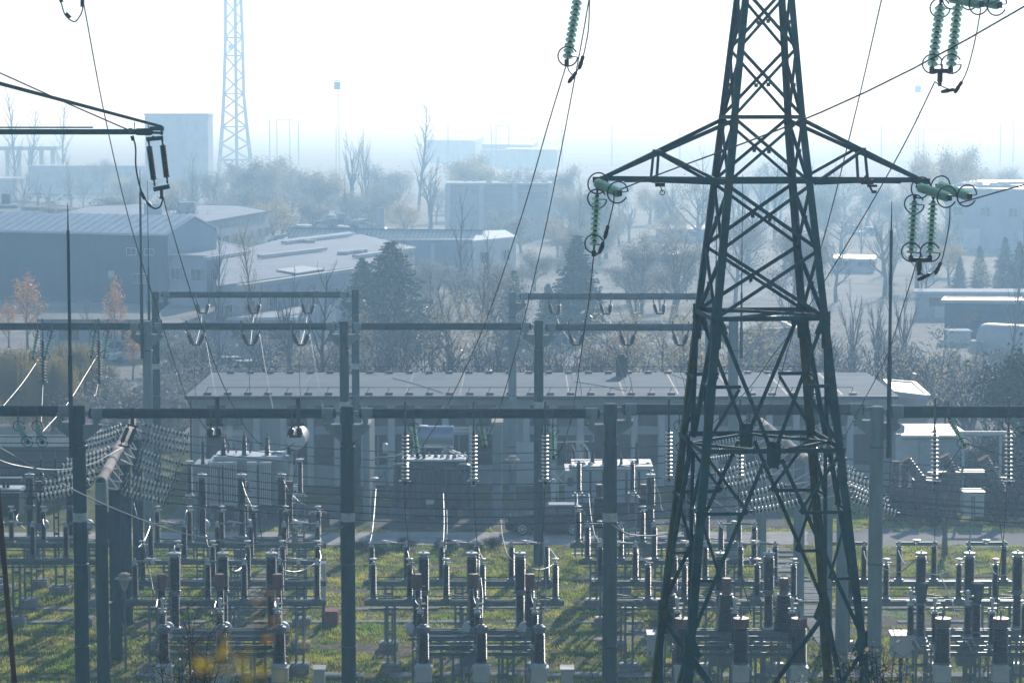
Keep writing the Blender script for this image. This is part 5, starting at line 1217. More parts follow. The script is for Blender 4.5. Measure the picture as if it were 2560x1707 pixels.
# ---- car ---------------------------------------------------------------
def car_full(px_fw, px_rw, Yc, label):
    pF = X(px_fw, Yc); pR = X(px_rw, Yc); wb = pR-pF; t = thing('parked_car', label, 'car', ((pF+pR)/2, Yc+.8, 0))
    k = wb/2.5
    body = mat('dark_blue_car_paint', (0.008,0.018,0.028), .18, .3, var=.05, scale=1, spec=.8)
    # stations: x from front wheel centre, half width, z bottom, z top, cabin top z (None), cabin half width
    st = [(-.86,.55,.38,.62),(-.80,.68,.24,.76),(-.6,.78,.2,.86),(-.2,.82,.2,.93),(.3,.83,.2,.99),(.62,.83,.2,1.02),(1.4,.83,.2,1.02),(2.3,.83,.2,1.03),(2.9,.82,.2,1.03),(3.12,.76,.24,.98),(3.2,.6,.4,.9)]
    m = MB(); sec = []
    for x_, hw, zb, zt_ in st:
        ring = [(hw*.85,zb),(hw,zb+.12),(hw,(zb+zt_)/2+.05),(hw*.96,zt_-.07),(hw*.86,zt_)]
        ring = ring + [(-a,b) for a,b in ring[::-1]]; sec.append([(pF+x_*k, Yc+.8-a, b) for a, b in ring])
    n = len(sec[0]); 
    for s in sec: m.v += s
    for i in range(len(sec)-1):
        for j in range(n):
            a = i*n+j; b = i*n+(j+1)%n; m.f.append((a,b,b+n,a+n)); m.m.append(0)
    m.f.append(tuple(range(n))); m.m.append(0); m.f.append(tuple((len(sec)-1)*n+j for j in range(n))[::-1]); m.m.append(0)
    m.build('body', body, t, True)
    cs = [(.55,.74,1.00,1.02),(.95,.70,1.0,1.30),(1.25,.66,1.0,1.42),(1.7,.65,1.0,1.45),(2.5,.65,1.0,1.43),(2.85,.68,1.0,1.36),(3.08,.70,1.0,1.04)]
    m = MB(); sec = []
    for x_, hw, zb, zt_ in cs:
        ring = [(.77,zb),(hw+.05,(zb+zt_)/2),(hw,zt_-.05),(hw*.85,zt_)]; ring = ring+[(-a,b) for a,b in ring[::-1]]; sec.append([(pF+x_*k, Yc+.8-a, b) for a,b in ring])
    n = len(sec[0])
    for s in sec: m.v += s
    for i in range(len(sec)-1):
        for j in range(n): a = i*n+j; b = i*n+(j+1)%n; m.f.append((a,b,b+n,a+n)); m.m.append(0)
    m.build('cabin', body, t, True)
    gl_ = M['glass_car'] = mat('car_glass', (0.05,0.09,0.10), .08, 0, var=.1, scale=1, spec=.8)
    for pts in ([(.98,1.06),(1.05,1.30),(1.62,1.38),(1.68,1.06)],[(1.78,1.06),(1.76,1.38),(2.35,1.37),(2.5,1.08)],[(2.58,1.09),(2.46,1.36),(2.75,1.31),(2.9,1.10)]):
        m = MB(); m.prism([(pF+x_*k, Yc+.8-.795+(z-1.0)*.20, z) for x_, z in pts], (0,.03,0)); m.build('side_window', gl_, t)
    m = MB(); m.quad(*[(pF+x_*k, Yc+.8+y, z) for x_, y, z in ((.60,-.66,1.035),(.60,.66,1.035),(1.2,.58,1.43),(1.2,-.58,1.43))]); m.build('windscreen', gl_, t)
    m = MB(); m.box((pF+2.0*k, Yc+.8, 1.475), (1.4*k, .9, .02)); m.build('roof_panel', M['cyl'], t)
    for xx in (pF, pR):
        for yy, s in ((Yc-.01,-1),(Yc+1.6,1)):
            m = MB(); m.lathe([(.2,-.0),(.30,-.02),(.315,.03),(.315,.17),(.28,.2)], (xx,yy,.315), (0,-s,0) if s<0 else (0,-1,0), 24); w1 = m.build('tyre', M['comp'], t, True)
            if s < 0:
                m = MB(); m.ring((xx,yy-.03,.315), (0,1,0), .195, .022, 24, 5); m.lathe([(.05,0),(.05,.03)], (xx,yy-.02,.315), (0,-1,0), 12)
                for q in range(7):
                    th = 2*math.pi*q/7; m.bar((xx,yy-.035,.315), (xx+math.cos(th)*.19,yy-.035,.315+math.sin(th)*.19), .035, .02, up=(0,1,0))
                m.build('rim', M['white_metal'], w1)
        m = MB(); m.prism([(xx+math.cos(a)*.40, Yc-.045, .30+math.sin(a)*.40) for a in [math.pi*i/12 for i in range(13)]], (0,.05,0)); m.build('wheel_arch', M['comp'], t)
    m = MB(); m.ball((pF-.70*k, Yc+.22, .68), .13, 10, 6, .8); m.build('headlight', M['white_metal'], t, True)
    m = MB(); m.ball((pF+.78*k, Yc-.12, 1.06), .1, 10, 6, .7); m.build('mirror', M['white_metal'], t, True)
    m = MB(); m.box((pF-.83*k, Yc+.8, .45), (.06,.5,.12)); m.build('number_plate', M['white_metal'], t)
    for x_ in (1.15, 2.1): m = MB(); m.box((pF+x_*k+.25, Yc-.035, .86), (.16,.02,.03)); m.build('door_handle', M['galv'], t)
    return t
car_full(1306, 1433, 126.2, 'dark blue small car parked on the concrete road, facing left')
# ---- small yard things --------------------------------------------------
def cabinet(px, py0, py1, w_px, Y, mt, label, post=None, slope=True):
    a = at(px-w_px/2, py0, Y); b = at(px+w_px/2, py1, Y); t = thing('cabinet', label, 'cabinet', ((a.x+b.x)/2, Y, 0), 'outdoor cabinets')
    cx = (a.x+b.x)/2; w_ = b.x-a.x; d = w_*.8
    m = MB(); m.box((cx, Y+d/2, (a.z+b.z)/2), (w_, d, a.z-b.z)); m.build('box', mt, t)
    m = MB(); m.prism([(cx-w_/2-.03, Y-.04, a.z), (cx+w_/2+.03, Y-.04, a.z), (cx+w_/2+.03, Y+d+.04, a.z+.08), (cx-w_/2-.03, Y+d+.04, a.z+.08)], (0,0,.035)); m.build('lid', M['white_metal'], t)
    m = MB(); m.box((cx, Y-.012, (a.z+b.z)/2), (w_*.86, .02, (a.z-b.z)*.88)); dr = m.build('door', mt, t)
    m = MB(); m.box((cx-w_*.36, Y-.035, b.z+.16), (.03,.03,.1)); m.build('handle', M['comp'], dr)
    if post or b.z > .4:
        m = MB(); m.bar((cx, Y+d/2, b.z), (cx, Y+d/2, -.1), .12); m.build('post', M['galv'], t)
    return t
cabinet(2255, 1590, 1644, 50, 88.5, M['wall_pil'], 'big pale grey cabinet on a post beside the pale column at right', 1)
cabinet(1640, 1588, 1642, 42, 88.5, M['wall_pil'], 'pale grey cabinet behind the left pylon leg', 1)
cabinet(798, 1674, 1760, 28, 90.5, M['white_metal'], 'white waist high cabinet left of the second column at the bottom')
cabinet(1418, 1674, 1760, 31, 90.5, M['white_metal'], 'white waist high cabinet left of the third column at the bottom')
cabinet(808, 1410, 1500, 13, 103, M['white_metal'], 'tall narrow white cabinet at the end of the left disconnector')
cabinet(736, 1217, 1258, 14, 121, M['wall_pil'], 'small pale cabinet right of the finned transformer', 1)
m = MB(); a = at(826,1478,104); m.box((a.x,104,.28), (.65,.9,.55)); m.box((a.x,104,.58),(.6,.85,.06)); tag(m.build('crate', M['rust_pale']), 'low red painted box on the grass left of the second column', 'box')
for k, (px, lab) in enumerate(((782,'left'),(808,'right'))):
    m = MB(); a = at(px,1310,127.8); m.box((a.x,128.5,.38), (.5,.7,.75)); m.box((a.x-.05,128.4,.8),(.2,.3,.1)); tag(m.build('crate', M['rust']), lab + ' one of two rusty boxes on the gravel by the finned transformer', 'box', 'rusty boxes')
def lamp(px, py, Y, label):
    a = at(px, py, Y); t = thing('street_lamp', label, 'lamp', (a.x, Y, 0), 'yard lamps')
    m = MB(); m.lathe([(.05,-.1),(.04,a.z-.85)], (a.x,Y,0), n=8); m.build('pole', M['grey_paint'], t)
    m = MB(); m.lathe([(.05,0),(.09,.1),(.2,.42),(.2,.46)], (a.x,Y,a.z-.9), n=14); m.build('globe', M['conc_pale'], t, True)
    m = MB(); m.lathe([(.36,0),(.37,.03),(.2,.10),(.22,.18),(.12,.24)], (a.x,Y,a.z-.44), n=18); m.build('shade', M['conc_pale'], t, True)
    m = MB()
    for s in (-1,1): m.bar((a.x+s*.06,Y,a.z-.9),(a.x+s*.24,Y,a.z-.44),.02)
    m.build('cage', M['galv'], t)
lamp(311, 1418, 95, 'yard lamp with a wide shade between the dark columns at left')
lamp(1963, 1425, 98, 'yard lamp with a pale globe behind the pylon')
lamp(1281, 1128, 127, 'yard lamp in front of the white door of the flat roofed building')
# hatch tables on grass
m = MB()
for px, py, Y in ((264,1507,93),(198,1598,88)):
    a = at(px,py,Y); m = MB(); m.lathe([(.25,0),(.26,.03),(.02,.05)], a, n=16); m.lathe([(.03,0),(.03,a.z)], (a.x,a.y,0), n=6); tag(m.build('vent_cap', M['conc_pale']), ('right' if px > 230 else 'left') + ' small round vent cap on a stalk beside the dark columns at left', 'vent', 'round vent caps')
a = at(1498,1598,97); m = MB(); m.lathe([(.25,0),(.26,.03),(.02,.05)], a, n=16); m.lathe([(.03,0),(.03,a.z)], (a.x,a.y,0), n=6); tag(m.build('vent_cap', M['conc_pale']), 'round vent cap left of the third column', 'vent', 'round vent caps')
# rusty strut near left edge
m = MB(); a, b = at(-14,1200,50), at(34,1760,48); Lbar(m, a, b, (1,0,0), (0,1,0), .1, .012); m.bar(a+Vector((.03,-.06,0)), b+Vector((.03,-.06,0)), .03,.02); tag(m.build('rusty_strut', M['rust']), 'leaning rusty steel strut in the bottom left corner', 'strut')
# left boundary fence
t = thing('fence', 'pale paling fence across the far left of the yard', 'fence', (X(80,137),137,0))
a = at(-60,1088,137); b = at(205,1088,137); zt_ = a.z; n_ = 46
for i in range(n_):
    xx = a.x+(b.x-a.x)*i/(n_-1); m = MB(); m.box((xx,137,zt_-.3), (.09,.05,.62)); m.build('pale', M['wall_pil'], t)
m = MB(); m.box(((a.x+b.x)/2,137.2,(zt_-.6)/2), (b.x-a.x,.2,zt_-.6)); m.build('base_wall', M['tank_green'], t)
m = MB(); m.bar((a.x,136.95,zt_-.02),(b.x,136.95,zt_-.02),.06); m.build('rail', M['wall_pil'], t)
# small transformer at the left edge
t = thing('small_transformer', 'small box transformer with bushings at the left edge', 'transformer', (X(30,112),112,0))
bx(-20, 48, 1232, 1290, 112, 1.2, M['tank_green'], 'tank', t); bx(-22, 50, 1222, 1232, 111.9, 1.4, M['fin'], 'lid', t); bx(-10,52,1195,1204,111.9,.5,M['galv'],'crossbeam',t)
for px in (10,20): q = at(px,1222,112.4); bushing(t, q.x, 112.4, q.z, .4, .1)
for px in (103,139): 
    q = at(px,1190,118); t = thing('post_insulator', ('left' if px<120 else 'right')+' dark bushing on the pale rail behind the left strings', 'insulator', (q.x,118,0), 'dark bushings behind the left strings'); bushing(t, q.x, 118, q.z, .85, .12); legs_mb(q.x,118,q.z,.2,.06).build('leg', M['galv_dark'], t)
# ---- right side: white shed, old stored equipment -----------------------
t = thing('white_shed', 'small white shed with a pale blue door right of the flat roofed building', 'shed', (X(2330,139),139,0))
a = at(2255,1090,139); b = at(2412,1090,139); m = MB(); m.box(((a.x+b.x)/2,141.5,a.z/2-.1), (b.x-a.x,4.6,a.z-.2)); m.build('wall', M['wall_pil'], t)
m = MB(); m.box(((a.x+b.x)/2,141.4,a.z), (b.x-a.x+.5,5.2,.14)); m.build('roof', M['roof_metal'], t)
bx(2299, 2408, 1104, 1190, 138.9, .3, M['tank_blue'], 'door', t)
m = MB(); m.lathe([(.3,0),(.35,.1),(.35,.4),(.2,.5)], at(2246,1082,138), n=12); m.bar(at(2246,1085,138), at(2246,1160,138), .3); m.build('flue', M['wall_pil'], t)
m = MB(); a = at(2395,1084,134); b = at(2516,1089,134); m.lathe([(.14,0),(.14,b.x-a.x)], a, (1,0,0), 10); m.bar(b-Vector((.3,0,0)), (b.x-.3,134,0), .12); m.bar(a+Vector((.3,0,0)), (a.x+.3,134,0), .12); tag(m.build('pipe_rail', M['white_metal']), 'long white horizontal pipe in front of the bushes at right', 'pipe')
def old_bush(px, py, Y, h, r, lean, label, mt='porc_brown'):
    q = at(px, py, Y); t = thing('stored_bushing', label, 'bushing', (q.x,Y,0), 'old brown bushings stored at right')
    ax = Vector((lean,0,1)).normalized(); n = int(h/.17); pr = []
    for i in range(n): e = h/n; pr += [(r*.8,e*i),(r,e*i+e*.3),(r,e*i+e*.6),(r*.8,e*i+e*.95)]
    m = MB(); m.lathe(pr, q, ax, 14); m.build('porcelain', M[mt], t, True)
    m = MB(); m.box((q.x,Y,q.z/2), (.5,.5,q.z)); m.lathe([(r*1.1,0),(r*1.1,.08)], q+ax*h, ax, 14); m.build('crate', M['rust'], t)
for i, a_ in enumerate(((2238,1215,133,1.25,.2,0,'first upright dark brown bushing beside the building corner'),(2262,1215,133,1.1,.2,0,'second upright brown bushing beside the building corner'),(2302,1198,132,1.25,.28,-.75,'thick ribbed brown bushing tilted left in front of the white shed'),(2380,1180,133,.9,.3,-.5,'short ribbed brown bushing tilted left behind the left upright string'),(2505,1225,131,1.9,.3,-.6,'longest ribbed brown bushing leaning left near the right edge'),(2300,1216,131.5,.5,.3,0,'squat brown drum in front of the white shed'))): old_bush(*a_)
t = thing('old_switchgear', 'derelict dark steel switchgear crowded with pipes in the right yard', 'switchgear', (X(2400,133),133,0))
for px0,px1,y0,y1 in ((2285,2330,1200,1260),(2340,2400,1182,1255),(2402,2470,1176,1190),(2440,2455,1190,1250),(2480,2500,1190,1260)): bx(px0,px1,y0,y1,133,.8,M['tank_green'],'housing',t)
for px0,px1,y in ((2320,2470,1183),(2395,2500,1170),(2300,2520,1196)): bx(px0,px1,y-3,y+2,132.6,.2,M['galv'],'busbar',t)
bx(2412,2460,1236,1290,130,1.2,M['wall_pil'],'cabinet',t); bx(2409,2464,1229,1236,129.9,1.5,M['white_metal'],'cabinet_lid',t)
for k,px in enumerate((2430,2436)): 
    m = MB(); m.bar(at(px,1290,129.9), at(px,1240,129.9), .04); m.build('slat', M['comp'], t)
# ---- town behind --------------------------------------------------------
# blue warehouse with gabled roof
wh = thing('warehouse', 'blue clad warehouse with pale ribbed gable roof at the left edge', 'building', (-55,288,0))
C0 = Vector((-37.7,279,0)); U = Vector((-.912,.41,0)).normalized(); W = Vector((.41,.912,0)).normalized(); Lw, Ww = 62, 10.6; ze, zg = 7.75, 9.4
A0, A1, B1, B0 = C0, C0+U*Lw, C0+U*Lw+W*Ww, C0+W*Ww; z = Vector((0,0,1))
m = MB(); m.prism([A0, A1, A1+z*ze, A0+z*ze], W*.3); m.build('front_wall', M['wall_blue'], wh)
m = MB(); m.prism([A0-U*.02+W*.31, B0-U*.02, B0-U*.02+z*ze, A0-U*.02+W*Ww/2+z*zg, A0-U*.02+W*.31+z*ze], U*.3); m.build('gable_wall', M['wall_lilac'], wh)
m = MB(); m.prism([A0+W*.31+U*.35, B0+U*.35, B0+U*.35+z*(ze-.2), A0+U*.35+W*Ww/2+z*(zg-.25), A0+W*.31+U*.35+z*(ze-.2)], U*(Lw-.4)); m.build('core', M['wall_blue'], wh)
e = W*.5
for nm, a, b in (('roof', A0-U*.4-e+z*(ze-.08), A0-U*.4+W*Ww/2+z*(zg+.03)), ('roof', B0-U*.4+e+z*(ze-.08), B0-U*.4-W*Ww/2+z*(zg+.03))):
    m = MB(); m.prism([a, b, b+z*.12, a+z*.12], U*(Lw+.4)); ro = m.build(nm, M['roof_metal'], wh)
    m = MB()
    for k in range(52): q = U*(k*1.2+.4); m.bar(a+q+z*.15, b+q+z*.15, .12, .07)
    m.build('roof_rib', M['roof_metal'], ro)
m = MB(); m.bar(A0-U*.4-e+z*(ze-.15), A1-e+z*(ze-.15), .12); m.build('gutter', M['frame_white'], wh)
def onwall(px, y, O, D_):
    """intersect pixel ray with vertical plane through O along D_"""
    p = at(px, y, 100); d = p-Vector((0,0,H)); n_ = Vector((-D_.y, D_.x, 0)); t_ = (O-Vector((0,0,0))).dot(n_)/d.dot(n_); return Vector((0,0,H))+d*t_
for px0,px1,y0,y1 in ((317,341,620,638),(362,385,622,638),(333,354,684,709),(356,372,684,709)):
    a, b = onwall(px0,y0,C0,U), onwall(px1,y1,C0,U); window(wh, (a+b)/2, (Vector((a.x-b.x,a.y-b.y,0))).length, a.z-b.z, U, -W)
a, b = onwall(273,676,C0,U), onwall(283,694,C0,U); window(wh, (a+b)/2, .8, a.z-b.z, U, -W, False, M['wall_pil'])
rprism('annex', 'pale low annex at the gable end of the blue warehouse', 'building', [(416,640),(516,646),(622,629),(536,606),(420,618)], 5.3, M['wall_lilac'], M['roof_blue'], trim=M['frame_white'])
t, P = rprism('factory_hall', 'wide low factory hall whose pale roof is crossed by bright ridges', 'building', [(540,722),(905,670),(1036,624),(872,584),(700,604),(566,640)], 6.0, M['wall_lilac'], M['roof_blue'], trim=None)
for (a, b) in (((709,606),(876,586)),((650,641),(811,622)),((600,716),(903,671)),((888,641),(1034,622)),((516,646),(620,630))):
    pa, pb = gnd(*a, z=6.5), gnd(*b, z=6.5); m = MB(); m.bar(pa, pb, .7, .3); m.build('roof_ridge', M['frame_white'], t)
m = MB(); m.prism([gnd(*q, z=6.32) for q in ((690,677),(756,667),(812,675),(742,686))], (0,0,.12)); m.build('roof_panel', M['frame_white'], t)
for px,py in ((762,601),(775,603),(858,632),(868,630),(893,629),(905,626)): q = gnd(px,py,z=6.45); m = MB(); m.box(q, (1.2,1.0,.3)); m.build('roof_light', M['frame_white'], t)
# long hall with glazed lantern
P0, P1 = at(712,600,318), at(1180,600,318); lh = thing('glazed_hall', 'long hall with a glazed skylight strip along its roof', 'building', ((P0.x+P1.x)/2,322,0))
zt_ = at(1000,600,318).z; m = MB(); m.box(((P0.x+P1.x)/2,327,zt_/2-.05), (P1.x-P0.x,18,zt_-.1)); m.build('wall', M['wall_lilac'], lh)
m = MB(); m.box(((P0.x+P1.x)/2,327,zt_+.02), (P1.x-P0.x+.5,18.6,.14)); m.build('roof', M['roof_metal'], lh)
la, lb = P0+Vector((.3,1.0,.25)), P1+Vector((1.2,1.0,-.05)); hgt = 1.0
lm = MB(); dU = (lb-la); 
lm.prism([la, la+Vector((.2,3.0,hgt)), la+Vector((.2,6.0,0))], dU); lo = lm.build('skylight', M['glaze'], lh)
m = MB()
for k in range(46): q = la+dU*k/45; m.bar(q+Vector((0,-.04,.03)), q+Vector((.35,3.0,hgt+.05)), .09, .06)
m.bar(la+Vector((.2,3,hgt+.05)), lb+Vector((.2,3,hgt+.05)), .15); m.bar(la+Vector((0,-.1,0)), lb+Vector((0,-.1,0)), .18); m.build('glazing_bar', M['galv'], lo)
q = gnd(952,560,z=6.5); m = MB(); m.box((q.x,q.y,6.9), (1.0,1.0,3.4)); m.build('chimney', M['wall_conc'], lh)
for px in (1082, 1174): m = MB(); q = at(px,650,317.8); m.box((q.x,317.8,zt_/2-.2),(.5,.4,zt_-.4)); m.build('pier', M['wall_pil'], lh)
for k,yy in enumerate((616,634,655,675)): m = MB(); m.bar(at(1086,yy,317.9), at(1170,yy,317.9), .06); m.build('panel_joint', M['wall_conc'], lh)
rprism('side_hall', 'paler side hall running back from the right end of the glazed hall', 'building', [(1182,607),(1290,596),(1262,580),(1196,582)], 5.4, M['wall_pil'], M['roof_metal'])
t, P = rprism('flat_shed', 'long low shed with a flat grey roof behind the blue warehouse', 'building', [(150,540),(222,521),(345,513),(592,519),(672,532),(511,561)], 7.0, M['wall_conc'], M['roof_blue'], trim=M['roof_dark'])
for px0,px1,py,w_ in ((364,408,537,3),(446,490,533,3)):
    q0,q1 = gnd(px0,py,z=7.2),gnd(px1,py,z=7.2); m = MB(); m.box(((q0.x+q1.x)/2,q0.y,8.0),(q1.x-q0.x,w_,1.5)); m.build('roof_box', M['wall_conc'], t)
t, P = rprism('flat_shed', 'dark flat roofs at the left edge above the blue warehouse', 'building', [(-60,536),(-40,512),(70,508),(205,526),(180,536)], 6.0, M['wall_conc'], M['roof_bit'], trim=M['roof_dark'])
for px,py in ((20,519),(95,524),(150,528)): q = gnd(px,py,z=6.3); m = MB(); m.box((q.x,q.y,6.5),(4,6,.5)); m.build('roof_box', M['roof_bit'], t)
q = gnd(16,517,z=6.3); m = MB(); m.box((q.x,q.y,7.3),(1.2,1.2,2)); m.build('chimney', M['brick'], t)
# derelict concrete block
YD = 430; a, b = at(1119,462,YD), at(1377,455,YD); t = thing('derelict_block', 'derelict concrete block with empty window bands and rubble on its roof', 'building', ((a.x+b.x)/2,YD,0))
m = MB(); m.box(((a.x+b.x)/2,YD+6,a.z/2), (b.x-a.x,12,a.z)); m.build('wall', M['wall_conc'], t)
m = MB(); m.box(((a.x+b.x)/2,YD+6,a.z+.15), (b.x-a.x+.6,12.6,.3)); m.build('roof', M['wall_pil'], t)
for px in (1119,1203,1288,1377): q = at(px,500,YD); m = MB(); m.box((q.x,YD-.1,a.z/2),(.9,.5,a.z)); m.build('pier', M['wall_pil'], t)
for px0,px1,y0,y1 in ((1126,1153,478,511),(1177,1195,474,489),(1207,1281,484,504),(1290,1370,480,497),(1131,1138,531,540),(1151,1158,531,540),(1177,1195,526,541),(1207,1281,530,550),(1290,1370,525,548)):
    a_, b_ = at(px0,y0,YD), at(px1,y1,YD); m = MB(); m.box(((a_.x+b_.x)/2,YD-.01,(a_.z+b_.z)/2),(b_.x-a_.x,.12,a_.z-b_.z)); m.build('opening', M['tank'], t)
for i in range(26):
    q = at(1160+rr.random()*215, 457-rr.random()*3, YD+1+rr.random()*9); m = MB(); m.box((q.x,q.y,a.z+.4),(rr.uniform(.4,1.4),.6,rr.uniform(.15,.4)),rr.random()*3); m.build('rubble', M['frame_white'], t)
# far block with windows
YE = 700; a, b = at(362,289,YE), at(515,289,YE); t = thing('office_block', 'tall pale office block in the haze left of the lattice mast', 'building', ((a.x+b.x)/2,YE,0))
m = MB(); xm = at(470,289,YE).x; m.prism([(a.x,YE,0),(xm,YE,0),(b.x,YE+4,0),(b.x,YE+16,0),(a.x,YE+14,0)], (0,0,a.z)); m.build('wall', M['wall_conc'], t)
m = MB(); m.prism([(a.x-.3,YE-.3,a.z+.01),(xm,YE-.3,a.z+.01),(b.x+.3,YE+3.8,a.z+.01),(b.x+.3,YE+16.3,a.z+.01),(a.x-.3,YE+14.3,a.z+.01)], (0,0,.5)); m.build('parapet', M['tank'], t)
for y_ in (318,352,372):
    for px in (478,485,492,499,506): f=(px-470)/45; q = at(px,y_,YE+4*f); window(t, (q.x,q.y,q.z), .7, 1.4, (b.x-xm,4,0), (4,-(b.x-xm),0), False)
for px0,px1,yt,YY,lab in ((75,345,418,660,'long low building with dark openings behind the parked cars'),(-60,38,450,600,'pale gable end at the left edge in the haze')):
    a,b = at(px0,yt,YY),at(px1,yt,YY); t = thing('low_building', lab, 'building', ((a.x+b.x)/2,YY,0)); m = MB(); m.box(((a.x+b.x)/2,YY+6,a.z/2),(b.x-a.x,12,a.z)); m.build('wall', M['wall_conc'], t)
    m = MB(); m.box(((a.x+b.x)/2,YY+6,a.z+.2),(b.x-a.x+1,13,.4)); m.build('roof', M['frame_white'], t)
    if px0 > 0:
        for i in range(9):
            for y_ in (438,462): q = at(90+i*29,y_,YY); window(t,(q.x,YY,q.z),1.9,1.7,(1,0,0),(0,-1,0),False,M['tank'])
a,b = at(-80,366,760),at(146,372,760); t = thing('covered_walkway','long concrete canopy on pillars in the far left haze','canopy',((a.x+b.x)/2,760,0)); m = MB(); m.box(((a.x+b.x)/2,760,a.z-.6),(b.x-a.x,8,1.1)); m.build('slab',M['tank'],t)
for i in range(8): m = MB(); m.box((a.x+(b.x-a.x)*(i+.5)/8,760,a.z/2-.6),(1.2,1.2,a.z-1.2)); m.build('pillar',M['wall_conc'],t)
for k,(pp,z_,lab,rf) in enumerate((([(1066,352),(1096,340),(1210,341),(1188,353)],9,'bright white roofed hall far away left of the centre','frame_white'),([(1205,362),(1225,352),(1345,354),(1330,364)],8,'second pale roofed hall far away','roof_metal'),([(1200,376),(1215,365),(1290,367),(1280,377)],6,'third bright roofed hall far away','frame_white'),([(1262,374),(1272,371),(1400,372),(1392,376)],7,'fourth thin bright roofed hall far away','frame_white'))):
    rprism('far_hall', lab, 'building', pp, z_, M['wall_conc'], M[rf], group='far halls in the haze')
t, P = rprism('big_hall', 'big hall with a bright roof at the right edge', 'building', [(2364,474),(2429,453),(2640,454),(2640,480)], 9.0, M['wall_lilac'], M['frame_white'], trim=M['wall_pil'])
for i in range(14): q = gnd(2400+rr.random()*160, 458+rr.random()*14, z=9.4); m = MB(); m.box(q,(2.2,3,.5)); m.build('roof_vent', M['wall_pil'], t)
for pp,z_,lab,rf,wl in (([(2362,758),(2370,750),(2640,752),(2640,760)],3.4,'low dark blue workshop with a white roof edge at the right','frame_white','wall_blue'),([(1640,576),(1655,566),(1775,566),(1770,578)],1.8,'low bright shed beside the pylon in the haze','frame_white','wall_conc'),([(1600,640),(1615,632),(1700,632),(1690,642)],1.6,'low pale shed seen through the left part of the pylon','roof_metal','wall_conc'),([(2215,962),(2283,968),(2318,1000),(2242,990)],4.4,'lean to shed with a bright corrugated roof behind the flat roofed building','frame_white','wall_conc'),([(2080,650),(2090,640),(2190,642),(2185,652)],1.6,'low pale shed between the pylon and the bare trees','roof_metal','wall_conc'),([(2290,735),(2292,727),(2640,728),(2640,736)],2.5,'long low wall like building at right in the haze','wall_pil','wall_conc'),([(560,800),(640,770),(760,775),(740,800)],3.2,'low shed hidden behind the bare poplars','roof_metal','wall_lilac'),([(100,805),(110,790),(395,790),(400,806)],3.0,'low glazed workshop behind the orange leaved trees','roof_dark','wall_lilac')):
    rprism('low_shed', lab, 'shed', pp, z_, M[wl], M[rf], trim=M['frame_white'] if rf=='frame_white' else None, group='low sheds around the yard')
# gabled shed behind the pylon
g0 = gnd(1850,842,z=2.8); t = thing('gabled_shed','small shed with a pale gable roof seen behind the pylon','shed',(g0.x+2.5,g0.y+2,0))
P_ = [gnd(1850,836,z=3),gnd(1945,846,z=3),gnd(2050,838,z=3)]; m = MB(); m.box((g0.x+2.6,g0.y+3.5,1.5),(5.6,7,3)); m.build('wall',M['wall_lilac'],t)
m = MB(); m.prism([(g0.x-.4,g0.y-.3,2.9),(g0.x+2.6,g0.y-.3,4.2),(g0.x+5.7,g0.y-.3,2.9),(g0.x+5.7,g0.y-.3,3.05),(g0.x+2.6,g0.y-.3,4.4),(g0.x-.4,g0.y-.3,3.05)],(0,7.6,0)); m.build('roof',M['frame_white'],t)
# broadcast mast
YM = 900; t = thing('lattice_mast','tall slim red and white lattice mast rising out of the haze','mast',(at(586,350,YM).x,YM,0)); 
lv = [(-40,556,618),(0,557,609),(95,556,614),(235,551,618),(317,545,628),(400,536,640),(455,531,648)]
t['label'] = 'tall slim lattice mast rising out of the haze behind the trees'
def mc(y): 
    l = np.interp(y,[q[0] for q in lv],[q[1] for q in lv]); r = np.interp(y,[q[0] for q in lv],[q[2] for q in lv]); a,b = at(l,y,YM),at(r,y,YM); w_=(b.x-a.x)
    cx,cy = (a.x+b.x)/2, YM; h_ = w_/2.45; o = []
    for an in (20,110,200,290): o.append(Vector((cx+h_*1.414*.9*math.cos(R(an+27)), cy+h_*1.414*.9*math.sin(R(an+27)), a.z)))
    return o
M['mast'] = mat('mast_paint', (0.05,0.07,0.10), .6, .1, scale=.1)
ysl = [-40,3,48,95,140,190,235,275,317,360,400,455]
for i in range(4):
    m = MB()
    for y0,y1 in zip(ysl[:-1],ysl[1:]): m.bar(mc(y0)[i], mc(y1)[i], .55)
    m.build('leg', M['mast'], t)
for i in range(4):
    for y0,y1 in zip(ysl[:-1],ysl[1:]):
        a,b,c,d = mc(y0)[i],mc(y0)[(i+1)%4],mc(y1)[i],mc(y1)[(i+1)%4]; m = MB(); m.bar(a,d,.3); m.bar(b,c,.3)
        if y1 in (95,140,235,317,400): m.bar(c,d,.4)
        m.build('cross_brace', M['mast'], t)
m = MB(); m.bar((at(588,0,YM).x,YM,at(588,-40,YM).z),(at(588,0,YM).x,YM,0),1.0); m.build('cable_ladder', M['mast'], t)
m = MB(); m.lathe([(1.0,0),(1.0,.6),(.2,.8)], at(577,118,YM-4), (.3,-1,0), 14); m.build('dish', M['wall_conc'], t)
m = MB(); m.lathe([(.5,0),(.5,.4),(.1,.5)], at(566,40,YM-4), (.3,-1,0), 12); m.build('dish', M['wall_conc'], t)
for px,yt,yb,YY,lab in ((843,205,330,800,'slim floodlight mast in the haze right of the lattice mast'),(2295,215,340,900,'slim floodlight mast in the haze at right')):
    a = at(px,yt,YY); t = thing('floodlight_mast',lab,'mast',(a.x,YY,0),'floodlight masts'); m = MB(); m.bar((a.x-.5,YY,0),(a.x-.4,YY,a.z-2.5),.2); m.bar((a.x+.5,YY,0),(a.x+.4,YY,a.z-2.5),.2); m.build('pole',M['mast'],t)
    m = MB(); m.box((a.x,YY,a.z-1.2),(2.0,.8,2.4)); m.box((a.x,YY,a.z+.4),(1.6,.8,.3)); m.build('lamp_head',M['mast'],t)
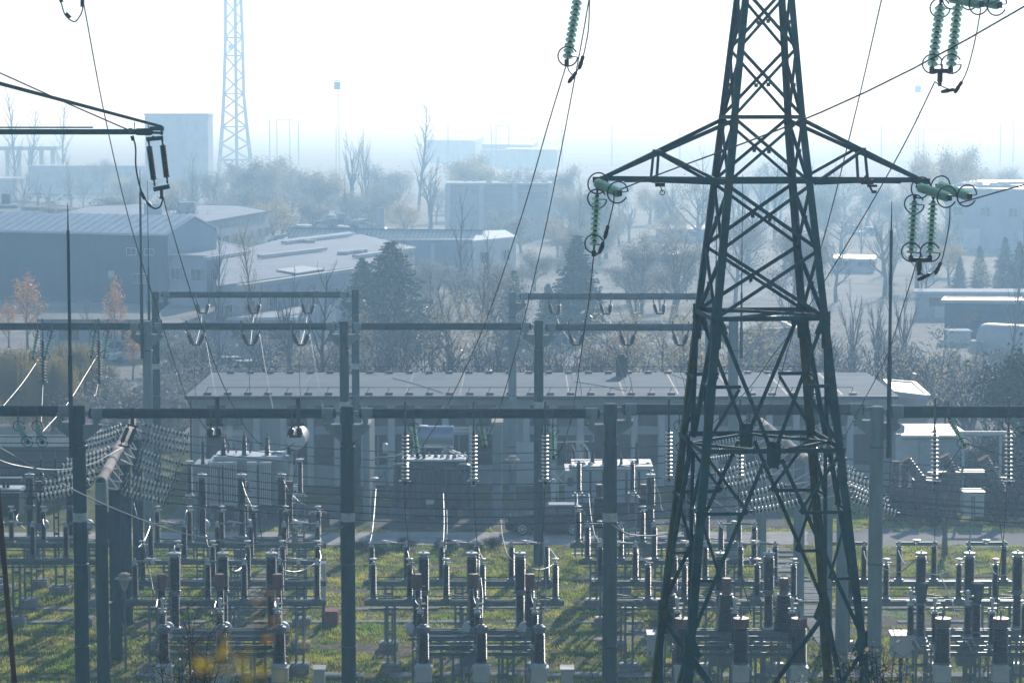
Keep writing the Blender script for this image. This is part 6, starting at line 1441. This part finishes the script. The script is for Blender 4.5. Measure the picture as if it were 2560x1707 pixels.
for k,(px,yt) in enumerate(((674,298),(692,298),(746,305),(1120,309),(1228,310),(1240,312),(1405,305),(1700,330),(2204,310),(2502,306),(2310,320),(1530,312))):
    a = at(px,yt,1000); m = MB(); m.bar((a.x,1000,0),(a.x,1000,a.z),.35); 
    if k%4==1: m.bar((a.x,1000,a.z-.3),(a.x+5,1000,a.z-.3),.25); m.bar((a.x+5,1000,0),(a.x+5,1000,a.z),.3)
    tag(m.build('far_pole', M['mast']), 'thin pole on the hazy horizon, one of a scattered row', 'pole', 'thin poles on the hazy horizon')
def wall_row(t, A, B, n_, w_, h_, zc, frame=False, name='window', mt=None):
    A = Vector((A.x,A.y,0)); B = Vector((B.x,B.y,0)); u = (B-A).normalized(); nr = Vector((u.y,-u.x,0))
    if nr.y > 0: nr = -nr
    for i in range(n_): window(t, A.lerp(B,(i+.5)/n_)+Vector((0,0,zc)), w_, h_, u, nr, frame, mt, name)
for o in [q for q in COL.objects if q.parent is None and q.name.split('.')[0] in ('factory_hall','annex','flat_shed','big_hall','low_shed','side_hall')]:
    me = o.children[0].data; n_ = len(me.vertices)//2; P_ = [Vector(v.co)+Vector(o.location) for v in me.vertices[:n_]]; zt_ = me.vertices[n_].co.z
    E = sorted([(P_[i], P_[(i+1)%n_]) for i in range(n_)], key=lambda e: (e[0].y+e[1].y)/2)[:2]
    for A, B in E:
        L = (B-A).length
        if L < 4: continue
        k = min(14, max(2, int(L/4.2)))
        wall_row(o, A, B, k, 1.7, min(1.3, zt_*.32), zt_*.62, zt_ > 4)
        if L > 12: wall_row(o, A, B, 2, 3.0, min(3.0, zt_*.5), min(3.0, zt_*.5)/2+.05, False, 'door', M['wall_pil'])
# vehicles far off
def small_car_proto(mt):
    t = thing('parked_car','x','car',(0,0,0),'cars parked in the haze'); L=4.3
    m = MB(); m.prism([(x_,-.85,z_) for x_,z_ in ((-2.15,.35),(2.15,.35),(2.15,.8),(1.5,.92),(-1.2,.95),(-2.1,.75))],(0,1.7,0)); m.build('body',mt,t,world=False)
    m = MB(); m.prism([(x_,-.7,z_) for x_,z_ in ((-1.0,.95),(1.75,.92),(1.35,1.42),(-.3,1.45))],(0,1.4,0)); m.build('cabin',M['glass_dark'],t,world=False)
    m = MB(); m.prism([(x_,-.68,z_) for x_,z_ in ((-.35,1.46),(1.3,1.43),(1.3,1.47),(-.35,1.50))],(0,1.36,0)); m.build('roof_panel',M['frame_white'],t,world=False)
    for xx in (-1.35,1.35):
        for yy in (-.87,.72): m = MB(); m.lathe([(.31,0),(.31,.15)],(xx,yy,.31),(0,1,0),12); m.build('wheel',M['comp'],t,world=False)
    return t
ca = small_car_proto(M['frame_white']); cb_ = small_car_proto(M['tank_blue']); usedc = set()
spots = [(33,496,1,'row left'),(88,497,0,'row second'),(132,499,1,'row third'),(165,500,0,'row fourth'),(40,518,0,'lower row first'),(75,520,1,'lower row second'),(120,519,0,'lower row third'),(240,512,1,'between the shrubs first'),(262,513,0,'between the shrubs second'),(300,895,0,'near the orange tree'),(330,905,1,'beside the first gantry column'),(560,938,0,'white one behind the flat roof'),(600,948,1,'second one behind the flat roof'),(2125,585,0,'right side in the haze'),(2170,590,1,'right side in the haze second')]
nm_ = ['far left in the upper row','second from left in the upper row','third from left in the upper row','fourth from left in the upper row','leftmost in the lower row','second in the lower row','third in the lower row','left one among the pale shrubs','right one among the pale shrubs','near the orange leaved tree','beside the rear left gantry column','left one just above the flat roof','right one just above the flat roof','left one right of the pylon in the haze','right one right of the pylon in the haze']
for k,(px,py,c,_) in enumerate(spots):
    g_ = gnd(px,py); pr = (ca,cb_)[c]; lab = ('white' if c==0 else 'grey blue')+' parked car, '+nm_[k]
    if c not in usedc: usedc.add(c); pr.location = g_; pr['label'] = lab; pr.rotation_euler = (0,0,.2)
    else: dup(pr, g_, rz=(.2 if k<9 else .5), label=lab)
# white tank and old vehicles at right
q = gnd(2490,905); t = thing('storage_tank','white horizontal storage tank near the right edge','tank',q); m = MB(); m.lathe([(.4,0),(1.4,.3),(1.5,.8),(1.5,4.2),(1.4,4.6),(.4,4.9)],(q.x-1.0,q.y+2,1.7),(.8,-.6,0),20); m.build('vessel',M['frame_white'],t,True); m = MB(); m.box((q.x,q.y+1,.3),(2,2.5,.5)); m.build('saddle',M['conc_block'],t)
q = gnd(2400,905); t = thing('old_truck','pale old truck parked among bushes at right','truck',q,'old trucks'); m = MB(); m.box((q.x,q.y+1,2.1),(1.8,2,.9)); m.box((q.x,q.y+1,2.6),(2.0,2.2,.12)); m.build('cab',M['wall_pil'],t); m = MB(); m.box((q.x+2.6,q.y+1,1.2),(3.2,2,1.1)); m.build('load_bed',M['wall_conc'],t)
for xx in (-.4,2,3.4): m = MB(); m.lathe([(.45,0),(.45,.25)],(q.x+xx,q.y-.1,.45),(0,1,0),12); m.build('wheel',M['comp'],t)
q = gnd(410,888); t = thing('delivery_truck','white van standing behind the rear gantry columns at left','van',q); m = MB(); m.box((q.x+1.2,q.y+1,1.5),(4.2,2,2.1)); m.build('body',M['wall_pil'],t); m = MB(); m.box((q.x-.7,q.y-.02,1.9),(.7,.08,.7)); m.build('window',M['glass_dark'],t)
for xx in (-.2,2.6): m = MB(); m.lathe([(.4,0),(.4,.25)],(q.x+xx,q.y-.1,.4),(0,1,0),12); m.build('wheel',M['comp'],t)
# scrap heap
q0 = gnd(850,556,z=6); t = thing('scrap_heap','heap of dark scrap with bright bits behind the glazed hall','heap',(q0.x,q0.y,0)); m = MB(); m2 = MB()
for i in range(130):
    x_ = q0.x+rr.gauss(0,5); z_ = max(.5,6.8-abs(x_-q0.x)*.35+rr.uniform(-.8,.3)); (m if rr.random()<.7 else m2).box((x_,q0.y+rr.uniform(-2,2),z_),(rr.uniform(.5,2.4),.8,rr.uniform(.1,.8)),rr.random()*3)
m.prism([(q0.x-13,q0.y,0),(q0.x+13,q0.y,0),(q0.x+6,q0.y,5.2),(q0.x-6,q0.y,5.6)],(0,4,0)); m.build('dark_scrap',M['tank'],t)['kind']='stuff'; m2.build('bright_scrap',M['frame_white'],t)['kind']='stuff'
# ================================================================ trees and plants
M['bark'] = mat('haze_grey_bark', (0.15,0.165,0.18), .9, 0, var=.3, scale=2)  # bark paled towards blue, haze over far trees painted in
M['bark_dark'] = mat('dark_twigs', (0.05,0.055,0.06), .9, 0, var=.3, scale=2)
M['leaf_orange'] = mat_trans('orange_leaves', (0.55,0.27,0.08), tr=.5, gloss=.05, col2=(0.62,0.38,0.14), scale=.8)
M['leaf_gold'] = mat_trans('golden_leaves', (0.42,0.34,0.17), tr=.5, gloss=.05, col2=(0.55,0.47,0.28), scale=.8)
M['leaf_willow'] = mat_trans('willow_leaves', (0.34,0.24,0.07), tr=.5, gloss=.03, col2=(0.22,0.21,0.07), scale=.4)
M['leaf_dull'] = mat_trans('haze_pale_leaves', (0.20,0.23,0.23), tr=.45, gloss=.03, col2=(0.36,0.35,0.30), scale=.4)  # leaf colour paled to put haze into the far crowns
M['leaf_green'] = mat_trans('dark_green_leaves', (0.010,0.032,0.024), tr=.2, gloss=.008, col2=(0.030,0.060,0.030), scale=.5)
M['needle'] = mat_trans('conifer_needles', (0.03,0.075,0.07), tr=.25, gloss=.03, col2=(0.06,0.12,0.10), scale=.4)  # needle colour lifted a little for haze on far conifers
M['blossom'] = mat_trans('pale_seed_heads', (0.5,0.5,0.5), tr=.4, gloss=.05, col2=(0.7,0.7,0.7), scale=3)
M['leaf_yellow'] = mat_trans('bright_yellow_leaves', (0.75,0.52,0.04), tr=.6, gloss=.05, col2=(0.55,0.45,0.05), scale=9)
def rv(r, s=1): return Vector((r.gauss(0,s), r.gauss(0,s), r.gauss(0,s)))
def leafquad(m, p, s, r):
    a = rv(r).normalized(); b = a.cross(rv(r)).normalized(); m.face([p-a*s*.9, p-b*s*.42, p+a*s*.9, p+b*s*.42])
def make_tree(seed, h, kind):
    """returns (wood mesh, leaf mesh or None), unit: metres, base at origin"""
    r = random.Random(seed); mt_ = MB(); lf = MB(); tips = []
    def branch(p, d, L, rad, lvl, maxl):
        n = 4 if lvl < 2 else 3; pts = [p]; rr_ = [rad]; q = p; dd = d.normalized()
        P = K
        for i in range(n):
            dd = (dd + rv(r, P['wig']) + Vector((0,0,P['up']*(1 if lvl else .2)))).normalized()
            q = q + dd*(L/n); pts.append(q); rr_.append(max(.008, rad*(1-(i+1)/n*P['taper'])))
        mt_.tube(pts, rr_, 6 if lvl == 0 else (4 if lvl == 1 else 3), caps=False)
        if lvl >= maxl: tips.append((q, dd)); tips.append((pts[-2], dd)); return
        nb = P['nb'][lvl]
        for i in range(nb):
            f = P['f0'][lvl] + (1-P['f0'][lvl])*(i+r.random()*.6)/nb; f = min(f, .99); k = int(f*n); t = f*n-k
            q = pts[k].lerp(pts[k+1], t); base_d = (pts[k+1]-pts[k]).normalized()
            az = r.uniform(0,6.283) if lvl else i*2.4+r.uniform(-.4,.4)
            side = Vector((math.cos(az), math.sin(az), 0)); side = (side - base_d*side.dot(base_d)).normalized()
            an = P['ang'][lvl]*r.uniform(.75,1.25)
            nd = base_d*math.cos(an) + side*math.sin(an)
            branch(q, nd, L*P['len'][lvl]*(1-f*P['short'][lvl])*r.uniform(.75,1.2), rr_[k]*P['rk'], lvl+1, maxl)
    KS = {
     'poplar': dict(wig=.04, up=.10, taper=.85, nb=(26,5,4), f0=(.12,.2,.2), ang=(.42,.4,.45), len=(.30,.42,.5), short=(.55,.4,.3), rk=.5),
     'round': dict(wig=.09, up=.06, taper=.8, nb=(9,6,5,3), f0=(.28,.3,.25,.2), ang=(.75,.65,.6,.6), len=(.62,.55,.5,.5), short=(.35,.3,.3,.3), rk=.58),
     'vase': dict(wig=.06, up=.09, taper=.8, nb=(7,7,6,3), f0=(.15,.2,.2,.2), ang=(.42,.42,.5,.5), len=(.85,.45,.45,.5), short=(.4,.4,.3,.3), rk=.62),
     'sapling': dict(wig=.05, up=.07, taper=.85, nb=(14,5,3), f0=(.2,.25,.2), ang=(.55,.5,.5), len=(.38,.42,.5), short=(.5,.4,.3), rk=.5),
    }
    if kind in ('conifer','conifer_thin'):
        mt_.tube([(0,0,0),(0,0,h*.5),(0,0,h)], [h*.018,h*.010,.01], 6, caps=False)
        nl = 34
        for i in range(nl):
            f = .06+.93*i/nl; z = h*f; rad = h*(.30 if kind == 'conifer' else .22)*(1-f)**.82*r.uniform(.8,1.15)+.12
            for j in range(11):
                az = r.uniform(0,6.28); d = Vector((math.cos(az),math.sin(az),0)); L = rad*r.uniform(.6,1.12); p0 = Vector((0,0,z)); k = 6
                for q in range(2,k+1):
                    t = q/k; c = p0 + d*L*t + Vector((0,0,-L*.28*t+L*.22*t*t)); w_ = L*.14*(1.25-t)+.05
                    for s in range(3):
                        leafquad(lf, c+rv(r,w_*.6), w_*1.15+.06, r)
        return mt_, lf
    if kind == 'willow':
        mt_.tube([(0,0,0),(.1,0,h*.3),(.2,.1,h*.55)], [h*.035,h*.025,h*.012], 7, caps=False)
        for i in range(24):
            az = i*2.4; d = Vector((math.cos(az),math.sin(az),0)); L = h*r.uniform(.18,.42); z0 = h*r.uniform(.35,.6); top = h*r.uniform(.75,1.0)
            pts = [Vector((0,0,z0)), d*L*.4+Vector((0,0,top*.9)), d*L+Vector((0,0,top*.93))]; mt_.tube(pts, [.1,.05,.02], 4, caps=False)
            for s in range(26):
                t = r.random(); q = pts[1].lerp(pts[2], t)+rv(r,h*.05); ln = h*r.uniform(.3,.75); n_ = 14
                for k in range(n_): 
                    u = k/n_; p = q + Vector((r.gauss(0,.05)+d.x*u*.25, r.gauss(0,.05), -ln*u)); lf.face([p, p+Vector((.05,.03,-.06)), p+Vector((r.gauss(0,.04),0,-.30)), p+Vector((-.05,-.03,-.08))])
        return mt_, lf
    if kind == 'shrub' or kind == 'leafy_shrub':
        K = dict(wig=.10, up=.05, taper=.8, nb=(6,4), f0=(.2,.2), ang=(.5,.55), len=(.55,.5), short=(.4,.3), rk=.55)
        for i in range(20 if kind == 'shrub' else 12):
            az = r.uniform(0,6.28); a = r.uniform(.05,.85); d = Vector((math.cos(az)*math.sin(a), math.sin(az)*math.sin(a), math.cos(a)))
            branch(Vector((r.gauss(0,.15),r.gauss(0,.15),0)), d, h*r.uniform(.6,1), .035, 0, 2)
        return mt_, tips
    if kind == 'blob':
        K = KS['round']; branch(Vector((0,0,0)), Vector((0,0,1)), h*.62, h*.03, 0, 3); return mt_, tips
    K = KS[kind]; mx = {'poplar':2,'round':3,'vase':3,'sapling':2}[kind]
    branch(Vector((0,0,0)), Vector((0,0,1)), h*(.97 if kind in ('poplar','sapling') else (.62 if kind == 'round' else .55)), h*(.012 if kind=='poplar' else .02 if kind == 'sapling' else .03), 0, mx)
    return mt_, tips
TREES = {}
def tree_proto(key, kind, seed, h, leafmat=None, nleaf=0, ls=.12, wood='bark', spread=.3):
    w_, lf = make_tree(seed, h, kind); r = random.Random(seed+9)
    wm = w_.mesh('trunk', M[wood]); lm = None
    if isinstance(lf, MB): lm = lf.mesh('crown', M[leafmat])
    elif leafmat and nleaf:
        m = MB()
        for i in range(nleaf):
            p, d = lf[r.randrange(len(lf))]; leafquad(m, p + rv(r, spread), ls*r.uniform(.6,1.3), r)
        lm = m.mesh('crown', M[leafmat])
    TREES[key] = (wm, lm, h)
tree_proto('pop1','poplar',1,10); tree_proto('pop2','poplar',2,10); tree_proto('pop_gold','poplar',3,10,'leaf_gold',1600,.06)
tree_proto('sap1','sapling',4,8,wood='bark_dark'); tree_proto('sap2','sapling',5,8,'leaf_dull',500,.07); tree_proto('sap_gold','sapling',6,8,'leaf_gold',1500,.09,spread=.35)
tree_proto('vase1','vase',7,10); tree_proto('vase2','vase',8,10,'leaf_gold',700,.07); tree_proto('round1','round',9,10); tree_proto('round2','round',10,10,'leaf_dull',2600,.13,spread=.35)
tree_proto('haze1','blob',11,10,'leaf_dull',5200,.17,spread=.5); tree_proto('haze2','blob',12,10,'leaf_gold',4200,.15,spread=.5)
tree_proto('con1','conifer',13,10,'needle'); tree_proto('con2','conifer_thin',14,10,'needle')
tree_proto('willow','willow',15,7,'leaf_willow'); tree_proto('orange','sapling',16,6,'leaf_orange',1500,.11,spread=.22)
tree_proto('shrub','shrub',17,3.2,wood='bark_dark'); tree_proto('shrub_gold','leafy_shrub',18,3,'leaf_gold',900,.07); tree_proto('shrub_dull','leafy_shrub',19,3,'leaf_dull',2600,.09,spread=.2)
tree_proto('shrub_green','leafy_shrub',20,3,'leaf_green',6000,.11,spread=.3); tree_proto('shrub_white','leafy_shrub',21,3,'blossom',1500,.06)
tree_proto('darkgreen','blob',22,8,'leaf_green',9000,.15,'bark_dark',.5)
tcount = [0]
def tree(key, px, ptop, Y, label, name='tree', cat='tree', sx=1.0, group=None, zb=0.0):
    wm, lm, h0 = TREES[key]; a = at(px, ptop, Y); h = a.z-zb; s = h/h0; tcount[0] += 1
    t = thing(name, label, cat, (a.x, Y, zb), group); t.rotation_euler = (0,0,tcount[0]*1.7)
    o = place('trunk', wm, t, (0,0,0), scale=(s*sx, s*sx, s))
    if lm: place('crown', lm, t, (0,0,0), scale=(s*sx, s*sx, s))
    return t
GT = 'bare trees between the yard and the town'
T = tree
T('pop1',550,585,196,'bare columnar poplar left of the three in front of the factory hall','poplar_tree','poplar',group=GT)
T('pop_gold',631,578,200,'middle columnar poplar with faint golden leaves in front of the factory hall','poplar_tree','poplar',group=GT)
T('vase1',720,600,186,'dark bare tree right of the golden poplar, in front of the factory hall','bare_tree','tree',.62,GT)
T('sap1',806,690,176,'slender bare tree right behind the end of the short back gantry','bare_tree','tree',1.2,GT)
T('sap2',958,640,178,'slender bare tree in front of the big dark conifer','bare_tree','tree',1.0,GT)
T('con1',978,597,222,'big dark conifer in the middle of the haze','conifer','conifer',1.75)
T('con1',905,640,226,'lower conifer leaning against the big dark one','conifer','conifer',1.3)
T('con2',1442,582,236,'tall dark conifer right of the centre','conifer','conifer',1.6,'conifers right of the centre')
T('con2',1284,672,226,'small pointed conifer just left of the pale gantry column','conifer','conifer',1.3,'conifers right of the centre')
T('con1',1370,706,230,'low conifer between the pointed one and the tall one','conifer','conifer',1.2,'conifers right of the centre')
T('sap2',1143,706,182,'slim bare tree with a few yellow leaves above the middle gantry','bare_tree','tree',1.2,GT)
T('sap_gold',1110,768,180,'low tree with yellow leaves left of the slim bare one','tree','tree',1.5,'small yellow leaved trees')
T('sap_gold',1200,800,186,'low yellow leaved tree right of the slim bare one','tree','tree',1.3,'small yellow leaved trees')
T('sap_gold',912,800,188,'yellow leaved tree behind the right column of the short back gantry','tree','tree',1.1,'small yellow leaved trees')
T('shrub',1072,850,161,'dark bare bush standing behind the flat roof left of the centre','bush','bush',1.35,'dark bare bushes behind the flat roof')
T('shrub',1372,858,163,'dark bare bush behind the flat roof right of the third gantry column','bush','bush',1.1,'dark bare bushes behind the flat roof')
T('shrub',1310,880,162,'dark bare bush behind the flat roof left of the third gantry column','bush','bush',1.1,'dark bare bushes behind the flat roof')
T('shrub',1492,885,162,'dark bare bush behind the flat roof beside the chimney','bush','bush',1.1,'dark bare bushes behind the flat roof')
T('vase1',1590,640,226,'hazy bare tree left of the pylon above the pale gantry beam','bare_tree','tree',.9,GT)
for k,(px,pt) in enumerate(((1565,800),(1640,790),(1710,780),(1785,800),(1900,800),(1960,810),(2010,795))): T('shrub_gold' if k%2 else 'sap_gold',px,pt,172+k*2,'pale yellow bush %s behind the pylon and the flat roof' % ('first from left','second from left','third from left','fourth from left','fifth from left','sixth from left','rightmost')[k],'bush','bush',1.3,'pale yellow bushes behind the flat roof')
T('vase1',2135,640,192,'left bare fan shaped tree right of the pylon','bare_tree','tree',.55,GT); T('vase1',2195,655,190,'middle bare fan shaped tree right of the pylon','bare_tree','tree',.6,GT); T('vase1',2262,640,194,'right bare fan shaped tree right of the pylon','bare_tree','tree',.6,GT)
T('round1',2210,520,330,'hazy bare tree above the fan shaped ones','bare_tree','tree',.8,GT)
T('haze2',2380,329,430,'tall hazy tree above the right arm insulators','tree','tree',.75,'hazy tall trees at right'); T('haze2',2288,340,440,'slimmer hazy tree left of the tall hazy one','tree','tree',.6,'hazy tall trees at right'); T('haze1',2420,350,450,'hazy tree right of the tall hazy one','tree','tree',.7,'hazy tall trees at right')
T('orange',2438,775,236,'small orange leaved tree in front of the dark blue workshop','tree','tree',1.1); T('orange',2475,810,236,'low orange bush beside the small orange tree','bush','bush',1.3)
for k,(px,pt,Y) in enumerate(((2514,590,300),(2450,612,305),(2550,600,298),(2400,640,300))): T('con2',px,pt,Y,'dark conifer of the right row, %s from right' % ('second','third','first','fourth')[k],'conifer','conifer',1.3,'row of hazy conifers at right')
T('sap_gold',2455,650,285,'pale yellow tree in front of the right conifers','tree','tree',1.5)
T('darkgreen',2552,850,147,'dark green tree at the right edge','tree','tree',1.1); T('round1',2480,940,145,'bare dark branches left of the dark green tree','bare_tree','tree',1.0,GT)
T('vase1',1075,352,440,'big bare tree in the haze beside the derelict block','bare_tree','tree',.95,GT)
T('pop2',1045,255,540,'very tall narrow poplar in the haze','poplar_tree','poplar',1.5)
T('vase1',880,275,500,'left one of two tall bare trees in the haze','bare_tree','tree',.6,GT); T('vase2',918,285,505,'right one of two tall bare trees in the haze','bare_tree','tree',.6,GT)
for k,(px,pt) in enumerate(((38,236),(68,272),(152,262))): T('pop2',px,pt,680,'tiny far poplar at upper left, %s from left' % ('first','second','third')[k],'poplar_tree','poplar',1.4,'far poplars at upper left')
far = [(600,400,470),(650,395,500),(700,385,520),(745,400,470),(790,420,450),(830,400,480),(640,440,420),(720,450,410),(560,470,430),(690,480,380),(790,490,390),(860,460,420),(930,470,430),(1010,480,400),(950,400,520),(1000,410,500),(1180,372,560),(1210,380,540),(1150,400,500),(1290,400,500),(1340,420,470),(1400,440,450),(1420,470,420),(1260,500,390),(1300,520,380),(1400,520,370),(1450,500,400),(1520,430,520),(1560,440,500),(1620,450,480),(1660,470,440),(1540,500,400),(1500,540,350),(300,420,600),(250,400,640),(210,405,650),(360,430,560),(420,440,540),(480,430,550),(540,420,540),(120,400,700),(60,410,690),(2080,420,520),(2120,430,500),(2160,450,460),(2200,440,480),(2260,480,420),(2100,500,380),(2050,480,430),(2480,400,560),(2530,405,540),(2440,410,580),(2330,560,330),(2380,590,310),(1840,440,520),(1900,430,540),(1960,450,500),(2010,440,520),(1880,540,360),(1950,560,340),(2050,590,320),(1700,520,380),(1330,620,300),(1240,640,290),(1560,640,280),(1650,650,270),(1100,640,290),(1060,700,240)]
for k,(px,pt,Y) in enumerate(far):
    zz = ('haze1','haze2','haze1','round2')[k%4]; zone = 'left third' if px < 850 else ('middle' if px < 1700 else 'right third')
    T(zz, px+((k*37)%23-11), pt+((k*53)%17-8), Y, 'round hazy tree in the %s of the photo, one of a misty belt' % zone,'tree','tree',1.0+.12*((k*7)%5), 'misty belt of round trees in the %s' % zone)
# left yard edge: willows, orange trees, pale shrub
T('orange',66,712,226,'orange leaved tree at the far left below the blue warehouse','tree','tree',1.3,'orange leaved trees'); T('orange',288,728,214,'slender bright orange tree under the warehouse windows','tree','tree',.9,'orange leaved trees'); T('orange',20,770,228,'low orange tree at the left edge','tree','tree',1.4,'orange leaved trees')
T('orange',330,830,200,'orange leaved tree behind the rear left gantry columns','tree','tree',1.2,'orange leaved trees'); T('sap2',235,760,205,'thin bare tree between the two orange trees','bare_tree','tree',1.0,GT)
for k,(px,pt,Y) in enumerate(((-10,858,176),(60,866,172),(130,880,168),(235,900,172),(180,850,182))): T('willow',px,pt,Y,'golden willow at the left edge, %s' % ('leftmost','second from left','third from left','rightmost','behind the others')[k],'willow_tree','willow',1.0,'golden willows at left')
T('shrub_white',290,962,165,'shrub with white seed heads beside the rear gantry column','bush','bush',1.5); T('shrub_dull',400,935,160,'dull bush left of the flat roofed building','bush','bush',1.3,'bushes beside the flat roofed building'); T('shrub_dull',350,985,158,'lower dull bush left of the flat roofed building','bush','bush',1.4,'bushes beside the flat roofed building'); T('shrub_dull',440,900,166,'taller dull bush left of the flat roofed building','bush','bush',1.2,'bushes beside the flat roofed building')
for k,(px,pt,Y) in enumerate(((470,820,205),(520,860,185),(600,850,190),(680,830,195),(770,840,190),(850,850,185),(960,830,190),(1010,870,175),(1230,850,180),(1420,850,178),(1520,830,185),(2080,830,180),(2150,850,176),(2220,860,172),(2300,880,168),(2360,850,180),(2420,880,170),(2500,900,166))):
    T(('shrub_dull','shrub','sap2','shrub','shrub_gold')[k%5],px,pt,Y,'scrub behind the flat roofed building, one of a loose row','bush','bush',1.3,'loose row of scrub behind the flat roofed building')
# right yard: dark overgrown bushes, bare tree
for k,(px,pt,Y) in enumerate(((2240,1238,131),(2290,1225,134),(2350,1228,136),(2420,1150,139),(2480,1120,141),(2540,1100,142),(2480,1245,132),(2545,1230,131),(2330,1275,129),(2560,1150,136))): T('shrub_green',px,pt,Y,'dark green bush overgrowing the old equipment at right, number %s from left to right' % ('one','two','three','four','five','six','seven','eight','nine','ten')[k] if False else 'dark green bush overgrowing the old equipment at right','bush','bush',1.25,'dark green bushes at right')
T('vase1',2366,1120,120.5,'bare little tree on the grass in front of the dark bushes at right','bare_tree','tree',1.05)
# climbing weeds and tufts in the yard
for k,(px,py) in enumerate(((905,1378),(1010,1372),(1110,1375),(1190,1380),(1230,1370),(940,1392))):
    q = gnd(px,py); T('shrub_green',px,py-24,q.y,'low green weeds along the road edge','plant','plant',1.6,'low green weeds along the road')
# foreground hillside bushes
def fore_bush(px0, px1, py_top, Y, leafmat, n_st, n_leaf, ls, label, seed):
    r = random.Random(seed); x0, x1 = X(px0,Y), X(px1,Y); zt_ = at(px0,py_top,Y).z; t = thing('bush', label, 'bush', ((x0+x1)/2,Y,hill_z(0,Y)))
    zb = hill_z(0,Y); w_ = MB(); l = MB(); tips = []
    for i in range(n_st):
        bx_ = (x0+x1)/2 + r.gauss(0,.25)*(x1-x0); p = Vector((bx_,Y+r.gauss(0,.5),zb)); hh = (zt_-zb)*r.uniform(.72,1.0)*(1-.35*abs((bx_-(x0+x1)/2)/((x1-x0)/2+.01))); tx = r.uniform(x0,x1)
        pts = [p]; d = Vector(((tx-bx_)*.25,r.gauss(0,.1)*hh,hh*.25))
        for k in range(4): pts.append(pts[-1]+d+rv(r,.05))
        w_.tube(pts,[.03,.024,.018,.012,.005],4,caps=False)
        for k in range(26):
            f = r.uniform(.35,1); q = pts[int(f*3.99)].lerp(pts[int(f*3.99)+1], f*3.99%1); d2 = rv(r,.3); d2.z = abs(d2.z)*.8; e = q+d2*r.uniform(.5,1.3); w_.tube([q,(q+e)/2+rv(r,.04),e],[.007,.005,.003],3,caps=False); tips += [e,(q+e)/2,q.lerp(e,.75)]
            for g in range(2): e2 = e+rv(r,.12); w_.tube([e,e2],[.003,.002],3,caps=False); tips.append(e2)
    for i in range(n_leaf): leafquad(l, tips[r.randrange(len(tips))]+rv(r,.04), ls*r.uniform(.6,1.3), r)
    w_.build('stems', M['bark_dark'], t); l.build('leaves', M[leafmat], t)
fore_bush(335,600,1525,45,'leaf_rust' if 'leaf_rust' in M else M.setdefault('leaf_rust', mat_trans('rusty_leaves',(0.22,0.07,0.03),tr=.4,gloss=.15,col2=(0.30,0.14,0.06),scale=5)) and 'leaf_rust',26,1500,.035,'twiggy foreground bush with small rust red leaves at lower left',31)
fore_bush(1790,2020,1640,42,'leaf_gold',18,1300,.035,'foreground bush with pale gold leaves under the pylon',32)
fore_bush(2120,2330,1600,38,'leaf_gold',16,900,.04,'foreground bush with glossy golden leaves between the pylon foot and the pale column',33)
def sprig():
    r = random.Random(41); Y = 4.2; q0 = at(560,1660,Y); t = thing('sprig', 'out of focus bright yellow sprig very close to the viewer at the bottom', 'plant', (q0.x,Y,hill_z(0,Y)))
    w_ = MB(); l = MB(); l2 = MB(); b0 = Vector((q0.x,Y,hill_z(0,Y)-.1)); cl = ((505,1655,16,34,l),(565,1655,18,30,l),(615,1680,18,34,l),(600,1610,7,28,l),(690,1560,4,26,l2),(665,1480,4,24,l2),(650,1530,3,22,l2),(720,1590,3,26,l))
    for px,py,n_,sp,L_ in cl:
        c = at(px,py,Y); w_.tube([b0, b0.lerp(c,.6)+Vector((.01,0,.02)), c], [.005,.003,.0015], 5)
        for i in range(n_):
            leafquad(L_, c + Vector((r.gauss(0,sp*Y/F), r.gauss(0,.03), r.gauss(0,sp*.55*Y/F))), .009*r.uniform(.6,1.3), r)
    w_.build('stem', M['bark_dark'], t); l.build('leaves', M['leaf_yellow'], t); l2.build('brown_leaves', M['leaf_orange'], t)
sprig()

r3 = random.Random(77)
more = []
for k in range(95):
    D = r3.uniform(185,520); z_ = r3.uniform(6.5,12) * (1.15 if D > 300 else 1)
    px = r3.uniform(1020,2560) if k < 66 else r3.uniform(0,1000)
    if k >= 66: D = r3.uniform(300,620)
    if 1050 < px < 1400 and D < 440 and D > 280: D = 250 + r3.random()*25; z_ = 6
    if px > 2340 and 235 < D < 330: continue
    kind = r3.choice(('vase1','round1','pop1','pop2','vase2','round1','round2','haze1','sap1','haze1'))
    more.append((px, D, z_, kind))
for px, D, z_, kind in more:
    pt = 280 + (H - z_)*F/D
    band = 'nearer' if D < 300 else 'farther'; side = 'left' if px < 1000 else ('centre' if px < 1700 else 'right')
    nm = {'pop1':'narrow bare','pop2':'narrow bare','sap1':'slender bare','haze1':'dense twiggy','round2':'dense twiggy','vase2':'spreading thin leaved'}.get(kind,'spreading bare')
    T(kind, px, pt, D, '%s tree in the %s misty grove at the %s' % (nm, band, side), 'tree','tree', r3.uniform(.8,1.15), '%s trees of the %s misty grove at the %s' % (nm, band, side))
# ================================================================ haze
m = MB(); m.box((0, 1935, 34.5), (4200, 4170, 80))
hz = m.build('haze', [bpy.data.materials.new('haze_air')]); hz['kind'] = 'stuff'
hm = hz.data.materials[0]; hm.use_nodes = True; n = hm.node_tree; n.nodes.clear()
pv = n.nodes.new('ShaderNodeVolumePrincipled'); mo = n.nodes.new('ShaderNodeOutputMaterial')
pv.inputs['Color'].default_value = (0.44, 0.72, 1.0, 1); pv.inputs['Absorption Color'].default_value = (1, 1, 1, 1)
pv.inputs['Density'].default_value = 0.0012; pv.inputs['Anisotropy'].default_value = 0.5
n.links.new(pv.outputs[0], mo.inputs['Volume'])
bpy.context.view_layer.update()
